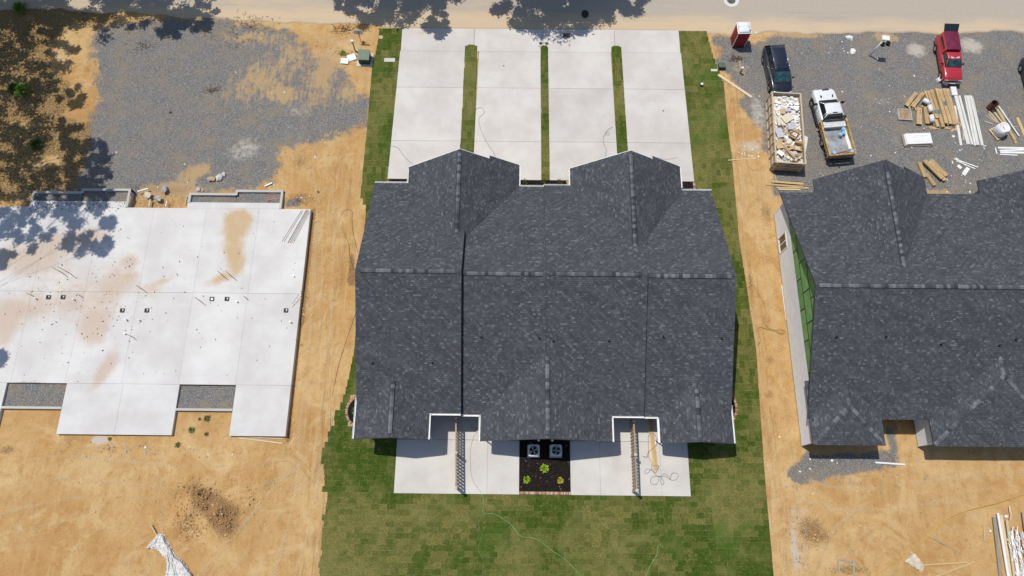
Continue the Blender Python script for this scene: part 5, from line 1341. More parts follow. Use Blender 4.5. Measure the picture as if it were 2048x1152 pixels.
def wheel(parent, x, y, r, w, rim_m=M_STEEL, hub=True):
    s = 1 if x > 0 else -1
    o = bpy.data.objects.new('wheel', None); COL.objects.link(o); o.parent = parent; o.location = (x, y, r)
    prof = [(r * .62, -w / 2), (r * .93, -w / 2), (r, -w / 2 + .035), (r, w / 2 - .035), (r * .93, w / 2), (r * .62, w / 2)]
    n = 24
    secs = [[(dx * 1.0, rr * math.cos(2 * math.pi * i / n), rr * math.sin(2 * math.pi * i / n)) for rr, dx in prof] for i in range(n + 1)]
    MB().loft(secs, cap=False).build('tyre', M_RUBBER, o, True)
    mb = MB().cyl((s * w * .28, 0, 0) if s > 0 else (-w * .28 - .02, 0, 0), r * .62, .02, 20, axis='X')
    for k in range(5):
        a = 2 * math.pi * k / 5
        mb.box((s * (w * .36), math.cos(a) * r * .33, math.sin(a) * r * .33), (.03, r * .5, r * .16), rx=a)
    mb.cyl((s * w * .34 - .015, 0, 0), r * .16, .05, 12, axis='X')
    ro = mb.build('rim', rim_m, o)
    return o

def arch(parent, x, y, r, w=.06):
    s = 1 if x > 0 else -1; n = 14; secs = []
    for k in range(n + 1):
        a = math.pi * k / n; secs.append([(x + s * q, y + rr * math.cos(a), r * .93 + rr * math.sin(a)) for rr, q in ((r * 1.0, -.20), (r * 1.0, .012), (r * 1.17, .012), (r * 1.17, -.20))])
    MB().loft(secs).build('wheel_arch', M_TRIM, parent)

def glasshouse(parent, secs, m_roof, roof_t=0.03, glass=M_GLASSD, front_glass=M_GLASST, pillars=(), pm=None, side_open=None):
    """secs: list of (y, half width low, z low, half width top, z top); first is base of the windscreen, last the foot of the rear window"""
    (y0, wl0, zl0), tops, (y1, wl1, zl1) = secs
    tf, tr = tops
    yf, wf, zf = tf; yr_, wr, zr = tr
    A = [(-wl0, y0, zl0), (wl0, y0, zl0), (wl1, y1, zl1), (-wl1, y1, zl1)]; B = [(-wf, yf, zf), (wf, yf, zf), (wr, yr_, zr), (-wr, yr_, zr)]
    MB().add(A + B, [(0, 1, 5, 4)]).build('windscreen', front_glass, parent)
    MB().add(A + B, [(1, 2, 6, 5)]).build('side_glass', glass, parent); MB().add(A + B, [(3, 0, 4, 7)]).build('side_glass', glass, parent)
    MB().add(A + B, [(2, 3, 7, 6)]).build('rear_window', glass, parent)
    # roof skin, rounded at the edges
    secs_ = []
    n = 7
    for k in range(n):
        t = k / (n - 1); y = yf + (yr_ - yf) * t; w = wf + (wr - wf) * t; z = zf + (zr - zf) * t; e = .04 * (1 - (2 * t - 1) ** 2)
        secs_.append([(-w - .02, y, z - .03), (-w, y, z + .012), (-w + .10, y, z + .03 + e * .6), (0, y, z + .045 + e), (w - .10, y, z + .03 + e * .6), (w, y, z + .012), (w + .02, y, z - .03), (0, y, z - .04)])
    MB().loft(secs_).build('roof_panel', m_roof, parent, True)
    pm = pm or m_roof
    for s in (-1, 1):
        p = MB().tube([(s * wl0, y0, zl0), (s * wf, yf, zf)], .035, 6); p.build('pillar', pm, parent, True)
        MB().tube([(s * wl1, y1, zl1), (s * wr, yr_, zr)], .05, 6).build('pillar', pm, parent, True)
        for t in pillars:
            ya = y0 + (y1 - y0) * t; yb = yf + (yr_ - yf) * max(0, min(1, (ya - yf) / (yr_ - yf)))
            wa = wl0 + (wl1 - wl0) * t; wb = wf + (wr - wf) * max(0, min(1, (ya - yf) / (yr_ - yf)))
            MB().tube([(s * (wa + .004), ya, zl0 + (zl1 - zl0) * t), (s * (wb + .004), max(ya, yf), zf)], .032, 6).build('pillar', pm, parent, True)

def mirror(parent, x, y, z, m=M_TRIM):
    s = 1 if x > 0 else -1
    MB().box((x + s * .12, y, z), (.20, .10, .15), s * .15).box((x + s * .02, y, z - .03), (.10, .05, .05)).build('wing_mirror', m, parent, bevel=.02)

# --- dark blue minivan
rz = math.atan2(.40, -4.6) + math.pi
van = thing('minivan', 'dark blue minivan parked nose to the rubble-filled dumpster', 'minivan', (23.98, 36.85, 0), math.radians(4.3))
secs = [sec(0.0, .62, .35, .62), sec(.06, .78, .28, .76), sec(.30, .91, .22, .90), sec(.75, .95, .22, 1.0, .05), sec(1.15, .97, .22, 1.08, .05), sec(1.6, .98, .22, 1.10, .02), sec(3.2, .985, .22, 1.12, .02), sec(4.5, .97, .24, 1.12, .02), sec(4.85, .93, .28, 1.10, .02), sec(4.98, .84, .36, .98, .0)]
MB().loft(secs).build('body', M_NAVY, van, True)
glasshouse(van, ((1.02, .80, 1.09), ((1.78, .66, 1.66), (4.55, .66, 1.70)), (4.93, .84, 1.10)), M_NAVY, pillars=(.36, .60, .80), pm=M_TRIM)
for s in (-1, 1):
    MB().tube([(s * .62, 1.95, 1.74), (s * .63, 3.2, 1.79), (s * .62, 4.4, 1.76)], .022, 6).build('roof_rail', M_CHROME, van, True)
    MB().tube([(s * .955, 1.2, 1.115), (s * .99, 3.0, 1.14), (s * .93, 4.6, 1.13)], .014, 5).build('chrome_strip', M_CHROME, van, True)
    mirror(van, s * .97, 1.45, 1.12); wheel(van, s * .88, .95, .345, .22); wheel(van, s * .88, 4.02, .345, .22); arch(van, s * .965, .95, .345); arch(van, s * .965, 4.02, .345)
    MB().box((s * .66, .17, .74), (.36, .22, .16), s * .45).build('headlight', M_LAMP, van, bevel=.03); MB().box((s * .83, 4.9, .85), (.16, .12, .35)).build('tail_light', M_TAIL, van, bevel=.02)
    MB().span((s * .988 - .006, 1.9, 1.0), (s * .988 + .006, 1.92, .4)).span((s * .99 - .006, 2.95, 1.0), (s * .99 + .006, 2.97, .4)).build('door_gap', M_TRIM, van)
MB().span((-.42, 2.02, 1.742), (.42, 2.5, 1.762)).build('sunroof', M_GLASSD, van, bevel=.02)
MB().box((0, .985, 1.115), (1.5, .10, .02)).build('wiper_cowl', M_TRIM, van); MB().box((-.2, 1.04, 1.15), (.7, .02, .02), .06).box((.45, 1.04, 1.15), (.5, .02, .02), .06).build('wiper', M_TRIM, van)
MB().box((0, .03, .56), (.8, .05, .18)).build('grille', M_CHROME, van); MB().tube([(0, 4.2, 1.76), (0, 4.35, 1.83)], .012, 5).build('aerial', M_TRIM, van)
MB().tube([(-.88, .36, .90), (-.5, .10, .84), (0, .03, .80), (.5, .10, .84), (.88, .36, .90)], .018, 5).build('bonnet_edge', M_CHROME, van, True)

# --- white pickup with wooden bed sides (nose away from the camera)
pk = thing('pickup_truck', 'white pickup truck with tan board bed sides carrying blue-lidded buckets', 'pickup truck', (27.52, 37.25, 0), math.radians(180 + 6.0))
secs = [sec(0, .70, .55, .95), sec(.07, .90, .45, 1.05), sec(.35, .98, .42, 1.16, .05), sec(.9, 1.0, .42, 1.22, .06), sec(1.5, 1.0, .42, 1.27, .04), sec(1.95, 1.0, .40, 1.28, .0), sec(3.2, 1.0, .40, 1.28, .0), sec(3.3, .98, .42, 1.26, 0)]
MB().loft(secs).build('body', M_WPAINT, pk, True)
glasshouse(pk, ((1.48, .84, 1.29), ((2.02, .70, 1.84), (3.12, .72, 1.86)), (3.28, .86, 1.28)), M_WPAINT, pillars=(.82,), front_glass=M_GLASSD)
MB().box((0, 1.44, 1.33), (1.62, .16, .03)).build('wiper_cowl', M_TRIM, pk)
MB().box((-.55, .55, 1.285), (.05, .0, .0)).box((-.1, .22, 1.22), (.62, .09, .03)).build('hood_scoop', M_TRIM, pk)
for s in (-1, 1):
    mirror(pk, s * 1.0, 1.72, 1.32); MB().box((s * 1.24, 1.72, 1.36), (.24, .10, .28), s * .1).build('tow_mirror', M_TRIM, pk, bevel=.02)
    wheel(pk, s * .93, 1.0, .40, .27); wheel(pk, s * .95, 5.05, .40, .27); arch(pk, s * .99, 1.0, .41)
    MB().box((s * .70, .05, .85), (.34, .12, .22), s * .1).build('headlight', M_LAMP, pk, bevel=.02)
    MB().box((s * .52, .95, 1.33), (.10, .22, .05), s * .3).build('wiper', M_TRIM, pk)
    MB().span((s * 1.003 - .005, 3.0, .55), (s * 1.003 + .005, 3.015, 1.2)).span((s * 1.003 - .005, 1.95, .55), (s * 1.003 + .005, 1.965, 1.2)).build('door_gap', M_TRIM, pk)
    MB().span((s * .985 - .03, 1.35, .40), (s * 1.12, 3.2, .46)).build('side_step', M_TRIM, pk)
MB().box((0, .0, .62), (1.8, .16, .22)).build('front_bumper', M_CHROME, pk, bevel=.03); MB().box((0, .02, .9), (1.0, .06, .22)).build('grille', M_TRIM, pk)
MB().box((0, 3.02, 1.93), (.40, .08, .04)).build('third_brake_light', M_TRIM, pk)
M_BEDMET = simple('worn_bed_floor', (0.27, 0.29, 0.31), 0.55, 0.35, 1.6, 0.2)
MB().span((-1.08, 3.36, .82), (1.08, 6.75, .90)).build('bed_floor', M_BEDMET, pk)
M_BEDW = simple('dirty_tan_boards', (0.42, 0.29, 0.13), 0.8, 0.5, 5, 0.3, rv=.15)
for s in (-1, 1):
    for q in range(3): MB().span((s * 1.10, 3.4, .86 + q * .16), (s * 1.15, 6.85, 1.0 + q * .16)).build('side_board', M_BEDW, pk)
    for q in range(8): MB().span((s * 1.152, 3.45 + q * .47, .74), (s * 1.20, 3.53 + q * .47, 1.34)).build('stake', M_BEDW, pk)
    MB().span((s * 1.06, 3.36, 1.34), (s * 1.21, 6.88, 1.385)).build('top_rail', M_BEDW, pk)
for q in range(3): MB().span((-1.08, 6.80, .86 + q * .16), (1.08, 6.86, 1.0 + q * .16)).build('tailgate_board', M_BEDW, pk)
MB().span((-1.10, 6.78, 1.342), (1.10, 6.90, 1.38)).build('top_rail', M_BEDW, pk)
MB().box((0, 7.02, .62), (1.9, .18, .2)).box((0, 7.16, .5), (.10, .2, .07)).build('rear_bumper', M_TRIM, pk, bevel=.02); MB().tube([(0, 7.2, .52), (.03, 7.35, .5)], .03, 6).build('tow_ball', M_CHROME, pk)
hr = MB().tube([(-.92, 3.42, .9), (-.90, 3.42, 1.86), (-.80, 3.42, 1.92), (.80, 3.42, 1.92), (.90, 3.42, 1.86), (.92, 3.42, .9)], .045, 7)
for q in range(5): hr.box((0, 3.42, 1.2 + q * .14), (1.76, .03, .04))
hr.build('headache_rack', M_TRIM, pk, False)
MB().span((-.96, 3.55, .92), (.96, 4.10, 1.30)).build('toolbox', simple('dull_aluminium', (0.46, 0.47, 0.46), .5, .1), pk, bevel=.02); MB().span((-.98, 3.53, 1.302), (.98, 4.12, 1.35)).build('toolbox_lid', simple('bright_aluminium', (0.60, 0.61, 0.60), .45, .08), pk, bevel=.015)
MB().span((-1.0, .0, 0), (-1.0, .0, 0)) if False else None
pm_ = pk.matrix_world.copy() if False else Matrix.Translation((27.52, 37.25, 0)) @ Matrix.Rotation(math.radians(186), 4, 'Z')
def on_truck(x, y, z): return tuple(pm_ @ Vector((x, y, z)))
M_BLUELID = simple('light_blue_lid', (0.28, 0.52, 0.74), .5, .08); M_BUCKET = simple('white_bucket', (0.66, 0.70, 0.74), .5, .06)
def bucket(p, lab, r=.155, h=.36, lid=M_BLUELID, grp='blue-lidded buckets in the pickup bed', m=M_BUCKET):
    t = thing('bucket', lab, 'bucket', p, 0, grp)
    MB().cyl((0, 0, 0), r * .88, h, 16, r).build('pail', m, t, False); MB().cyl((0, 0, h), r * 1.06, .035, 16).cyl((0, 0, h + .035), r * .9, .006, 16).build('lid', lid, t)
    return t
for (x, y, lab) in ((-.72, 4.32, 'blue-lidded bucket of the middle trio in the pickup bed, nearest the toolbox'), (-.66, 4.68, 'blue-lidded bucket in the middle of the trio in the pickup bed'), (-.33, 4.82, 'blue-lidded bucket of the trio in the pickup bed, nearest the bed centre'),
                    (.66, 6.55, 'blue-lidded bucket in the left rear corner of the pickup bed'), (-.92, 6.56, 'blue-lidded bucket in the right rear corner of the pickup bed')):
    bucket(on_truck(x, y, .905), lab)
a, b = on_truck(-.92, 4.15, .91), on_truck(-.98, 6.2, .91)
tag(board('white_board', a, b, .26, .10, M_WHITE), 'wide white board lying along the right side of the pickup bed', 'board')
for k, lab in enumerate(('upper brown stick lying across the rear of the pickup bed', 'lower brown stick lying across the rear of the pickup bed')):
    a, b = on_truck(.35, 6.62 - k * .14, .91), on_truck(-.85, 6.42 - k * .14, .93)
    tag(board('brown_stick', a, b, .09, .06, simple('brown_lumber', (.30, .19, .12), .8)), lab, 'stick', 'brown sticks in the pickup bed')

# --- red compact pickup with cap
rd = thing('pickup_truck', 'faded red compact pickup with maroon bed cap, rear hatch raised', 'pickup truck', (39.62, 38.45, 0), math.radians(-1.5))
secs = [sec(0, .66, .42, .78), sec(.06, .79, .36, .86), sec(.3, .83, .34, .94, .04), sec(1.0, .84, .34, 1.02, .04), sec(1.35, .84, .33, 1.04, .02), sec(2.6, .84, .33, 1.04, 0), sec(4.6, .83, .36, 1.03, 0), sec(4.72, .80, .42, 1.0, 0)]
MB().loft(secs).build('body', M_RED, rd, True)
glasshouse(rd, ((1.22, .74, 1.05), ((1.72, .62, 1.50), (2.45, .64, 1.53)), (2.60, .72, 1.05)), M_RED, pillars=())
MB().box((-.25, 1.86, 1.572), (.30, .22, .006)).box((.2, 1.88, 1.572), (.36, .20, .006), .2).build('peeled_patch', M_FADE, rd)
secs = []
for (y, w, z) in ((2.68, .66, 1.60), (3.6, .68, 1.64), (4.62, .68, 1.62)):
    secs.append([(-.80, y, 1.03), (-w, y, z - .05), (-w + .07, y, z), (0, y, z + .03), (w - .07, y, z), (w, y, z - .05), (.80, y, 1.03)])
MB().loft(secs).build('bed_cap', M_RED, rd)
MB().add([(-.65, 2.68, 1.625), (.65, 2.68, 1.625), (.67, 4.62, 1.655), (-.67, 4.62, 1.655), (0, 2.68, 1.68), (0, 4.62, 1.71)], [(0, 4, 5, 3), (4, 1, 2, 5)]).build('cap_roof', M_MAROON, rd)
for s in (-1, 1):
    MB().add([(s * .772, 2.9, 1.14), (s * .772, 4.4, 1.14), (s * .715, 4.35, 1.46), (s * .715, 2.95, 1.46)], [(0, 1, 2, 3)]).build('cap_window', M_GLASSD, rd)
    mirror(rd, s * .82, 1.55, 1.06); wheel(rd, s * .76, .82, .33, .21, simple('tan_rim', (.36, .31, .24), .6)); wheel(rd, s * .76, 3.75, .33, .21, MATS['tan_rim']); arch(rd, s * .825, .82, .33); arch(rd, s * .825, 3.75, .33)
    MB().box((s * .60, .0, .72), (.34, .06, .14)).build('headlight', M_LAMP, rd, bevel=.02); MB().box((s * .73, 4.72, .8), (.14, .06, .3)).build('tail_light', M_TAIL, rd)
MB().box((0, -.08, .52), (1.66, .16, .16)).build('front_bumper', M_CHROME, rd, bevel=.03); MB().box((0, .02, .74), (.80, .06, .15)).build('grille', simple('dull_gold_grille', (.28, .25, .19), .5), rd)
MB().box((0, 4.84, .5), (1.6, .16, .15)).build('rear_bumper', M_CHROME, rd, bevel=.03)
MB().box((0, 1.22, 1.075), (1.3, .08, .02)).box((-.2, 1.30, 1.12), (.6, .02, .02), .05).build('wiper', M_TRIM, rd)
MB().add([(-.64, 4.64, 1.66), (.64, 4.64, 1.66), (.72, 5.28, 1.92), (-.62, 5.28, 1.92), (-.64, 4.64, 1.63), (.64, 4.64, 1.63), (.72, 5.28, 1.89), (-.62, 5.28, 1.89)], [(0, 1, 2, 3), (7, 6, 5, 4), (0, 4, 5, 1), (1, 5, 6, 2), (2, 6, 7, 3), (3, 7, 4, 0)]).build('rear_hatch', M_GLASSD, rd)
MB().span((-.76, 4.70, .55), (.76, 4.74, .98)).build('tailgate', M_RED, rd)

# --- vehicle at the right edge of the picture: only its left wheel shows
oc = thing('parked_car', 'dark parked car at the right edge, only one wheel in view', 'car', (47.25, 36.4, 0), math.radians(0))
secs = [sec(0, .62, .35, .62), sec(.07, .80, .28, .72), sec(.5, .90, .22, .84), sec(1.3, .92, .22, .92, .03), sec(3.4, .92, .22, .95, .02), sec(4.3, .90, .26, .95, .02), sec(4.6, .80, .34, .85, 0)]
MB().loft(secs).build('body', M_NAVY, oc, True)
glasshouse(oc, ((1.3, .80, .93), ((2.05, .62, 1.40), (3.3, .62, 1.40)), (4.0, .76, .95)), M_NAVY, pillars=(.45,), pm=M_TRIM)
for s in (-1, 1):
    for y in (.95, 3.7): wheel(oc, s * .84, y, .34, .22); arch(oc, s * .90, y, .34)
    mirror(oc, s * .9, 1.6, .95)

# ---------------------------------------------------------------- portable toilet
pt = thing('portable_toilet', 'red portable toilet with white roof beside the road', 'portable toilet', (20.66, 42.95, 0), math.radians(2))
M_PRED = simple('red_plastic', (0.30, 0.012, 0.022), .5, .12, 4, .1, rv=0); M_PWH = simple('white_plastic', (.74, .75, .75), .45, .04)
MB().span((-.58, -.60, 0), (.62, .62, .14)).build('skid_base', M_TRIM, pt, bevel=.02)
for (a, b, nm) in (((-.55, -.57, .14), (.55, -.52, 2.02), 'rear_wall'), ((-.55, -.52, .14), (-.50, .57, 2.02), 'side_wall'), ((.50, -.52, .14), (.55, .57, 2.02), 'side_wall'), ((-.50, .52, .14), (.50, .57, 2.02), 'door')):
    MB().span(a, b).build(nm, M_PRED, pt)
for x in (-.3, 0, .3): MB().span((x - .11, -.60, .3), (x + .11, -.571, 1.85)).build('moulded_panel', M_PRED, pt)
for y in (-.28, 0, .28): MB().span((-.575, y - .10, .3), (-.551, y + .10, 1.85)).build('moulded_panel', M_PRED, pt)
for x in (-1, 1):
    for y in (-1, 1): MB().span((x * .555 - .025, y * .575 - .025, .14), (x * .555 + .025, y * .575 + .025, 2.03)).build('corner_post', M_PWH, pt)
MB().span((-.62, -.64, 2.02), (.62, .64, 2.09)).build('roof_rim', M_PWH, pt, bevel=.015)
secs = []
for k in range(9):
    y = -.56 + k * .14; e = math.sin(math.pi * (k + .6) / 9.2) * .13
    secs.append([(-.54, y, 2.09), (-.50, y, 2.12 + e), (-.25, y, 2.15 + e), (.25, y, 2.15 + e), (.50, y, 2.12 + e), (.54, y, 2.09)])
MB().loft(secs).build('roof', M_PWH, pt, True); MB().span((-.52, .02, 2.18), (.52, .06, 2.30)).build('roof_rib', M_PWH, pt)
MB().cyl((.46, -.45, 2.1), .05, .22, 10).build('vent_pipe', M_TRIM, pt)

# ---------------------------------------------------------------- open-top dumpster, full of plasterboard and cartons
DX, DY, DR = 23.75, 32.95, math.radians(-3.3)
M_TANS = simple('tan_painted_steel', (0.40, 0.32, 0.22), .6, .18, 2.5, .15); M_TANL = simple('light_tan_steel', (0.52, 0.42, 0.30), .6, .12)
dp = thing('dumpster', 'long tan roll-off dumpster heaped with plasterboard scraps and cardboard', 'dumpster', (DX, DY, 0), DR)
L2, W2, HH = 3.5, 1.25, 1.5
MB().span((-W2, -L2, .14), (W2, L2, .22)).build('floor', M_TANS, dp)
for s in (-1, 1):
    MB().span((s * W2 - .03, -L2, .22), (s * W2 + .03, L2, HH)).build('side_wall', M_TANS, dp)
    for k in range(8): MB().span((s * (W2 + .03), -L2 + .05 + k * .975, .20), (s * (W2 + .12), -L2 + .13 + k * .975, HH - .06)).build('rib', M_TANL, dp)
    MB().span((s * (W2 + .03), -L2, .80), (s * (W2 + .07), L2, .86)).build('side_rail', M_TANL, dp)
    MB().span((s * W2 - .06, -L2 - .05, HH), (s * W2 + .07, L2 + .05, HH + .07)).build('top_rail', M_TANL, dp)
    MB().span((s * (W2 + .02) - .05, -L2, 0.02), (s * (W2 + .02) + .08, L2, .14)).build('skid_rail', M_TANL, dp)
for s in (-1, 1):
    MB().span((-W2 + .03, s * L2 - .03, .22), (W2 - .03, s * L2 + .03, HH)).build('end_wall', M_TANS, dp)
    for z in (.35, .82, 1.3): MB().span((-W2, s * (L2 + .03) - (.0 if s > 0 else .06), z), (W2, s * (L2 + .03) + (.06 if s > 0 else 0), z + .07)).build('cross_rib', M_TANL, dp)
    MB().span((-W2, s * L2 - .05, HH + .003), (W2, s * L2 + .05, HH + .066)).build('top_rail', M_TANL, dp)
    for x in (-1.1, 1.1): MB().span((x - .06, s * (L2 + .03) - .07, .2), (x + .06, s * (L2 + .03) + .07, 1.45)).build('end_post', M_TANL, dp)
rr = random.Random(21)
Mdp = Matrix.Translation((DX, DY, 0)) @ Matrix.Rotation(DR, 4, 'Z')
def in_dump(x, y, z): return tuple(Mdp @ Vector((x, y, z)))
M_DRYW = simple('plasterboard', (0.80, 0.78, 0.75), .85, .08, 3, .1, rv=.05); M_PAPER = simple('grey_board_paper', (0.48, 0.48, 0.52), .85, .08, rv=.05)
sc_ = [MB(), MB(), MB()]
for k in range(900):
    y = rr.uniform(-3.4, 3.42); x = rr.uniform(-1.15, 1.15)
    z = 1.27 + .16 * math.sin(x * 2.2 + y) * math.cos(y * 1.3) + rr.uniform(-.35, .10) - (.18 if abs(y) > 3 else 0) - .12 * (abs(x) > 1.0)
    upper = y > .2
    q = rr.random(); tgt = sc_[0] if (q < .88 and upper) or q < .45 else (sc_[1] if q < .90 else sc_[2])
    s = rr.uniform(.10, .42)
    s = min(s, (1.20 - abs(x)) * 1.2 + .06)
    tgt.box((x, y, z), (s, s * rr.uniform(.4, 1.2), .014), rr.uniform(0, 3.1), rx=rr.uniform(-.4, .4), ry=rr.uniform(-.4, .4))
MB().span((-W2 + .04, -L2 + .04, .22), (W2 - .04, L2 - .04, 1.12)).build('packed_rubble', simple('rubble', (.60, .56, .50), .9, .35, 9, .6), dp)
for mb_, mm, nm in ((sc_[0], M_DRYW, 'plasterboard_scraps'), (sc_[1], M_CARD, 'cardboard_scraps'), (sc_[2], M_PAPER, 'paper_scraps')):
    o = mb_.build(nm, mm); o.matrix_world = Mdp
    tag(o, {'plasterboard_scraps': 'white plasterboard scraps heaped inside the dumpster', 'cardboard_scraps': 'torn cardboard scraps inside the dumpster', 'paper_scraps': 'grey paper scraps inside the dumpster'}[nm], None, None, 'stuff')
def sheet(name, lab, cat, c, sz, rz, m, rx=0, ry=0, group=None):
    o = MB().box((0, 0, 0), sz).build(name, m); o.location = c; o.rotation_euler = (rx, ry, rz)
    return tag(o, lab, cat, group)
for (nm, lab, x, y, z, w, l, a, m) in (('plasterboard_sheet', 'large cream plasterboard sheet in the upper middle of the dumpster', -.05, .95, 1.42, 1.0, .75, .65, simple('cream_board', (.68, .60, .46), .85, .05)), ('plasterboard_sheet', 'pale cream sheet partly under the larger one in the dumpster', -.55, .62, 1.36, .8, .9, .1, MATS['cream_board']),
                                   ('grey_board', 'lilac grey board square in the centre right of the dumpster', .30, .12, 1.44, .72, .68, .05, M_PAPER), ('grey_board', 'pale lilac board at the centre left wall of the dumpster', -.78, -.55, 1.36, .62, .95, .25, M_PAPER), ('cardboard_sheet', 'tan cardboard sheet near the middle left of the dumpster', -.85, -1.75, 1.36, .6, .75, .2, M_CARD),
                                   ('grey_board', 'small grey board in the upper half of the dumpster', .10, 1.80, 1.38, .5, .35, .25, M_PAPER), ('cardboard_sheet', 'tan cardboard piece in the upper left of the dumpster', -.38, 1.62, 1.36, .45, .45, .05, M_CARD), ('cardboard_sheet', 'long cardboard flap running diagonally in the lower dumpster', -.12, -2.35, 1.42, .22, 1.5, .62, M_CARD),
                                   ('white_board', 'white board at the lower left of the dumpster', -.82, -2.55, 1.38, .60, .40, -.7, M_DRYW), ('wood_strip', 'long tan strip across the middle of the dumpster', -.30, -.35, 1.46, .07, 1.5, .55, M_PINE)):
    sheet(nm, lab, nm.replace('_', ' '), in_dump(x, y, z + .13), (w, l, .02), DR + a, m, rr.uniform(-.12, .12), rr.uniform(-.12, .12))
def open_box(lab, c, w, l, h, rz, m=M_CARD, cat='cardboard box', fill=None):
    t = thing('cardboard_box', lab, cat, c, rz)
    for (a, b) in (((-w / 2, -l / 2, 0), (w / 2, -l / 2 + .015, h)), ((-w / 2, l / 2 - .015, 0), (w / 2, l / 2, h)), ((-w / 2, -l / 2 + .015, 0), (-w / 2 + .015, l / 2 - .015, h)), ((w / 2 - .015, -l / 2 + .015, 0), (w / 2, l / 2 - .015, h))):
        MB().span(a, b).build('side', m, t)
    MB().span((-w / 2 + .015, -l / 2 + .015, .0), (w / 2 - .015, l / 2 - .015, .02)).build('bottom', m, t)
    for s in (-1, 1):
        o = MB().box((0, s * .09, 0), (w, .18, .01)).build('flap', m, t); o.location = (0, s * l / 2, h); o.rotation_euler = (s * .5, 0, 0)
    return t
open_box('open cardboard box with white scraps in the right middle of the dumpster', in_dump(.42, -.65, 1.24), .60, .60, .34, DR - .45)
open_box('open cardboard box with two compartments, lower right of the dumpster', in_dump(.72, -1.85, 1.22), .66, .62, .40, DR - .15)
open_box('small open cardboard box at the bottom right of the dumpster', in_dump(.45, -3.0, 1.22), .36, .42, .34, DR - .3)
sheet('white_board', 'white board leaning beside the right wall of the dumpster', 'board', (25.55, 32.0, .35), (.38, 1.6, .03), -.25, M_DRYW, 0, .35)

# ---------------------------------------------------------------- street furniture and utilities
tr = thing('utility_cabinet', 'dark green electrical cabinet on a concrete pad at the top left lawn corner', 'utility cabinet', (-14.094, 40.616, 0), math.radians(-2))
MB().span((-.72, -.72, -.05), (.72, .72, .12)).build('pad', M_CONC, tr, bevel=.01)
MB().span((-.50, -.50, .12), (.50, .46, .80)).build('cabinet', simple('dark_green_steel', (.03, .05, .035), .5, .15), tr); MB().add([(-.54, -.56, .80), (.54, -.56, .80), (.54, .50, .80), (-.54, .50, .80), (-.54, -.56, .86), (.54, -.56, .86), (.54, .50, .95), (-.54, .50, .95)], [(0, 3, 2, 1), (4, 5, 6, 7), (0, 1, 5, 4), (1, 2, 6, 5), (2, 3, 7, 6), (3, 0, 4, 7)]).build('lid', simple('faded_green_steel', (.12, .17, .115), .5, .12), tr)
for (p, sz, rz, lab) in (((-15.369, 40.824, 0), (.78, .62), .38, 'upper right one of two white panels beside the green cabinet'), ((-15.988, 40.432, 0), (.72, .52), -.08, 'lower left one of two white panels beside the green cabinet')):
    t = thing('white_board', lab, 'panel', p, rz, 'white panels lying beside the green cabinet')
    o = MB().box((0, 0, .02), (*sz, .02)).build('face', M_PWH, t); o.location.z = .16; o.rotation_euler = (.2, 0, 0)
    MB().span((-sz[0] / 2, sz[1] / 2 - .06, 0), (-sz[0] / 2 + .04, sz[1] / 2, .2)).span((sz[0] / 2 - .04, sz[1] / 2 - .06, 0), (sz[0] / 2, sz[1] / 2, .2)).build('leg', M_FORM, t)
sg = thing('sign', 'small white sign on a dark post by the upper left lawn corner', 'sign', (-14.648, 42.613, 0)); 
MB().tube([(0, 0, 0), (0.02, 0, 1.55)], .025, 6).build('post', M_TRIM, sg)
MB().box((0, .03, 1.42), (.82, .02, .55)).build('board', M_PWH, sg); MB().box((0, .018, 1.42), (.7, .005, .42)).build('back_panel', simple('pale_grey', (.58, .60, .62), .6), sg)
pd = thing('utility_pedestal', 'thin grey utility pedestal with white cap left of the small sign', 'pedestal', (-15.106, 41.602, 0))
MB().tube([(0, 0, 0), (0, .02, 1.2)], .06, 8).build('post', simple('green_grey', (.16, .20, .17), .6), pd); MB().box((0, .02, 1.32), (.2, .16, .28)).build('meter_box', simple('pale_green_grey', (.42, .50, .48), .5), pd); MB().box((0, .02, 1.5), (.26, .2, .07)).build('cap', M_PWH, pd); MB().tube([(.03, 0, .05), (.25, -.08, .04), (.55, -.10, .05)], .05, 6).build('conduit', simple('rusty_conduit', (.22, .14, .10), .8), pd)
disc_cover('lawn_box_lid', 'round tan utility lid in the upper left lawn strip', 'lid', (-12.831, 43.194, 0), .20, .05, simple('tan_lid', (.55, .40, .27), .8))
tag(MB().span((-.5, -.2, -.05), (.5, .2, .06)).build('concrete_lid', M_CONC), 'rectangular concrete lid in the left lawn strip beside the driveway', 'lid').location = (-11.839, 40.666, 0)
g2 = thing('utility_box', 'small dark green utility box at the edge of the right lawn strip', 'utility box', (18.911, 40.177, 0)); MB().span((-.28, -.24, 0), (.28, .24, .36)).build('box', MATS['dark_green_steel'], g2, bevel=.02); MB().span((-.31, -.27, .36), (.31, .27, .42)).build('lid', M_GREEN, g2, bevel=.01)
tag(MB().span((-.3, -.12, 0), (.3, .12, .06)).build('paver', M_CONC), 'pale paver lying beside the small green utility box', 'paver').location = (18.236, 39.843, 0)
g3 = thing('utility_pedestal', 'small grey pedestal with white top right of the small green box', 'pedestal', (20.615, 39.594, 0), .1); MB().box((0, 0, .35), (.16, .14, .7)).build('post', M_STEEL, g3); MB().box((0, 0, .76), (.2, .18, .12)).build('cap', M_PWH, g3)
g4 = thing('sprinkler_box', 'small green and white round riser in the right lawn strip', 'riser', (16.911, 38.209, 0), 0); MB().cyl((0, 0, 0), .13, .26, 14).build('riser', M_GREEN, g4); MB().cyl((0.02, -.02, .26), .12, .05, 14).build('cap', M_PWH, g4)
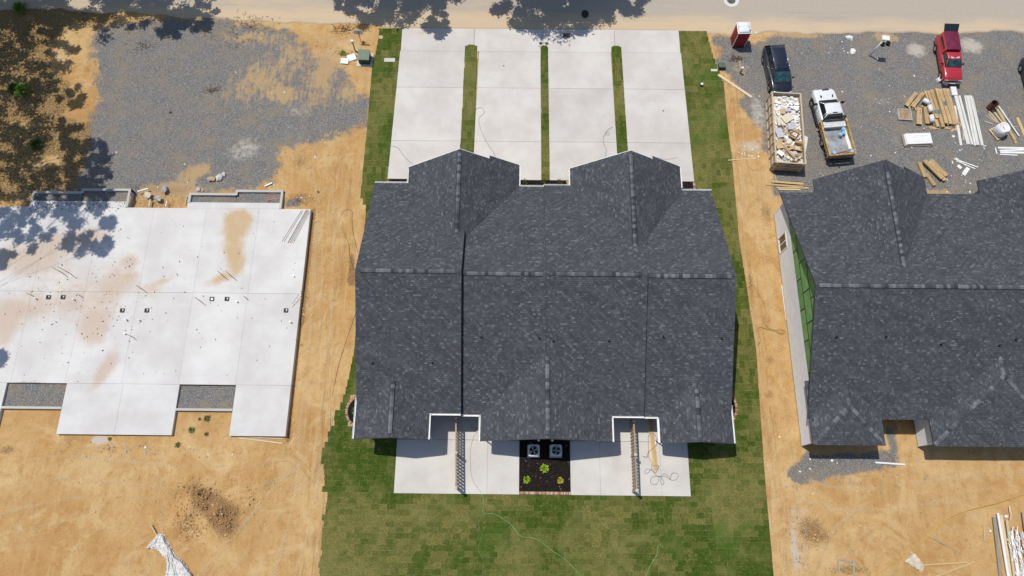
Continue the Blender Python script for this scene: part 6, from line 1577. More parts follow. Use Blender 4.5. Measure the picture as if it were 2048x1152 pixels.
lp = thing('yard_light', 'leaning white pole light with square flat head on the gravel lot', 'light', (32.811, 41.579, 0)); MB().tube([(0, 0, 0), (0.15, -.1, 2.35)], .075, 8).build('pole', M_PWH, lp, True); MB().box((.35, .10, 2.45), (.66, .50, .07), -.12).build('head', M_PWH, lp, bevel=.01); MB().box((.33, -.02, 2.4), (.12, .2, .06)).build('bracket', M_STEEL, lp)
for p, lab in (((34.168, 42.817, 0), 'left one of two black pots on the orange soil beside the pole light'), ((34.692, 42.878, 0), 'right one of two black pots on the orange soil beside the pole light')):
    t = thing('plant_pot', lab, 'pot', p, 0, 'black pots beside the pole light'); MB().cyl((0, 0, 0), .17, .28, 14, .21).build('pot', M_TRIM, t); MB().cyl((0, 0, .2), .17, .085, 14).build('soil', M_MULCH, t)

# ---------------------------------------------------------------- air conditioners and planting
M_ACGREY = simple('air_conditioner_grey', (.46, .47, .48), .45, .05)
for (p, lab, rot) in (((1.561, 5.191, 0.8), 'left air conditioner unit in the mulch bed', 0.3), ((3.255, 5.208, 0.8), 'right air conditioner unit in the mulch bed', 1.4)):
    t = thing('air_conditioner', lab, 'air conditioner', (p[0], p[1], .09), 0, 'air conditioners behind the middle house')
    MB().span((-.47, -.47, -.02), (.47, .47, .05)).build('pad', M_CONC, t)
    b = MB(); n = 8
    pr = []
    for (cx, cy, a0) in ((.33, .33, 0), (-.33, .33, 90), (-.33, -.33, 180), (.33, -.33, 270)):
        for k in range(4): a = math.radians(a0 + 30 * k); pr.append((cx + .10 * math.cos(a), cy + .10 * math.sin(a)))
    b.loft([[(x, y, z) for x, y in pr] for z in (.05, .70)], cap=False); b.build('louvred_case', simple('case_louvres', (.30, .31, .32), .5), t)
    for k in range(7): MB().loft([[(x * 1.02, y * 1.02, z) for x, y in pr] for z in (.10 + k * .085, .13 + k * .085)], cap=False).build('louvre', M_ACGREY, t)
    R_ = .335; nn = 32
    ring_o = [(0.44 * max(-1, min(1, 1.28 * math.cos(2 * math.pi * k / nn))), .44 * max(-1, min(1, 1.28 * math.sin(2 * math.pi * k / nn)))) for k in range(nn)]
    ring_i = [(R_ * math.cos(2 * math.pi * k / nn), R_ * math.sin(2 * math.pi * k / nn)) for k in range(nn)]
    vs = [(x, y, .70) for x, y in ring_o] + [(x, y, .75) for x, y in ring_o] + [(x, y, .77) for x, y in ring_i] + [(x, y, .55) for x, y in ring_i]
    fs = [(k + nn * q, (k + 1) % nn + nn * q, (k + 1) % nn + nn * (q + 1), k + nn * (q + 1)) for k in range(nn) for q in range(3)]
    MB().add(vs, fs).build('top_cover', simple('ac_top', (.60, .61, .61), .4, .05), t)
    MB().cyl((0, 0, .40), R_, .01, 24).build('inner_base', M_TRIM, t)
    for k in range(4):
        a = rot + k * math.pi / 2
        MB().add([(.06 * math.cos(a), .06 * math.sin(a), .60), (.31 * math.cos(a - .36), .31 * math.sin(a - .36), .57), (.31 * math.cos(a + .36), .31 * math.sin(a + .36), .63), (.06 * math.cos(a + .9), .06 * math.sin(a + .9), .61)], [(0, 1, 2, 3)]).build('fan_blade', simple('blade_metal', (.62, .63, .63), .35, .05), t)
    MB().cyl((0, 0, .56), .08, .10, 12).build('fan_hub', M_ACGREY, t)
    gm = MB()
    for q in (.12, .20, .28): gm.tube([(q * math.cos(2 * math.pi * k / 20), q * math.sin(2 * math.pi * k / 20), .775) for k in range(21)], .005, 4)
    for k in range(8): gm.tube([(.04 * math.cos(k * .785), .04 * math.sin(k * .785), .785), (R_ * math.cos(k * .785), R_ * math.sin(k * .785), .77)], .005, 4)
    gm.build('fan_grille', M_TRIM, t)
    MB().tube([(0.1, .42, .3), (.12, .75, .2), (.15, 1.4, .25)], .022, 6).build('line_set', M_TRIM, t, True)

def leafy(name, lab, p, r, h, m, n, seed, group=None, cat='shrub', grass=False):
    t = thing(name, lab, cat, p, 0, group); rr = random.Random(seed); mb = MB()
    for k in range(n):
        a = rr.uniform(0, 6.28); q = rr.uniform(.15, 1) ** .6
        if grass:
            L = h * rr.uniform(.7, 1.1); w = .012
            e = (math.cos(a) * r * q, math.sin(a) * r * q, L)
            mb.add([(math.cos(a) * .04 - w, math.sin(a) * .04, 0), (math.cos(a) * .04 + w, math.sin(a) * .04, 0), (e[0] * .6 + w, e[1] * .6, L * .75), e], [(0, 1, 2, 3)])
        else:
            el = rr.uniform(.1, 1.4); d = Vector((math.cos(a) * math.cos(el), math.sin(a) * math.cos(el), math.sin(el) * .9))
            c = d * r * q; c.z = abs(c.z) * h / r * .9 + .05
            u = d.cross(Vector((0, 0, 1))).normalized(); s = rr.uniform(.035, .065) * (r / .33)
            o_ = d * s * 1.7 + Vector((0, 0, rr.uniform(-.03, .03)))
            mb.add([c - o_ * .5, c + u * s * .6, c + o_, c - u * s * .6], [(0, 1, 2, 3)])
    mb.build('foliage', m, t); MB().tube([(0, 0, -.02), (0, 0, h * .5)], .015, 5).build('stem', M_BARK, t)
    return t
M_LIME = simple('lime_leaves', (.34, .50, .035), .6, .25, 20, 0, rv=0); M_YEL = simple('yellow_leaves', (.55, .50, .05), .6, .25, 20, 0); M_GRN = simple('green_leaves', (.08, .17, .03), .6, .35, 20, 0); M_STRAW = simple('straw_grass', (.38, .36, .16), .7, .3, 20, 0); M_DGRN = simple('dark_weeds', (.05, .10, .02), .7, .4, 15, 0)
leafy('shrub', 'lime green shrub at the top of the trio in the mulch bed', (2.382, 3.932, 0), .34, .36, M_LIME, 190, 1, 'small shrubs in the mulch bed')
leafy('shrub', 'lime green shrub at the lower left of the mulch bed', (1.05, 3.07, 0), .29, .30, M_LIME, 150, 2, 'small shrubs in the mulch bed')
leafy('shrub', 'yellow shrub at the lower right of the mulch bed', (3.593, 3.06, 0), .25, .28, M_YEL, 150, 3, 'small shrubs in the mulch bed')
for p, lab, s in (((0.848, 28.011, 0), 'left grass tuft in the mulch bed between the garage gables', 4), ((2.418, 28.076, 0), 'middle grass tuft in the mulch bed between the garage gables', 5), ((3.858, 28.042, 0), 'right grass tuft in the mulch bed between the garage gables', 6)):
    leafy('ornamental_grass', lab, (p[0], p[1], .09), .36, .5, M_STRAW, 130, s, 'ornamental grass tufts', 'grass tuft', True)
leafy('shrub', 'small dark shrub in the half-round bed at the left wall', (-12.35, 8.2, .08), .34, .4, M_GRN, 110, 7, cat='shrub')
leafy('shrub', 'small dark shrub in the half-round bed at the right wall', (16.85, 8.7, .08), .28, .35, M_GRN, 90, 8, cat='shrub')
for p, lab, r, s in (((-16.256, 41.369, 0), 'bright green weed left of the grey pedestal', .35, 9), ((-47.529, 46.12, 0), 'bright green bush in the woodland shade near the top left corner', .7, 10), ((-45.107, 36.948, 0), 'bright green bush on the brown ground at the left', .75, 11), ((-45.995, 37.206, 0), 'darker green bush just left of the bright one on the brown ground', .6, 12), ((-23.881, 7.447, 0), 'weed clump in the soil notch below the gravel pit, upper', .28, 13),
                     ((-24.953, 6.549, 0), 'weed clump in the soil notch below the gravel pit, left', .26, 14), ((-23.781, 6.255, 0), 'weed clump in the soil notch below the gravel pit, lower', .18, 15), ((-25.855, 5.398, 0), 'weed clump below the left corner of the soil notch', .24, 16), ((-14.432, 42.559, 0), 'weed tuft at the foot of the small white sign', .2, 17), ((-42.617, 31.427, 0), 'dark green bush patch low on the brown ground', .6, 18), ((-24.46, 7.402, 0), 'smallest weed tuft in the soil notch', .14, 19), ((-31.189, 5.798, 0), 'weed tuft under the bottom edge of the slab', .16, 20)):
    leafy('weed', lab, p, r, r * .8, M_GRN if s not in (9, 10, 11) else simple('bright_leaves', (.13, .27, .03), .6, .3, 15, 0), 240 if r > .5 else 120, s, None, 'plant')
# low brush and dead twigs
tw = MB(); rr = random.Random(31)
for (c, n, s) in (((-16.287, 43.896, 0), 90, 1.0), ((20.283, 41.013, 0), 60, .7), ((-35.109, 41.85, 0), 30, .7), ((-27.851, 37.174, 0), 40, .7), ((-25.36, 44.491, 0), 80, 2.0), ((-15.331, 40.935, 0), 40, .8), ((-44.503, 42.88, 0), 60, 2.5), ((-43.895, 36.058, 0), 60, 3), ((-18.665, 26.277, 0), 50, .8), ((-26.552, 42.776, 0), 30, 2)):
    for k in range(n):
        x, y = c[0] + rr.gauss(0, s * .6), c[1] + rr.gauss(0, s * .3); a = rr.uniform(0, 3.1); L = rr.uniform(.12, .5)
        tw.tube([(x, y, .03), (x + L * .5 * math.cos(a), y + L * .5 * math.sin(a), .06 + rr.uniform(0, .1)), (x + L * math.cos(a + .3), y + L * math.sin(a + .3), .05)], .012, 4)
tag(tw.build('dead_twigs', simple('dead_wood', (.12, .08, .045), .9, .4)), 'dead twigs and roots strewn on the soil', None, None, 'stuff')

# ---------------------------------------------------------------- slatted fences on the patios
M_TANV = simple('tan_fence', (.36, .27, .19), .65, .08, 3, .08, rv=.06); M_CAPV = simple('pale_post_cap', (.62, .53, .42), .6, .06)
for (pts, lab) in (([(-4.341, 7.421, 1.9), (-4.263, 4.844, 1.9), (-4.151, 2.346, 1.9)], 'tan slatted privacy fence on the left patio'), ([(9.059, 7.335, 1.9), (9.059, 4.873, 1.9), (9.045, 2.308, 1.9)], 'tan slatted privacy fence on the right patio')):
    t = thing('fence', lab, 'fence', (pts[2][0], pts[2][1], .1), 0, 'slatted fences between the patios')
    ox, oy = pts[2][0], pts[2][1]
    P = [(p[0] - ox, p[1] - oy) for p in pts]
    P = [(P[0][0] + .01, 8.08 - oy)] + P
    for k, (x, y) in enumerate(P[1:]):
        MB().span((x - .065, y - .065, -.05), (x + .065, y + .065, 1.85)).build('post', M_TANV, t)
        MB().span((x - .10, y - .10, 1.85), (x + .10, y + .10, 1.90)).box((x, y, 1.925), (.14, .14, .05), tx=.2, ty=.2).build('post_cap', M_CAPV, t)
    for (a, b) in zip(P[:-1], P[1:]):
        x0, y0 = a; x1, y1 = b
        for z in (.22, .95, 1.58): MB().add([(x0 - .02, y0 - .0, z), (x0 + .02, y0, z), (x1 + .02, y1 + .07, z), (x1 - .02, y1 + .07, z), (x0 - .02, y0, z + .09), (x0 + .02, y0, z + .09), (x1 + .02, y1 + .07, z + .09), (x1 - .02, y1 + .07, z + .09)], [(0, 1, 2, 3), (4, 7, 6, 5), (0, 4, 5, 1), (1, 5, 6, 2), (2, 6, 7, 3), (3, 7, 4, 0)]).build('rail', M_TANV, t)
        MB().add([(x0 - .05, y0, 1.74), (x0 + .05, y0, 1.74), (x1 + .05, y1 + .07, 1.74), (x1 - .05, y1 + .07, 1.74), (x0 - .05, y0, 1.78), (x0 + .05, y0, 1.78), (x1 + .05, y1 + .07, 1.78), (x1 - .05, y1 + .07, 1.78)], [(0, 1, 2, 3), (4, 7, 6, 5), (0, 4, 5, 1), (1, 5, 6, 2), (2, 6, 7, 3), (3, 7, 4, 0)]).build('top_rail', M_TANV, t)
        L = y0 - y1; n = int(L / .255)
        for k in range(n):
            for s in (-1, 1):
                yc = y1 + .17 + (k + (.0 if s < 0 else .5)) * (L - .2) / n
                if yc > y0 - .05: continue
                xc = x1 + (x0 - x1) * (yc - y1) / L
                MB().span((xc + s * .035 - .012, yc - .045, .12), (xc + s * .035 + .012, yc + .045, 1.70)).build('slat', M_TANV, t)
# boards and cable on the right patio
for (a, b, w, z, lab) in (((10.545, 7.86, 0.15), (10.774, 3.861, 0.15), .14, .10, 'left deck board of the bundle lying on the right patio'), ((10.739, 7.862, 0.15), (10.986, 3.9, 0.15), .14, .10, 'right deck board of the bundle lying on the right patio'), ((10.376, 5.988, 0.12), (10.597, 4.342, 0.12), .14, .103, 'short pale plank beside the deck boards on the right patio'), ((10.652, 7.854, 0.2), (10.904, 3.969, 0.2), .13, .14, 'upper deck board resting on the bundle on the right patio')):
    tag(board('deck_board', a[:2], b[:2], w, .035, M_PINE if 'pale' not in lab else M_PINEP, z), lab, 'board', 'boards lying on the right patio')
M_CORD = simple('dark_cord', (.10, .10, .10), .7, .2); M_HOSEG = simple('green_hose', (.16, .42, .16), .5, .15); M_CORDT = simple('tan_cord', (.26, .21, .14), .8, .2); M_YSTR = simple('yellow_strap', (.62, .42, .06), .7, .15)
hose('cable', 'dark cable looped over the boards and the right patio', 'cable', [(9.921, 4.904), (10.264, 4.87), (10.358, 5.208), (11.004, 5.78), (11.035, 6.349), (10.705, 6.689), (10.42, 6.419), (10.387, 5.774)] + [(10.377, 4.834), (10.588, 4.463), (10.562, 3.98), (10.815, 3.724), (11.064, 4.096), (11.07, 4.207), (10.65, 4.203)], .012, M_CORD, .17)
hose('cable', 'tangle of dark cable loops at the bottom of the right patio', 'cable', [(10.562, 3.98), (10.124, 3.606), (10.019, 3.789), (10.219, 3.976), (10.556, 3.869), (10.879, 3.503), (11.179, 3.433), (11.456, 3.62), (11.718, 3.549), (11.961, 3.184), (12.303, 3.187), (12.549, 3.484), (12.335, 3.703), (12.024, 3.589), (11.926, 3.22), (11.633, 3.401), (11.255, 3.434), (10.799, 3.429), (10.449, 3.278), (10.468, 2.912), (10.843, 2.843), (11.051, 3.174), (11.027, 3.431), (11.249, 3.323), (11.424, 3.068), (11.333, 2.812), (11.154, 2.992), (11.251, 3.36)], .012, M_CORD, .12)
hose('cable', 'thin grey cable over the left patio', 'cable', [(-3.293, 6.851), (-3.222, 7.082), (-2.908, 6.97), (-2.863, 6.74), (-3.133, 6.699), (-3.295, 6.927)] + [(-2.784, 6.703), (-3.044, 6.28), (-3.252, 5.443), (-3.252, 4.133), (-3.07, 3.101), (-2.674, 2.483), (-2.4, 2.123)], .012, MATS['grey_conduit'], .12)
hose('garden_hose', 'green garden hose running from the left patio across the rear lawn', 'hose', [(-2.496, 6.019), (-2.567, 5.791), (-2.949, 5.635), (-3.131, 5.256), (-3.082, 4.881), (-2.729, 4.585), (-2.492, 4.289), (-2.633, 3.843), (-2.888, 3.397), (-2.951, 2.919), (-2.675, 2.52), (-2.362, 2.087), (-2.158, 1.439), (-2.218, 0.794), (-1.988, 0.582), (-1.503, 0.623), (-0.825, 0.345), (-0.185, -0.108), (0.19, -0.456), (0.416, -0.804), (0.825, -1.01), (1.381, -1.039), (2.046, -1.276), (2.782, -1.822), (3.696, -2.398), (4.311, -2.904), (5.027, -3.643), (5.664, -4.409)], .017, M_HOSEG, .085)
hose('garden_hose', 'thin pale hose branching down the rear lawn below the left patio', 'hose', [(-2.213, 0.58), (-2.497, -0.026), (-2.409, -0.553), (-2.213, -0.972), (-2.387, -1.426), (-2.485, -1.947), (-2.137, -2.63), (-1.894, -3.648)], .010, simple('pale_hose', (.22, .32, .14), .6, .2), .07)
hose('garden_hose', 'short end of green hose at the bottom right of the rear lawn', 'hose', [(11.111, -1.666), (10.975, -1.46), (10.75, -1.532), (10.605, -2.154), (10.168, -2.775), (9.765, -3.526), (9.469, -4.369)], .017, M_HOSEG, .08)
hose('cable', 'dark cable on the second driveway lane', 'cable', [(-3.93, 34.99), (-3.758, 35.305), (-3.402, 35.569), (-3.037, 35.468), (-2.935, 35), (-3.374, 34.477), (-3.262, 33.602), (-2.975, 32.838), (-2.506, 31.83), (-1.955, 30.933), (-1.769, 30.437)], .013, M_CORD, .115)
hose('cable', 'dark cable on the third driveway lane', 'cable', [(8.635, 33.721), (8.13, 33.358), (7.982, 32.948), (8.293, 32.9), (8.214, 33.205), (7.845, 32.845), (7.735, 32.185), (7.978, 31.433), (7.865, 30.683)], .013, M_CORD, .115)
hose('cable', 'thin dark cable curving across the lower part of the leftmost driveway lane', 'cable', [(-11.129, 31.592), (-10.494, 31.398), (-10.156, 30.95), (-9.722, 30.357), (-9.07, 29.769)], .013, M_CORD, .115)
hose('cable', 'thin crack-like cord at the bottom of the rightmost driveway lane', 'cable', [(12.503, 30.68), (13.155, 30.488), (13.823, 30.594), (14.182, 30.697)], .010, M_CORD, .112)
hose('cable', 'dark looped cable on the dirt lane left of the middle house', 'cable', [(-13.251, 21.456), (-13.763, 23.048), (-14.006, 24.437), (-14.068, 25.186), (-14.389, 25.419), (-14.761, 25.227), (-14.982, 24.801), (-14.95, 23.961), (-14.486, 23.041), (-14.068, 22.129), (-13.949, 21.223), (-13.622, 20.328), (-13.274, 19.663)], .014, M_CORD, .03)
hose('cable', 'dark cable running down the dirt lane to the rear lawn', 'cable', [(-12.991, 16.183), (-13.358, 14.696), (-13.657, 13.441), (-13.951, 12.204), (-14.143, 10.784), (-14.296, 8.991), (-14.234, 7.045), (-14.018, 5.143), (-13.817, 3.8)], .013, M_CORD, .05)
hose('cable', 'brown cable looped on the dirt lane beside the right house', 'cable', [(19.333, 18.674), (19.769, 18.898), (20.076, 18.246), (20.501, 17.168), (20.584, 16.399), (20.277, 15.8), (20.586, 15.255), (21.16, 14.924), (21.623, 14.72), (21.966, 14.891), (21.701, 15.056), (20.767, 15.046), (19.977, 15.248), (19.744, 14.952), (19.87, 14.201), (19.626, 13.783)], .013, M_CORDT, .06)
hose('strap', 'yellow strap stretched across the soil at the lower right', 'strap', [(39.038, 2.591), (36.622, 1.843), (33.867, 1.17), (32.252, 0.514), (30.543, -0.734), (28.464, -2.139), (26.363, -3.419), (25.642, -3.864)], .018, M_YSTR, .10)
hose('tape_line', 'pale yellow line of tape on the gravel left of the red pickup', 'tape', [(33.344, 41.419), (34.06, 41.536), (34.723, 41.322), (35.608, 41.055), (36.89, 40.958)], .012, simple('pale_yellow', (.60, .60, .30), .7), .03)
hose('wire', 'dark wire lying across the soil below the slab', 'wire', [(-24.337, 3.58), (-22.384, 3.823), (-20.116, 4.032), (-17.273, 4.285)], .014, M_ROD, .06)

# ---------------------------------------------------------------- building supplies on the gravel lot
GC = 'long cardboard cartons stacked on the gravel'
M_PRINT = simple('teal_print', (.10, .17, .19), .8, .15); M_INK = simple('brown_ink', (.22, .14, .07), .85, .2); M_END = simple('dark_carton_end', (.18, .12, .07), .9, .3)
def carton(a, b, w, h, z, lab, mark=None, group=GC, lines=True, m=M_CARD):
    A, B = Vector((*a[:2], 0)), Vector((*b[:2], 0)); d = B - A; L = d.length
    t = thing('carton', lab, 'carton', ((A.x + B.x) / 2, (A.y + B.y) / 2, z), math.atan2(d.y, d.x), group)
    MB().span((-L / 2, -w / 2, 0), (L / 2, w / 2, h)).build('box', m, t, bevel=.01)
    MB().span((-L / 2 + .01, -.02, h), (L / 2 - .01, .02, h + .003)).build('tape', simple('packing_tape', (.44, .31, .15), .4, .1), t)
    for s in (-1, 1): MB().span((s * L / 2 - .004, -w / 2 + .02, .02), (s * L / 2 + .004, w / 2 - .02, h - .02)).build('end_flap', M_END, t)
    if mark is not None: MB().span((mark * L / 2 - .22, -w / 2 + .03, h + .003), (mark * L / 2 + .22, w / 2 - .03, h + .006)).build('print_patch', M_PRINT, t)
    if lines:
        pr = MB()
        for k in range(9): pr.span((-L * .42 + k * .07, w * .12, h + .003), (-L * .42 + .045 + k * .07, w * .12 + .05, h + .005))
        for k in range(12): pr.span((L * .12 + k * .06, -w * .32, h + .003), (L * .12 + .035 + k * .06, -w * .32 + .03, h + .005))
        pr.build('printed_text', M_INK, t)
    return t
def px(l): return l
row = [((37.307, 37.726, 0.3), (37.758, 33.983, 0.3), .28, .20, None, 'leftmost long carton of the big pile'), ((37.827, 37.837, 0.3), (38.195, 33.936, 0.3), .30, .22, .2, 'second long carton of the big pile, with a blue-grey patch'), ((38.246, 37.895, 0.3), (38.475, 34.246, 0.3), .28, .34, None, 'raised long carton right of the two patched ones'),
       ((38.611, 37.898, 0.3), (38.922, 34.25, 0.3), .30, .24, -.15, 'wide long carton with a blue-grey patch near its middle'), ((38.985, 37.955, 0.3), (39.27, 34.203, 0.3), .30, .22, None, 'second long carton from the right of the big pile'), ((39.303, 37.958, 0.3), (39.558, 34.308, 0.3), .26, .18, None, 'rightmost long carton of the big pile')]
for k, (a, b, w, h, mk, lab) in enumerate(row):
    carton(a, b, w * .95, h, .02 + .001 * k, lab, mk)
carton((37.432, 37.625, 0.45), (37.724, 34.76, 0.45), .24, .14, .225, 'carton lying on top of the left end of the big pile', .55)
sh_ = [((36.397, 37.501, 0.15), (35.255, 36.12, 0.15), .30, 'left one of the two slanting cartons at the upper left of the pile'), ((37.034, 37.507, 0.15), (35.78, 36.021, 0.15), .32, 'right one of the two slanting cartons at the upper left of the pile'),
       ((36.395, 35.923, 0.15), (36.097, 34.212, 0.15), .38, 'short upright carton above the white siding, at the lower left of the pile'), ((36.956, 36.033, 0.15), (36.868, 34.271, 0.15), .34, 'short carton between the lower left one and the white rolls')]
for k, (a, b, w, lab) in enumerate(sh_): carton(a, b, w * 1.15, .22, .02 + .002 * k, lab, None, GC)
M_ROLLW = simple('white_wrap', (.74, .74, .75), .5, .06)
for (p, rz, lab) in (((36.996, 36.419, 0.2), .9, 'upper white roll on the cartons'), ((37.214, 35.678, 0.3), .05, 'middle white roll on the cartons'), ((37.163, 34.643, 0.3), -.05, 'lowest white roll on the cartons'), ((41.771, 37.854, 0.1), .3, None)):
    if lab is None: continue
    t = thing('white_roll', lab, 'roll', (p[0], p[1], .25), rz, 'white wrapped rolls on the cartons')
    MB().cyl((0, -.32, .20), .20, .64, 16, axis='Y').build('wrap', M_ROLLW, t, True); MB().cyl((0, -.34, .20), .07, .68, 10, axis='Y').build('core', M_CARD, t)
for (p, s, rz, lab) in (((38.796, 38.964, 0), .55, .5, 'white sack at the front wheel of the red pickup'), ((39.324, 38.593, 0), .42, -.6, 'crumpled white bag between the red pickup and the cartons')):
    t = thing('white_sack', lab, 'sack', p, rz, 'white sacks by the red pickup')
    MB().box((0, 0, .14), (s, s * .8, .28), tx=.8, ty=.8).build('sack', M_ROLLW, t, bevel=.05); MB().box((0, 0, .286), (s * .3, s * .15, .01)).build('print', M_INK, t)
# torn carton paper under the pile
tc = MB(); rr = random.Random(5)
for k in range(70):
    c = rr.choice(((37.389, 33.958, 0), (39.163, 33.874, 0), (35.968, 36.12, 0), (38.972, 34.282, 0))); s = rr.uniform(.08, .3)
    tc.box((c[0] + rr.gauss(0, .35), c[1] + rr.gauss(0, .15), .04 + rr.uniform(0, .06)), (s, s * .6, .008), rr.uniform(0, 3), rx=rr.uniform(-.2, .2), ry=rr.uniform(-.2, .2))
tag(tc.build('torn_cardboard', M_CARD), 'torn cardboard bits around the carton pile', None, None, 'stuff')
# slatted crate lid, stack of doors
t = thing('slatted_crate', 'flat grey crate with tan wooden slats left of the cartons', 'crate', (35.013, 35.276, 0), math.radians(-3))
for k in range(7): MB().span((-.50 + k * .145, -.46, .08), (-.50 + k * .145 + .125, .46, .11)).build('slat', simple('tan_slats', (.40, .27, .16), .8, .2, rv=.2), t)
MB().span((-.62, -.58, 0), (-.52, .56, .14)).span((.53, -.58, 0), (.63, .56, .14)).span((-.52, -.58, 0), (.53, -.47, .139)).span((-.52, .47, 0), (.53, .56, .139)).build('frame', simple('grey_frame', (.38, .38, .36), .7), t)
t = thing('door_stack', 'stack of white door slabs on a timber pallet below the cartons', 'door stack', (35.689, 32.668, 0), math.radians(3))
MB().span((-1.28, -.62, 0), (1.28, -.5, .12)).span((-1.28, .5, 0), (1.28, .62, .12)).span((-1.32, -.62, .12), (-1.16, .62, .16)).span((1.12, -.62, .12), (1.3, .62, .16)).build('pallet', M_GREYWOOD, t)
for k in range(3):
    o = MB().box((.02 * k, .01 * k, .19 + k * .06), (2.3 - k * .03, 1.06, .055)).build('door_slab', M_WHITE, t, bevel=.004)
MB().box((.18, .27, .345), (1.3, .02, .012)).box((.18, -.27, .345), (1.3, .02, .012)).box((-.46, 0, .345), (.02, .52, .012)).box((.82, 0, .345), (.02, .52, .012)).build('moulding', simple('soft_white', (.70, .70, .69), .5), t)
# white siding planks beside the cartons
M_SIDP = simple('cream_white_plank', (.68, .67, .63), .55, .05, 2, .05, rv=.05)
G5 = 'long white planks beside the cartons'
for k, (a, b, w, h, z, lab) in enumerate((((39.717, 36.237, 0.2), (39.521, 32.187, 0.2), .22, .06, .02, 'short bright plank leaning at the left of the white plank pile'), ((39.994, 37.45, 0.2), (40.161, 32.294, 0.2), .30, .10, .02, 'leftmost long white plank of the pile'), ((40.253, 37.226, 0.3), (40.431, 32.188, 0.3), .16, .22, .02, 'raised narrow white plank of the pile'),
                                ((40.827, 37.3, 0.2), (40.707, 32.149, 0.2), .14, .12, .02, 'plank in the middle of the white plank pile'), ((40.979, 37.234, 0.3), (40.908, 32.143, 0.3), .26, .22, .02, 'wide white plank right of the middle of the pile'), ((41.327, 37.305, 0.2), (41.371, 32.155, 0.2), .24, .12, .02, 'rightmost wide white plank of the pile'),
                                ((39.992, 33.617, 0.1), (39.785, 32.097, 0.1), .10, .04, .01, 'short tan stick poking out below the white planks'), ((41.591, 37.249, 0.05), (41.525, 31.792, 0.05), .05, .04, .01, 'thin white strip along the right side of the white planks'))):
    tag(board('white_plank', a[:2], b[:2], w, h, M_SIDP if 'tan' not in lab else M_PINEP, z), lab, 'plank', G5)
tag(MB().box((0, 0, .1), (.5, .9, .2)).build('white_block', M_ROLLW, bevel=.02), 'white foam block at the top right of the cartons', 'block').location = (39.896, 37.744, 0)
# carton heap nearer the right house
for k, (a, b, w, z, lab) in enumerate((((35.455, 30.361, 0.1), (35.731, 28.943, 0.1), .34, .02, 'leftmost carton of the lower heap'), ((35.776, 30.507, 0.2), (37.076, 28.759, 0.2), .36, .24, 'upper carton crossing the lower heap'), ((36.486, 30.64, 0.15), (37.6, 29.082, 0.15), .38, .02, 'rightmost carton of the lower heap'), ((35.867, 29.312, 0.05), (36.4, 28.152, 0.05), .30, .021, 'carton sticking out at the bottom of the lower heap'), ((36.264, 30.468, 0.1), (37.326, 28.619, 0.1), .30, .12, 'carton second from the right in the lower heap'))):
    carton(a, b, w, .20 if z < .1 else .16, z, lab, None, 'cartons heaped beside the right house', False)
# white scraps between the garages
G6 = 'white trim offcuts on the gravel'
for k, (a, b, w, z, lab) in enumerate((((38.634, 30.844, 0), (40.583, 30.023, 0), .10, .04, 'longest white trim offcut'), ((38.785, 30.945, 0), (39.514, 30.16, 0), .09, .06, 'white trim offcut at the top left of the scraps'), ((38.816, 30.647, 0), (40.334, 29.873, 0), .09, .02, 'white trim offcut under the longest one'), ((39.166, 29.273, 0), (39.739, 29.965, 0), .34, .02, 'wide white offcut at the bottom of the scraps'), ((38.863, 30.203, 0), (39.114, 29.91, 0), .3, .02, 'small square white offcut left of the wide one'), ((38.464, 30.644, 0), (38.452, 30.347, 0), .08, .01, 'tiny white stick left of the scraps'))):
    tag(board('trim_offcut', a[:2], b[:2], w, .03, M_WHITE, z), lab, 'offcut', G6)
for k, (a, b, w, z, lab) in enumerate((((42.748, 31.983, 0), (45.621, 31.962, 0), .18, .02, 'top white board of the pile at the right edge'), ((42.818, 31.683, 0), (45.587, 31.811, 0), .16, .05, 'second white board of the pile at the right edge'), ((42.874, 31.534, 0), (45.52, 31.511, 0), .2, .02, 'third white board of the pile at the right edge'), ((42.788, 31.333, 0), (44.314, 31.249, 0), .09, .02, 'lowest thin white board at the right edge'), ((42.526, 31.981, 0), (42.533, 31.381, 0), .10, .02, 'short white board standing apart left of the pile'))):
    tag(board('white_board', a[:2], b[:2], w, .04, M_WHITE, z), lab, 'board', 'white boards at the right edge of the gravel')
# rusty barrel
t = thing('barrel', 'rusty open barrel standing beside the lumber', 'barrel', (42.827, 36.032, 0), 0, None, (.0, .0))
M_RUST = simple('rust', (.13, .05, .028), .9, .5, 7, .4)
MB().cyl((0, 0, 0), .30, .88, 22, cap=False).cyl((0, 0, 0.01), .28, .86, 22, cap=False).cyl((0, 0, .01), .3, .02, 22).build('drum', M_RUST, t, False)
for z in (.28, .58, .86): MB().loft([[(q * math.cos(2 * math.pi * k / 22), q * math.sin(2 * math.pi * k / 22), z + dz) for k in range(22)] for q, dz in ((.30, -.02), (.32, 0), (.30, .02))], cap=False).build('hoop', M_RUST, t)
MB().cyl((0, 0, .10), .27, .05, 16).build('ash', M_MULCH, t)
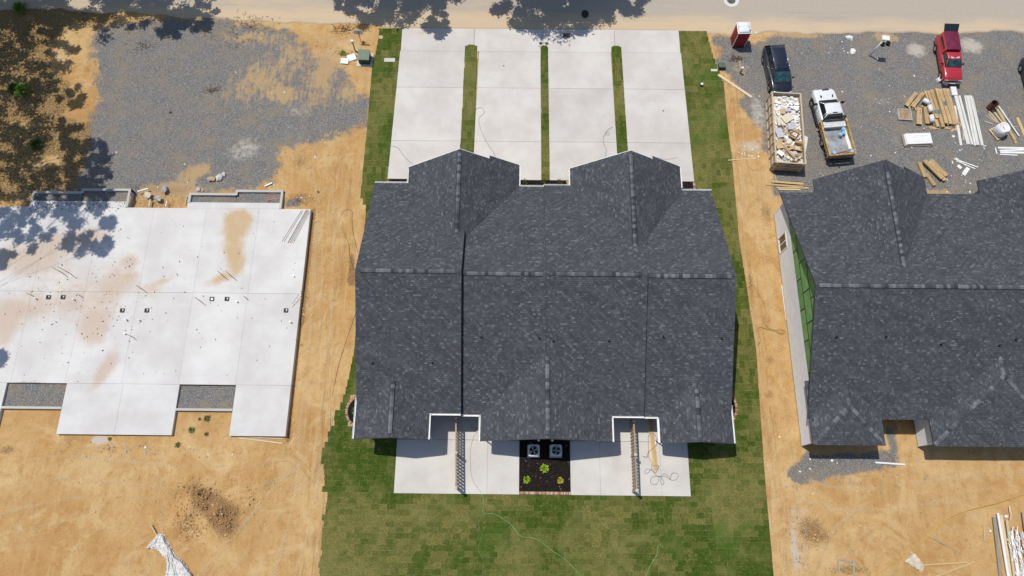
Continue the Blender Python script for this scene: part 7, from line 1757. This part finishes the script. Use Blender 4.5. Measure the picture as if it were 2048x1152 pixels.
# lumber under and around the bulk bag
G7 = 'lumber lying around the white bulk bag'
for k, (a, b, w, h, z, m, lab) in enumerate((((43.429, 35.881, 0), (44.355, 32.654, 0), .20, .09, .09, M_PINE, 'wide golden board left of the two longest'), ((43.634, 35.57, 0), (44.433, 32.403, 0), .20, .09, .02, M_PINE, 'longest golden board reaching lowest'), ((43.63, 36.197, 0), (44.811, 33.115, 0), .10, .05, .12, M_WHITE, 'thin white board right of the golden boards'), ((43.926, 35.886, 0), (44.766, 33.318, 0), .07, .05, .02, M_PINEP, 'thin pinkish stick right of the white board'),
                                ((42.942, 35.929, 0), (43.63, 34.483, 0), .12, .05, .10, M_PINEP, 'pale stick above the bulk bag, right of three'), ((42.707, 35.665, 0), (43.316, 34.48, 0), .12, .05, .06, M_PINEP, 'pale stick above the bulk bag, middle of three'), ((42.608, 35.404, 0), (43.147, 34.53, 0), .10, .05, .04, M_PINEP, 'pale stick above the bulk bag, left of three'), ((42.327, 35.349, 0), (42.999, 34.683, 0), .12, .03, .02, M_GREYWOOD, 'grey board left of the pale sticks'), ((42.099, 34.674, 0), (42.8, 34.372, 0), .09, .06, .02, M_PINEP, 'short pale stick pointing at the bulk bag'), ((43.723, 35.78, 0), (43.954, 34.951, 0), .14, .04, .03, M_GREYWOOD, 'weathered board between the pale sticks and the golden boards'), ((44.296, 33.415, 0), (44.554, 32.96, 0), .4, .02, .01, M_GREYWOOD, 'grey plywood scrap at the lower end of the golden boards'), ((44.597, 34.185, 0), (45.034, 34.138, 0), .05, .02, .02, M_PINEP, 'short stick right of the bulk bag lumber'))):
    tag(board('lumber', a[:2], b[:2], w, h, m, z), lab, 'lumber', G7)
for (a, b, lab) in (((45.148, 35.066, 0), (45.545, 32.414, 0), 'single wide golden board at the right edge of the gravel'),): tag(board('lumber', a[:2], b[:2], .26, .05, M_PINE, .02), lab, 'lumber')
t = thing('bulk_bag', 'white bulk bag of sand on a small pallet among the lumber', 'bulk bag', (43.066, 33.504, 0), math.radians(28))
for k in range(6): MB().span((-.62 + k * .22, -.6, .13), (-.62 + k * .22 + .14, .6, .16)).build('pallet_slat', M_PINEP, t)
for y in (-.55, 0, .5): MB().span((-.62, y - .04, .02), (.62, y + .05, .13)).build('pallet_bearer', M_PINE, t)
secs = []
for (z, r, q) in ((.16, .50, 2.6), (.4, .58, 2.3), (.75, .57, 2.2), (.98, .50, 2.3), (1.0, .44, 2.2), (.86, .38, 2.0)):
    secs.append([(r * math.copysign(abs(math.cos(a)) ** (2 / q), math.cos(a)), r * math.copysign(abs(math.sin(a)) ** (2 / q), math.sin(a)), z + .03 * math.sin(3 * a)) for a in [2 * math.pi * k / 24 for k in range(24)]])
MB().loft(secs).build('bag', M_ROLLW, t, True); MB().tube([(-.3, -.4, .98), (-.34, -.42, 1.12), (-.1, -.46, 1.13), (-.08, -.42, .98)], .02, 5).build('strap', M_ROLLW, t); MB().box((0, .02, .90), (.07, .38, .04), -.2).build('stick_in_bag', M_PINEP, t)

# ---------------------------------------------------------------- loose planks on the lanes
board_list = [((18.565, 39.357, 0), (21.419, 36.975, 0), .24, .05, M_PINEP, 'single pale plank lying between the lawn strip and the dark minivan'), ((18.711, 30.494, 0), (21.158, 30.717, 0), .07, .04, M_PINEP, 'thin stick lying on the dirt left of the dumpster'),
              ((27.677, 4.64, 0), (29.908, 4.515, 0), .12, .05, M_WHITE, 'white board on the gravel behind the right house'), ((30.851, -0.661, 0), (32.761, -1.681, 0), .06, .04, M_GREYWOOD, 'thin grey stick on the lower right soil'), ((35.027, 0.26, 0), (34.888, -0.967, 0), .07, .03, M_PINEP, 'short upright stick left of the lumber pile at the lower right'),
              ((29.507, -2.674, 0), (33.356, -2.395, 0), .12, .05, M_PINE, 'long pale board lying level at the lower right'), ((30.797, -3.406, 0), (33.838, -2.356, 0), .13, .05, M_PINE, 'golden board slanting to the bottom edge at the lower right'),
              ((-21.221, 5.977, 0), (-17.768, 5.595, 0), .09, .05, M_PINEP, 'pale board on the soil below the slab'), ((-21.861, 6.123, 0), (-17.807, 5.936, 0), .06, .04, M_FORM, 'form board along the bottom edge of the slab'), ((20.884, 16.53, 0), (20.934, 13.59, 0), .10, .06, M_WHITE, None), ((-46.672, 41.456, 0), (-45.37, 41.302, 0), .10, .04, M_GREYWOOD, 'grey stick on the shaded brown ground at the left'), ((-47.621, 43.472, 0), (-46.614, 43.425, 0), .06, .04, M_GREYWOOD, 'thin grey stick in the woodland shade'),
              ((-28.429, 25.23, 0), (-28.451, 26.464, 0), .12, .04, M_PINEP, None), ((-32.831, 26.899, 0), (-31.969, 27.197, 0), .10, .10, M_PVC, 'white pipe offcut left of the pale round chunk'), ((-21.854, 27.54, 0), (-21.24, 27.885, 0), .12, .06, M_PVC, 'white pipe offcut above the right gravel pit'), ((-31.624, 25.481, 0), (-31.619, 26.193, 0), .13, .03, M_PINEP, 'short pale board in the mud above the slab'), ((-30.157, 25.496, 0), (-30.157, 26.018, 0), .07, .05, M_PVC, 'small white pipe in the mud right of the concrete chunks'), ((22.133, 18.922, 0), (22.163, 15.905, 0), .08, .06, M_WHITE, 'upper long white trim leaning at the foot of the right house wall'), ((22.201, 18.05, 0), (22.22, 15.693, 0), .08, .06, M_WHITE, 'lower long white trim leaning at the foot of the right house wall')]
for a, b, w, h, m, lab in board_list:
    if lab: tag(board('plank' if 'pipe' not in lab else 'pipe_offcut', a[:2], b[:2], w, h, m, .03), lab, 'plank' if 'pipe' not in lab else 'pipe')
for (a, b, w, z, m, lab) in (((21.687, 28.173, 0), (24.97, 27.965, 0), .16, .03, M_PINE, 'lower left golden plank of the stack below the dumpster'), ((22.28, 28.422, 0), (25.043, 28.207, 0), .20, .09, M_PINE, 'topmost golden plank of the stack below the dumpster'), ((22.696, 27.846, 0), (25.478, 27.85, 0), .16, .03, M_PINE, 'bottom golden plank of the stack below the dumpster'), ((23.081, 28.575, 0), (25.378, 28.453, 0), .05, .02, M_GREYWOOD, 'thin grey stick above the plank stack'), ((22.659, 29.107, 0), (22.727, 28.523, 0), .06, .02, M_FORM, 'short grey stick standing out above the plank stack'), ((24.77, 28.108, 0), (25.934, 28.023, 0), .06, .02, M_GREYWOOD, 'thin stick right of the plank stack'), ((22.854, 27.703, 0), (24.718, 27.673, 0), .10, .02, M_PINEP, 'thin pale plank under the stack below the dumpster')):
    tag(board('plank', a[:2], b[:2], w, .05, m, z), lab, 'plank', 'planks stacked below the dumpster')
# sawhorse-like frame, paper sack, lumber pile
t = thing('timber_frame', 'small grey three-sided timber frame on the soil at the lower right', 'timber frame', (24.478, -2.352, 0))
for (a, b) in (((23.823, -2.324, 0), (25.081, -2.482, 0)), ((23.864, -2.29, 0), (23.852, -3.175, 0)), ((24.954, -2.347, 0), (24.88, -3.367, 0)), ((24.681, -2.725, 0), (25.066, -2.584, 0))):
    board('bar', (a[0] - t.location.x, a[1] - t.location.y), (b[0] - t.location.x, b[1] - t.location.y), .10, .07, M_GREYWOOD, .04 + .003 * rr.random(), t)
def crumple(name, lab, cat, poly, z, m, seed, amp=.08, kind=None, div=.08, tilt=0):
    x0, x1 = min(p[0] for p in poly), max(p[0] for p in poly); y0, y1 = min(p[1] for p in poly), max(p[1] for p in poly)
    xs_ = np.arange(x0, x1 + div, div); ys_ = np.arange(y0, y1 + div, div)
    X_, Y_ = np.meshgrid(xs_, ys_)
    Z_ = z + amp * (fbm(X_, Y_, 1.8, 4, seed) * 1.4) + amp * .9 * np.abs(fbm(X_ * 1.0, Y_ * .35, 4, 3, seed + 2) - .5)
    s_ = sdist(X_, Y_, poly) + (fbm(X_, Y_, 3, 3, seed + 5) - .5) * .10
    Z_ = np.where(s_ < .05, z - .01, Z_)
    i = (np.arange(len(ys_) - 1)[:, None] * len(xs_) + np.arange(len(xs_) - 1)[None, :]).ravel()
    Q = np.stack([i, i + 1, i + len(xs_) + 1, i + len(xs_)], 1)
    ok = (s_.ravel()[Q] > -.04).all(1)
    me = np_mesh(name, np.stack([X_, Y_, Z_], -1).reshape(-1, 3), Q[ok])
    o = finish(name, me, m, None, False)
    md = o.modifiers.new('thickness', 'SOLIDIFY'); md.thickness = .006; md.offset = 0
    return tag(o, lab, cat)
M_PLAST = NT('white_sheeting'); nz = M_PLAST.noise(3.0, 6, .7, M_PLAST.mapped((3.5, 1, 1), (0, 0, -.3)), 1.5)
M_PLAST = M_PLAST.fin(M_PLAST.mix(M_PLAST.step(nz, .4, .6), (.50, .48, .45), (.78, .77, .76)), .4, M_PLAST.bump(nz, .8, .04), spec=.5)
crumple('paper_sack', 'crumpled pale sack on the soil at the lower right', 'sack', [(29.336, -1.751), (29.575, -1.852), (30.134, -2.634), (29.856, -3.18), (28.743, -2.444)], .05, simple('pale_sack', (.58, .50, .38), .7, .2, 3, .3), 3, .12)
ps = thing('plastic_sheeting', 'twisted white plastic sheeting trailing to the bottom edge at the lower left', 'plastic sheeting', (-25.03, -2.183, 0))
crumple('sheeting', None, None, [(-26.97, -2.065), (-26.401, -1.294), (-26.289, -1.084), (-25.758, -1.148), (-25.539, -1.564), (-25.174, -1.977), (-24.885, -2.388), (-24.704, -2.592), (-24.135, -2.929), (-23.348, -3.738), (-22.905, -4.709), (-25.154, -4.733), (-25.226, -3.214), (-25.331, -2.805), (-25.842, -2.398), (-26.184, -2.126)], .06, M_PLAST, 9, .24, div=.045)
o = bpy.data.objects['sheeting']; o.parent = ps; o.matrix_parent_inverse = Matrix.Translation(ps.location).inverted()
MB().tube([((-26.85, -0.422, 0)[0] - ps.location.x, (-26.85, -0.422, 0)[1] - ps.location.y, .25), ((-26.265, -1.223, 0)[0] - ps.location.x, (-26.265, -1.223, 0)[1] - ps.location.y, .12)], .045, 6).build('pole', M_PINEP, ps)
fold = MB()
for (a, b, c) in (((-25.894, -1.219, 0), (-25.288, -2.185, 0), (-24.493, -3.885, 0)), ((-26.173, -1.327, 0), (-26.335, -1.677, 0), (-26.86, -2.064, 0)), ((-25.185, -2.357, 0), (-24.338, -3.034, 0), (-23.326, -3.873, 0)), ((-25.219, -2.598, 0), (-25.043, -3.212, 0), (-25.02, -4.228, 0)), ((-24.962, -2.595, 0), (-24.576, -3.377, 0), (-24.12, -4.387, 0)), ((-26.515, -1.922, 0), (-25.901, -2.054, 0), (-25.265, -2.323, 0))):
    fold.tube(chain([(p[0] - ps.location.x, p[1] - ps.location.y, .28) for p in (a, b, c)], 6, .04, 3), .05, 6)
fold.build('rope_fold', M_PLAST, ps, True)
rr = random.Random(77)
G8 = 'boards of the lumber pile at the lower right corner'
lum = [((35.874, 0.764, 0), (35.478, -3.593, 0), .24, .20, M_GREYWOOD, 'leftmost brown board of the corner lumber pile'), ((36.157, 1.051, 0), (35.986, -3.588, 0), .16, .26, M_WHITE, 'white board second from the left in the corner lumber pile'), ((36.426, 0.912, 0), (36.204, -3.585, 0), .22, .16, M_PINEP, 'pale pine board in the middle of the corner lumber pile'),
       ((36.724, 0.56, 0), (36.422, -3.583, 0), .16, .24, M_PINEP, 'raised pine board in the corner lumber pile'), ((36.93, -0.213, 0), (36.785, -3.579, 0), .22, .18, M_WHITE, 'white board right of the pine boards in the corner pile'), ((37.353, -0.138, 0), (37.149, -3.575, 0), .18, .14, M_WHITE, 'white board second from the right edge in the corner pile'), ((38.042, 1.142, 0), (37.822, -1.525, 0), .20, .30, M_GREYWOOD, 'grey board at the far right of the corner pile'), ((37.566, -0.346, 0), (37.657, -3.57, 0), .14, .26, M_FORM, 'grey white slat at the right edge of the corner pile')]
for a, b, w, z, m, lab in lum: tag(board('lumber', a[:2], b[:2], w, .07, m, z - .10), lab, 'lumber', G8)
sc2 = MB()
for k in range(60):
    c = (37.013, -1.533, 0); sc2.box((c[0] + rr.gauss(0, .35), c[1] + rr.gauss(0, 1.2), .22 + rr.uniform(0, .12)), (rr.uniform(.1, .6), .06, .012), 1.5 + rr.gauss(0, .3), rx=rr.gauss(0, .2))
tag(sc2.build('shredded_wrap', M_ROLLW), 'shredded white wrapping over the corner lumber pile', None, None, 'stuff')

# ---------------------------------------------------------------- rocks, chunks of concrete, clods, scraps
M_ROCK = simple('broken_concrete', (.58, .57, .54), .9, .22, 6, .5, 30, rv=.1); M_ROCKT = simple('tan_rock', (.50, .36, .22), .9, .25, 6, .5, 30); M_STONE = simple('speckled_stone', (.42, .42, .42), .8, .55, 5, .5, 14)
for p, r, m, lab in (((-30.524, 27.163, 0), .36, M_STONE, 'large round grey and white chunk in the mud above the slab'), ((-30.934, 26.248, 0), .32, M_STONE, 'oval grey and white chunk nearest the slab'), ((-31.902, 26.573, 0), .36, simple('foam_crust', (.62, .56, .40), .9, .2), 'pale yellow ragged round chunk in the mud'), ((-26.574, 28.171, 0), .34, M_ROCKT, 'tan rock on the gravel above the right pit'),
                     ((-25.902, 28.373, 0), .34, M_ROCK, 'long white concrete chunk right of the tan rock'), ((-25.593, 28.669, 0), .24, M_ROCK, 'small white concrete chunk at the end of the long one'), ((-27.564, 27.193, 0), .22, M_ROCK, 'white stone left of the right gravel pit'), ((-27.244, 27.1, 0), .15, M_ROCKT, 'small pale stone beside the white stone'), ((-18.522, 26.565, 0), .30, M_ROCK, 'square pale block right of the right gravel pit'),
                     ((-17.133, 27.01, 0), .18, M_IRON, 'dark grey lump on the dirt near the top of the dirt lane'), ((31.179, 43.517, 0), .38, M_DRYW, 'upper white rubble chunk on the gravel'), ((31.337, 42.008, 0), .32, M_DRYW, 'lower white rubble chunk on the gravel'), ((39.018, 33.107, 0), .14, M_DRYW, 'small white scrap below the white planks'), ((-31.323, 34.872, 0), .16, M_IRON, 'small dark stone in the middle of the left gravel'), ((-35.192, 6.023, 0), .10, M_ROCK, 'small pale stone at the bottom left corner of the slab block'),
                     ((22.674, 8.707, 0), .09, M_DRYW, 'small white scrap on the soil by the right house, upper'), ((22.218, 6.542, 0), .09, M_DRYW, 'small white scrap on the soil near the corner of the right house'), ((22.736, 4.812, 0), .1, M_DRYW, 'white scrap in the shade edge behind the right house'), ((24.41, 4.755, 0), .14, M_DRYW, 'larger white scrap in the gravel behind the right house'), ((35.446, -0.228, 0), .1, M_DRYW, 'white scrap left of the corner lumber pile'), ((36.814, 0.809, 0), .18, M_DRYW, 'white lump at the top of the corner lumber pile')):
    o = MB().ico((0, 0, 0), r, hash(lab) % 999 if False else int(r * 1000 + p[0] * 7) % 997, sq=.55).build('rock', m); o.location = (p[0], p[1], r * .25)
    if r > .25:
        md = o.modifiers.new('subdivision', 'SUBSURF'); md.levels = 1; md.render_levels = 1; md.subdivision_type = 'SIMPLE'
    tag(o, lab, 'rock' if 'scrap' not in lab else 'scrap')

def scatter(name, lab, m, n, pts, size, seed, sq=.6, flat=False):
    rr = random.Random(seed); mb = MB()
    for k in range(n):
        c, sx, sy = rr.choice(pts); x, y = c[0] + rr.gauss(0, sx), c[1] + rr.gauss(0, sy); s = size * rr.uniform(.4, 1.6) ** 1.4
        if -11.2 < x < 15.8 and 2 < y < 44.2 or (22 < x and 5.5 < y < 26.3) or (x < -17.4 and 6 < y < 26 and x > -46): continue
        z = float(ground_z(np.array([x]), np.array([y]))[0])
        if flat: mb.box((x, y, z + .02), (s * 2, s * rr.uniform(.6, 1.6), s * .25), rr.uniform(0, 3), rx=rr.uniform(-.2, .2))
        else: mb.ico((x, y, z + s * .15), s, rr.randrange(9999), sq=sq)
    tag(mb.build(name, m), lab, None, None, 'stuff')
M_CLOD = simple('soil_clod', (.38, .225, .10), .95, .3, 9, .5, 30); M_CLODL = simple('pale_clod', (.52, .36, .18), .95, .25, 9, .5, 30)
scatter('dark_clods', 'dark soil clods of the dug mound at the lower left', M_CLOD, 650, [((-21.906, 0.481, 0), .8, .5), ((-21.23, -0.328, 0), .5, .35), ((-23.622, 1.902, 0), .9, .4), ((-24.498, 0.276, 0), .6, .5), ((-23.772, -0.777, 0), .7, .4)], .05, 1)
scatter('pale_clods', 'pale soil clods strewn over the bare ground', M_CLODL, 900, [((-22.034, 1.376, 0), 2.4, 1.4), ((-19.09, 1.949, 0), 1.2, .9), ((-25.6, 2.427, 0), 2.4, 1.2), ((-17.799, 26.286, 0), .6, .5), ((21.394, 13.388, 0), .25, 4), ((30.95, 1.569, 0), 3.5, 2), ((22.841, -0.29, 0), 2.5, 1.5), ((-31.07, 1.282, 0), 8, 2.5), ((-17.648, 12.987, 0), .8, 5), ((-16.479, 21.649, 0), 1.5, 5), ((-30.828, 26.392, 0), 1.6, .4), ((21.281, 23.865, 0), .6, 3)], .055, 2)
scatter('grey_stones', 'loose grey stones at the gravel edges', simple('loose_stone', (.30, .30, .32), .85, .4, 7, .4, rv=0), 900, [((-17.658, 33.714, 0), 2.2, 1.4), ((-20.962, 31.142, 0), 2.5, 1.2), ((20.545, 38.836, 0), .9, 3), ((25.07, 30.608, 0), 2, 2.5), ((25.581, 3.326, 0), 2.8, .5), ((-27.543, 27.628, 0), 4, .6), ((21.272, -1.005, 0), .5, 2.0), ((-17.921, 41.186, 0), 2, 1), ((33.645, 43.373, 0), 4, .4), ((-29.873, 4.979, 0), 3, .25)], .045, 3)
scatter('white_scraps', 'small white scraps scattered over the building site', M_DRYW, 210, [((23.756, 34.645, 0), 3, 5), ((32.683, 34.219, 0), 5, 3), ((38.306, 30.741, 0), 3, 1.5), ((21.832, 3.654, 0), 3, 2), ((-27.691, 28.599, 0), 6, 2), ((35.087, 37.909, 0), 5, 3), ((-27.949, 4.998, 0), 5, .3), ((31.175, 42.508, 0), 1, .6), ((38.809, 28.783, 0), 1.5, .5), ((-23.955, 33.651, 0), 8, 6), ((20.706, 31.061, 0), .8, .4)], .045, 4, flat=True)
# pink marking paint on the gravel fill of the right pit
M_PINKP = simple('pink_marking_paint', (.60, .22, .27), .8, .1)
mk = MB(); rr = random.Random(12)
for c in ((-21.037, 26.728, 0.2), (-20.684, 26.303, 0.2), (-21.308, 26.106, 0.2), (-23.448, 26.943, 0.2)):
    for k in range(5): mk.box((c[0] + rr.uniform(-.25, .25), c[1] + rr.uniform(-.12, .12), .235), (rr.uniform(.12, .3), .05, .012), rr.uniform(-.7, .7))
tag(mk.build('paint_marks', M_PINKP), 'pink marking paint sprayed on the gravel of the right front pit', None, None, 'stuff')
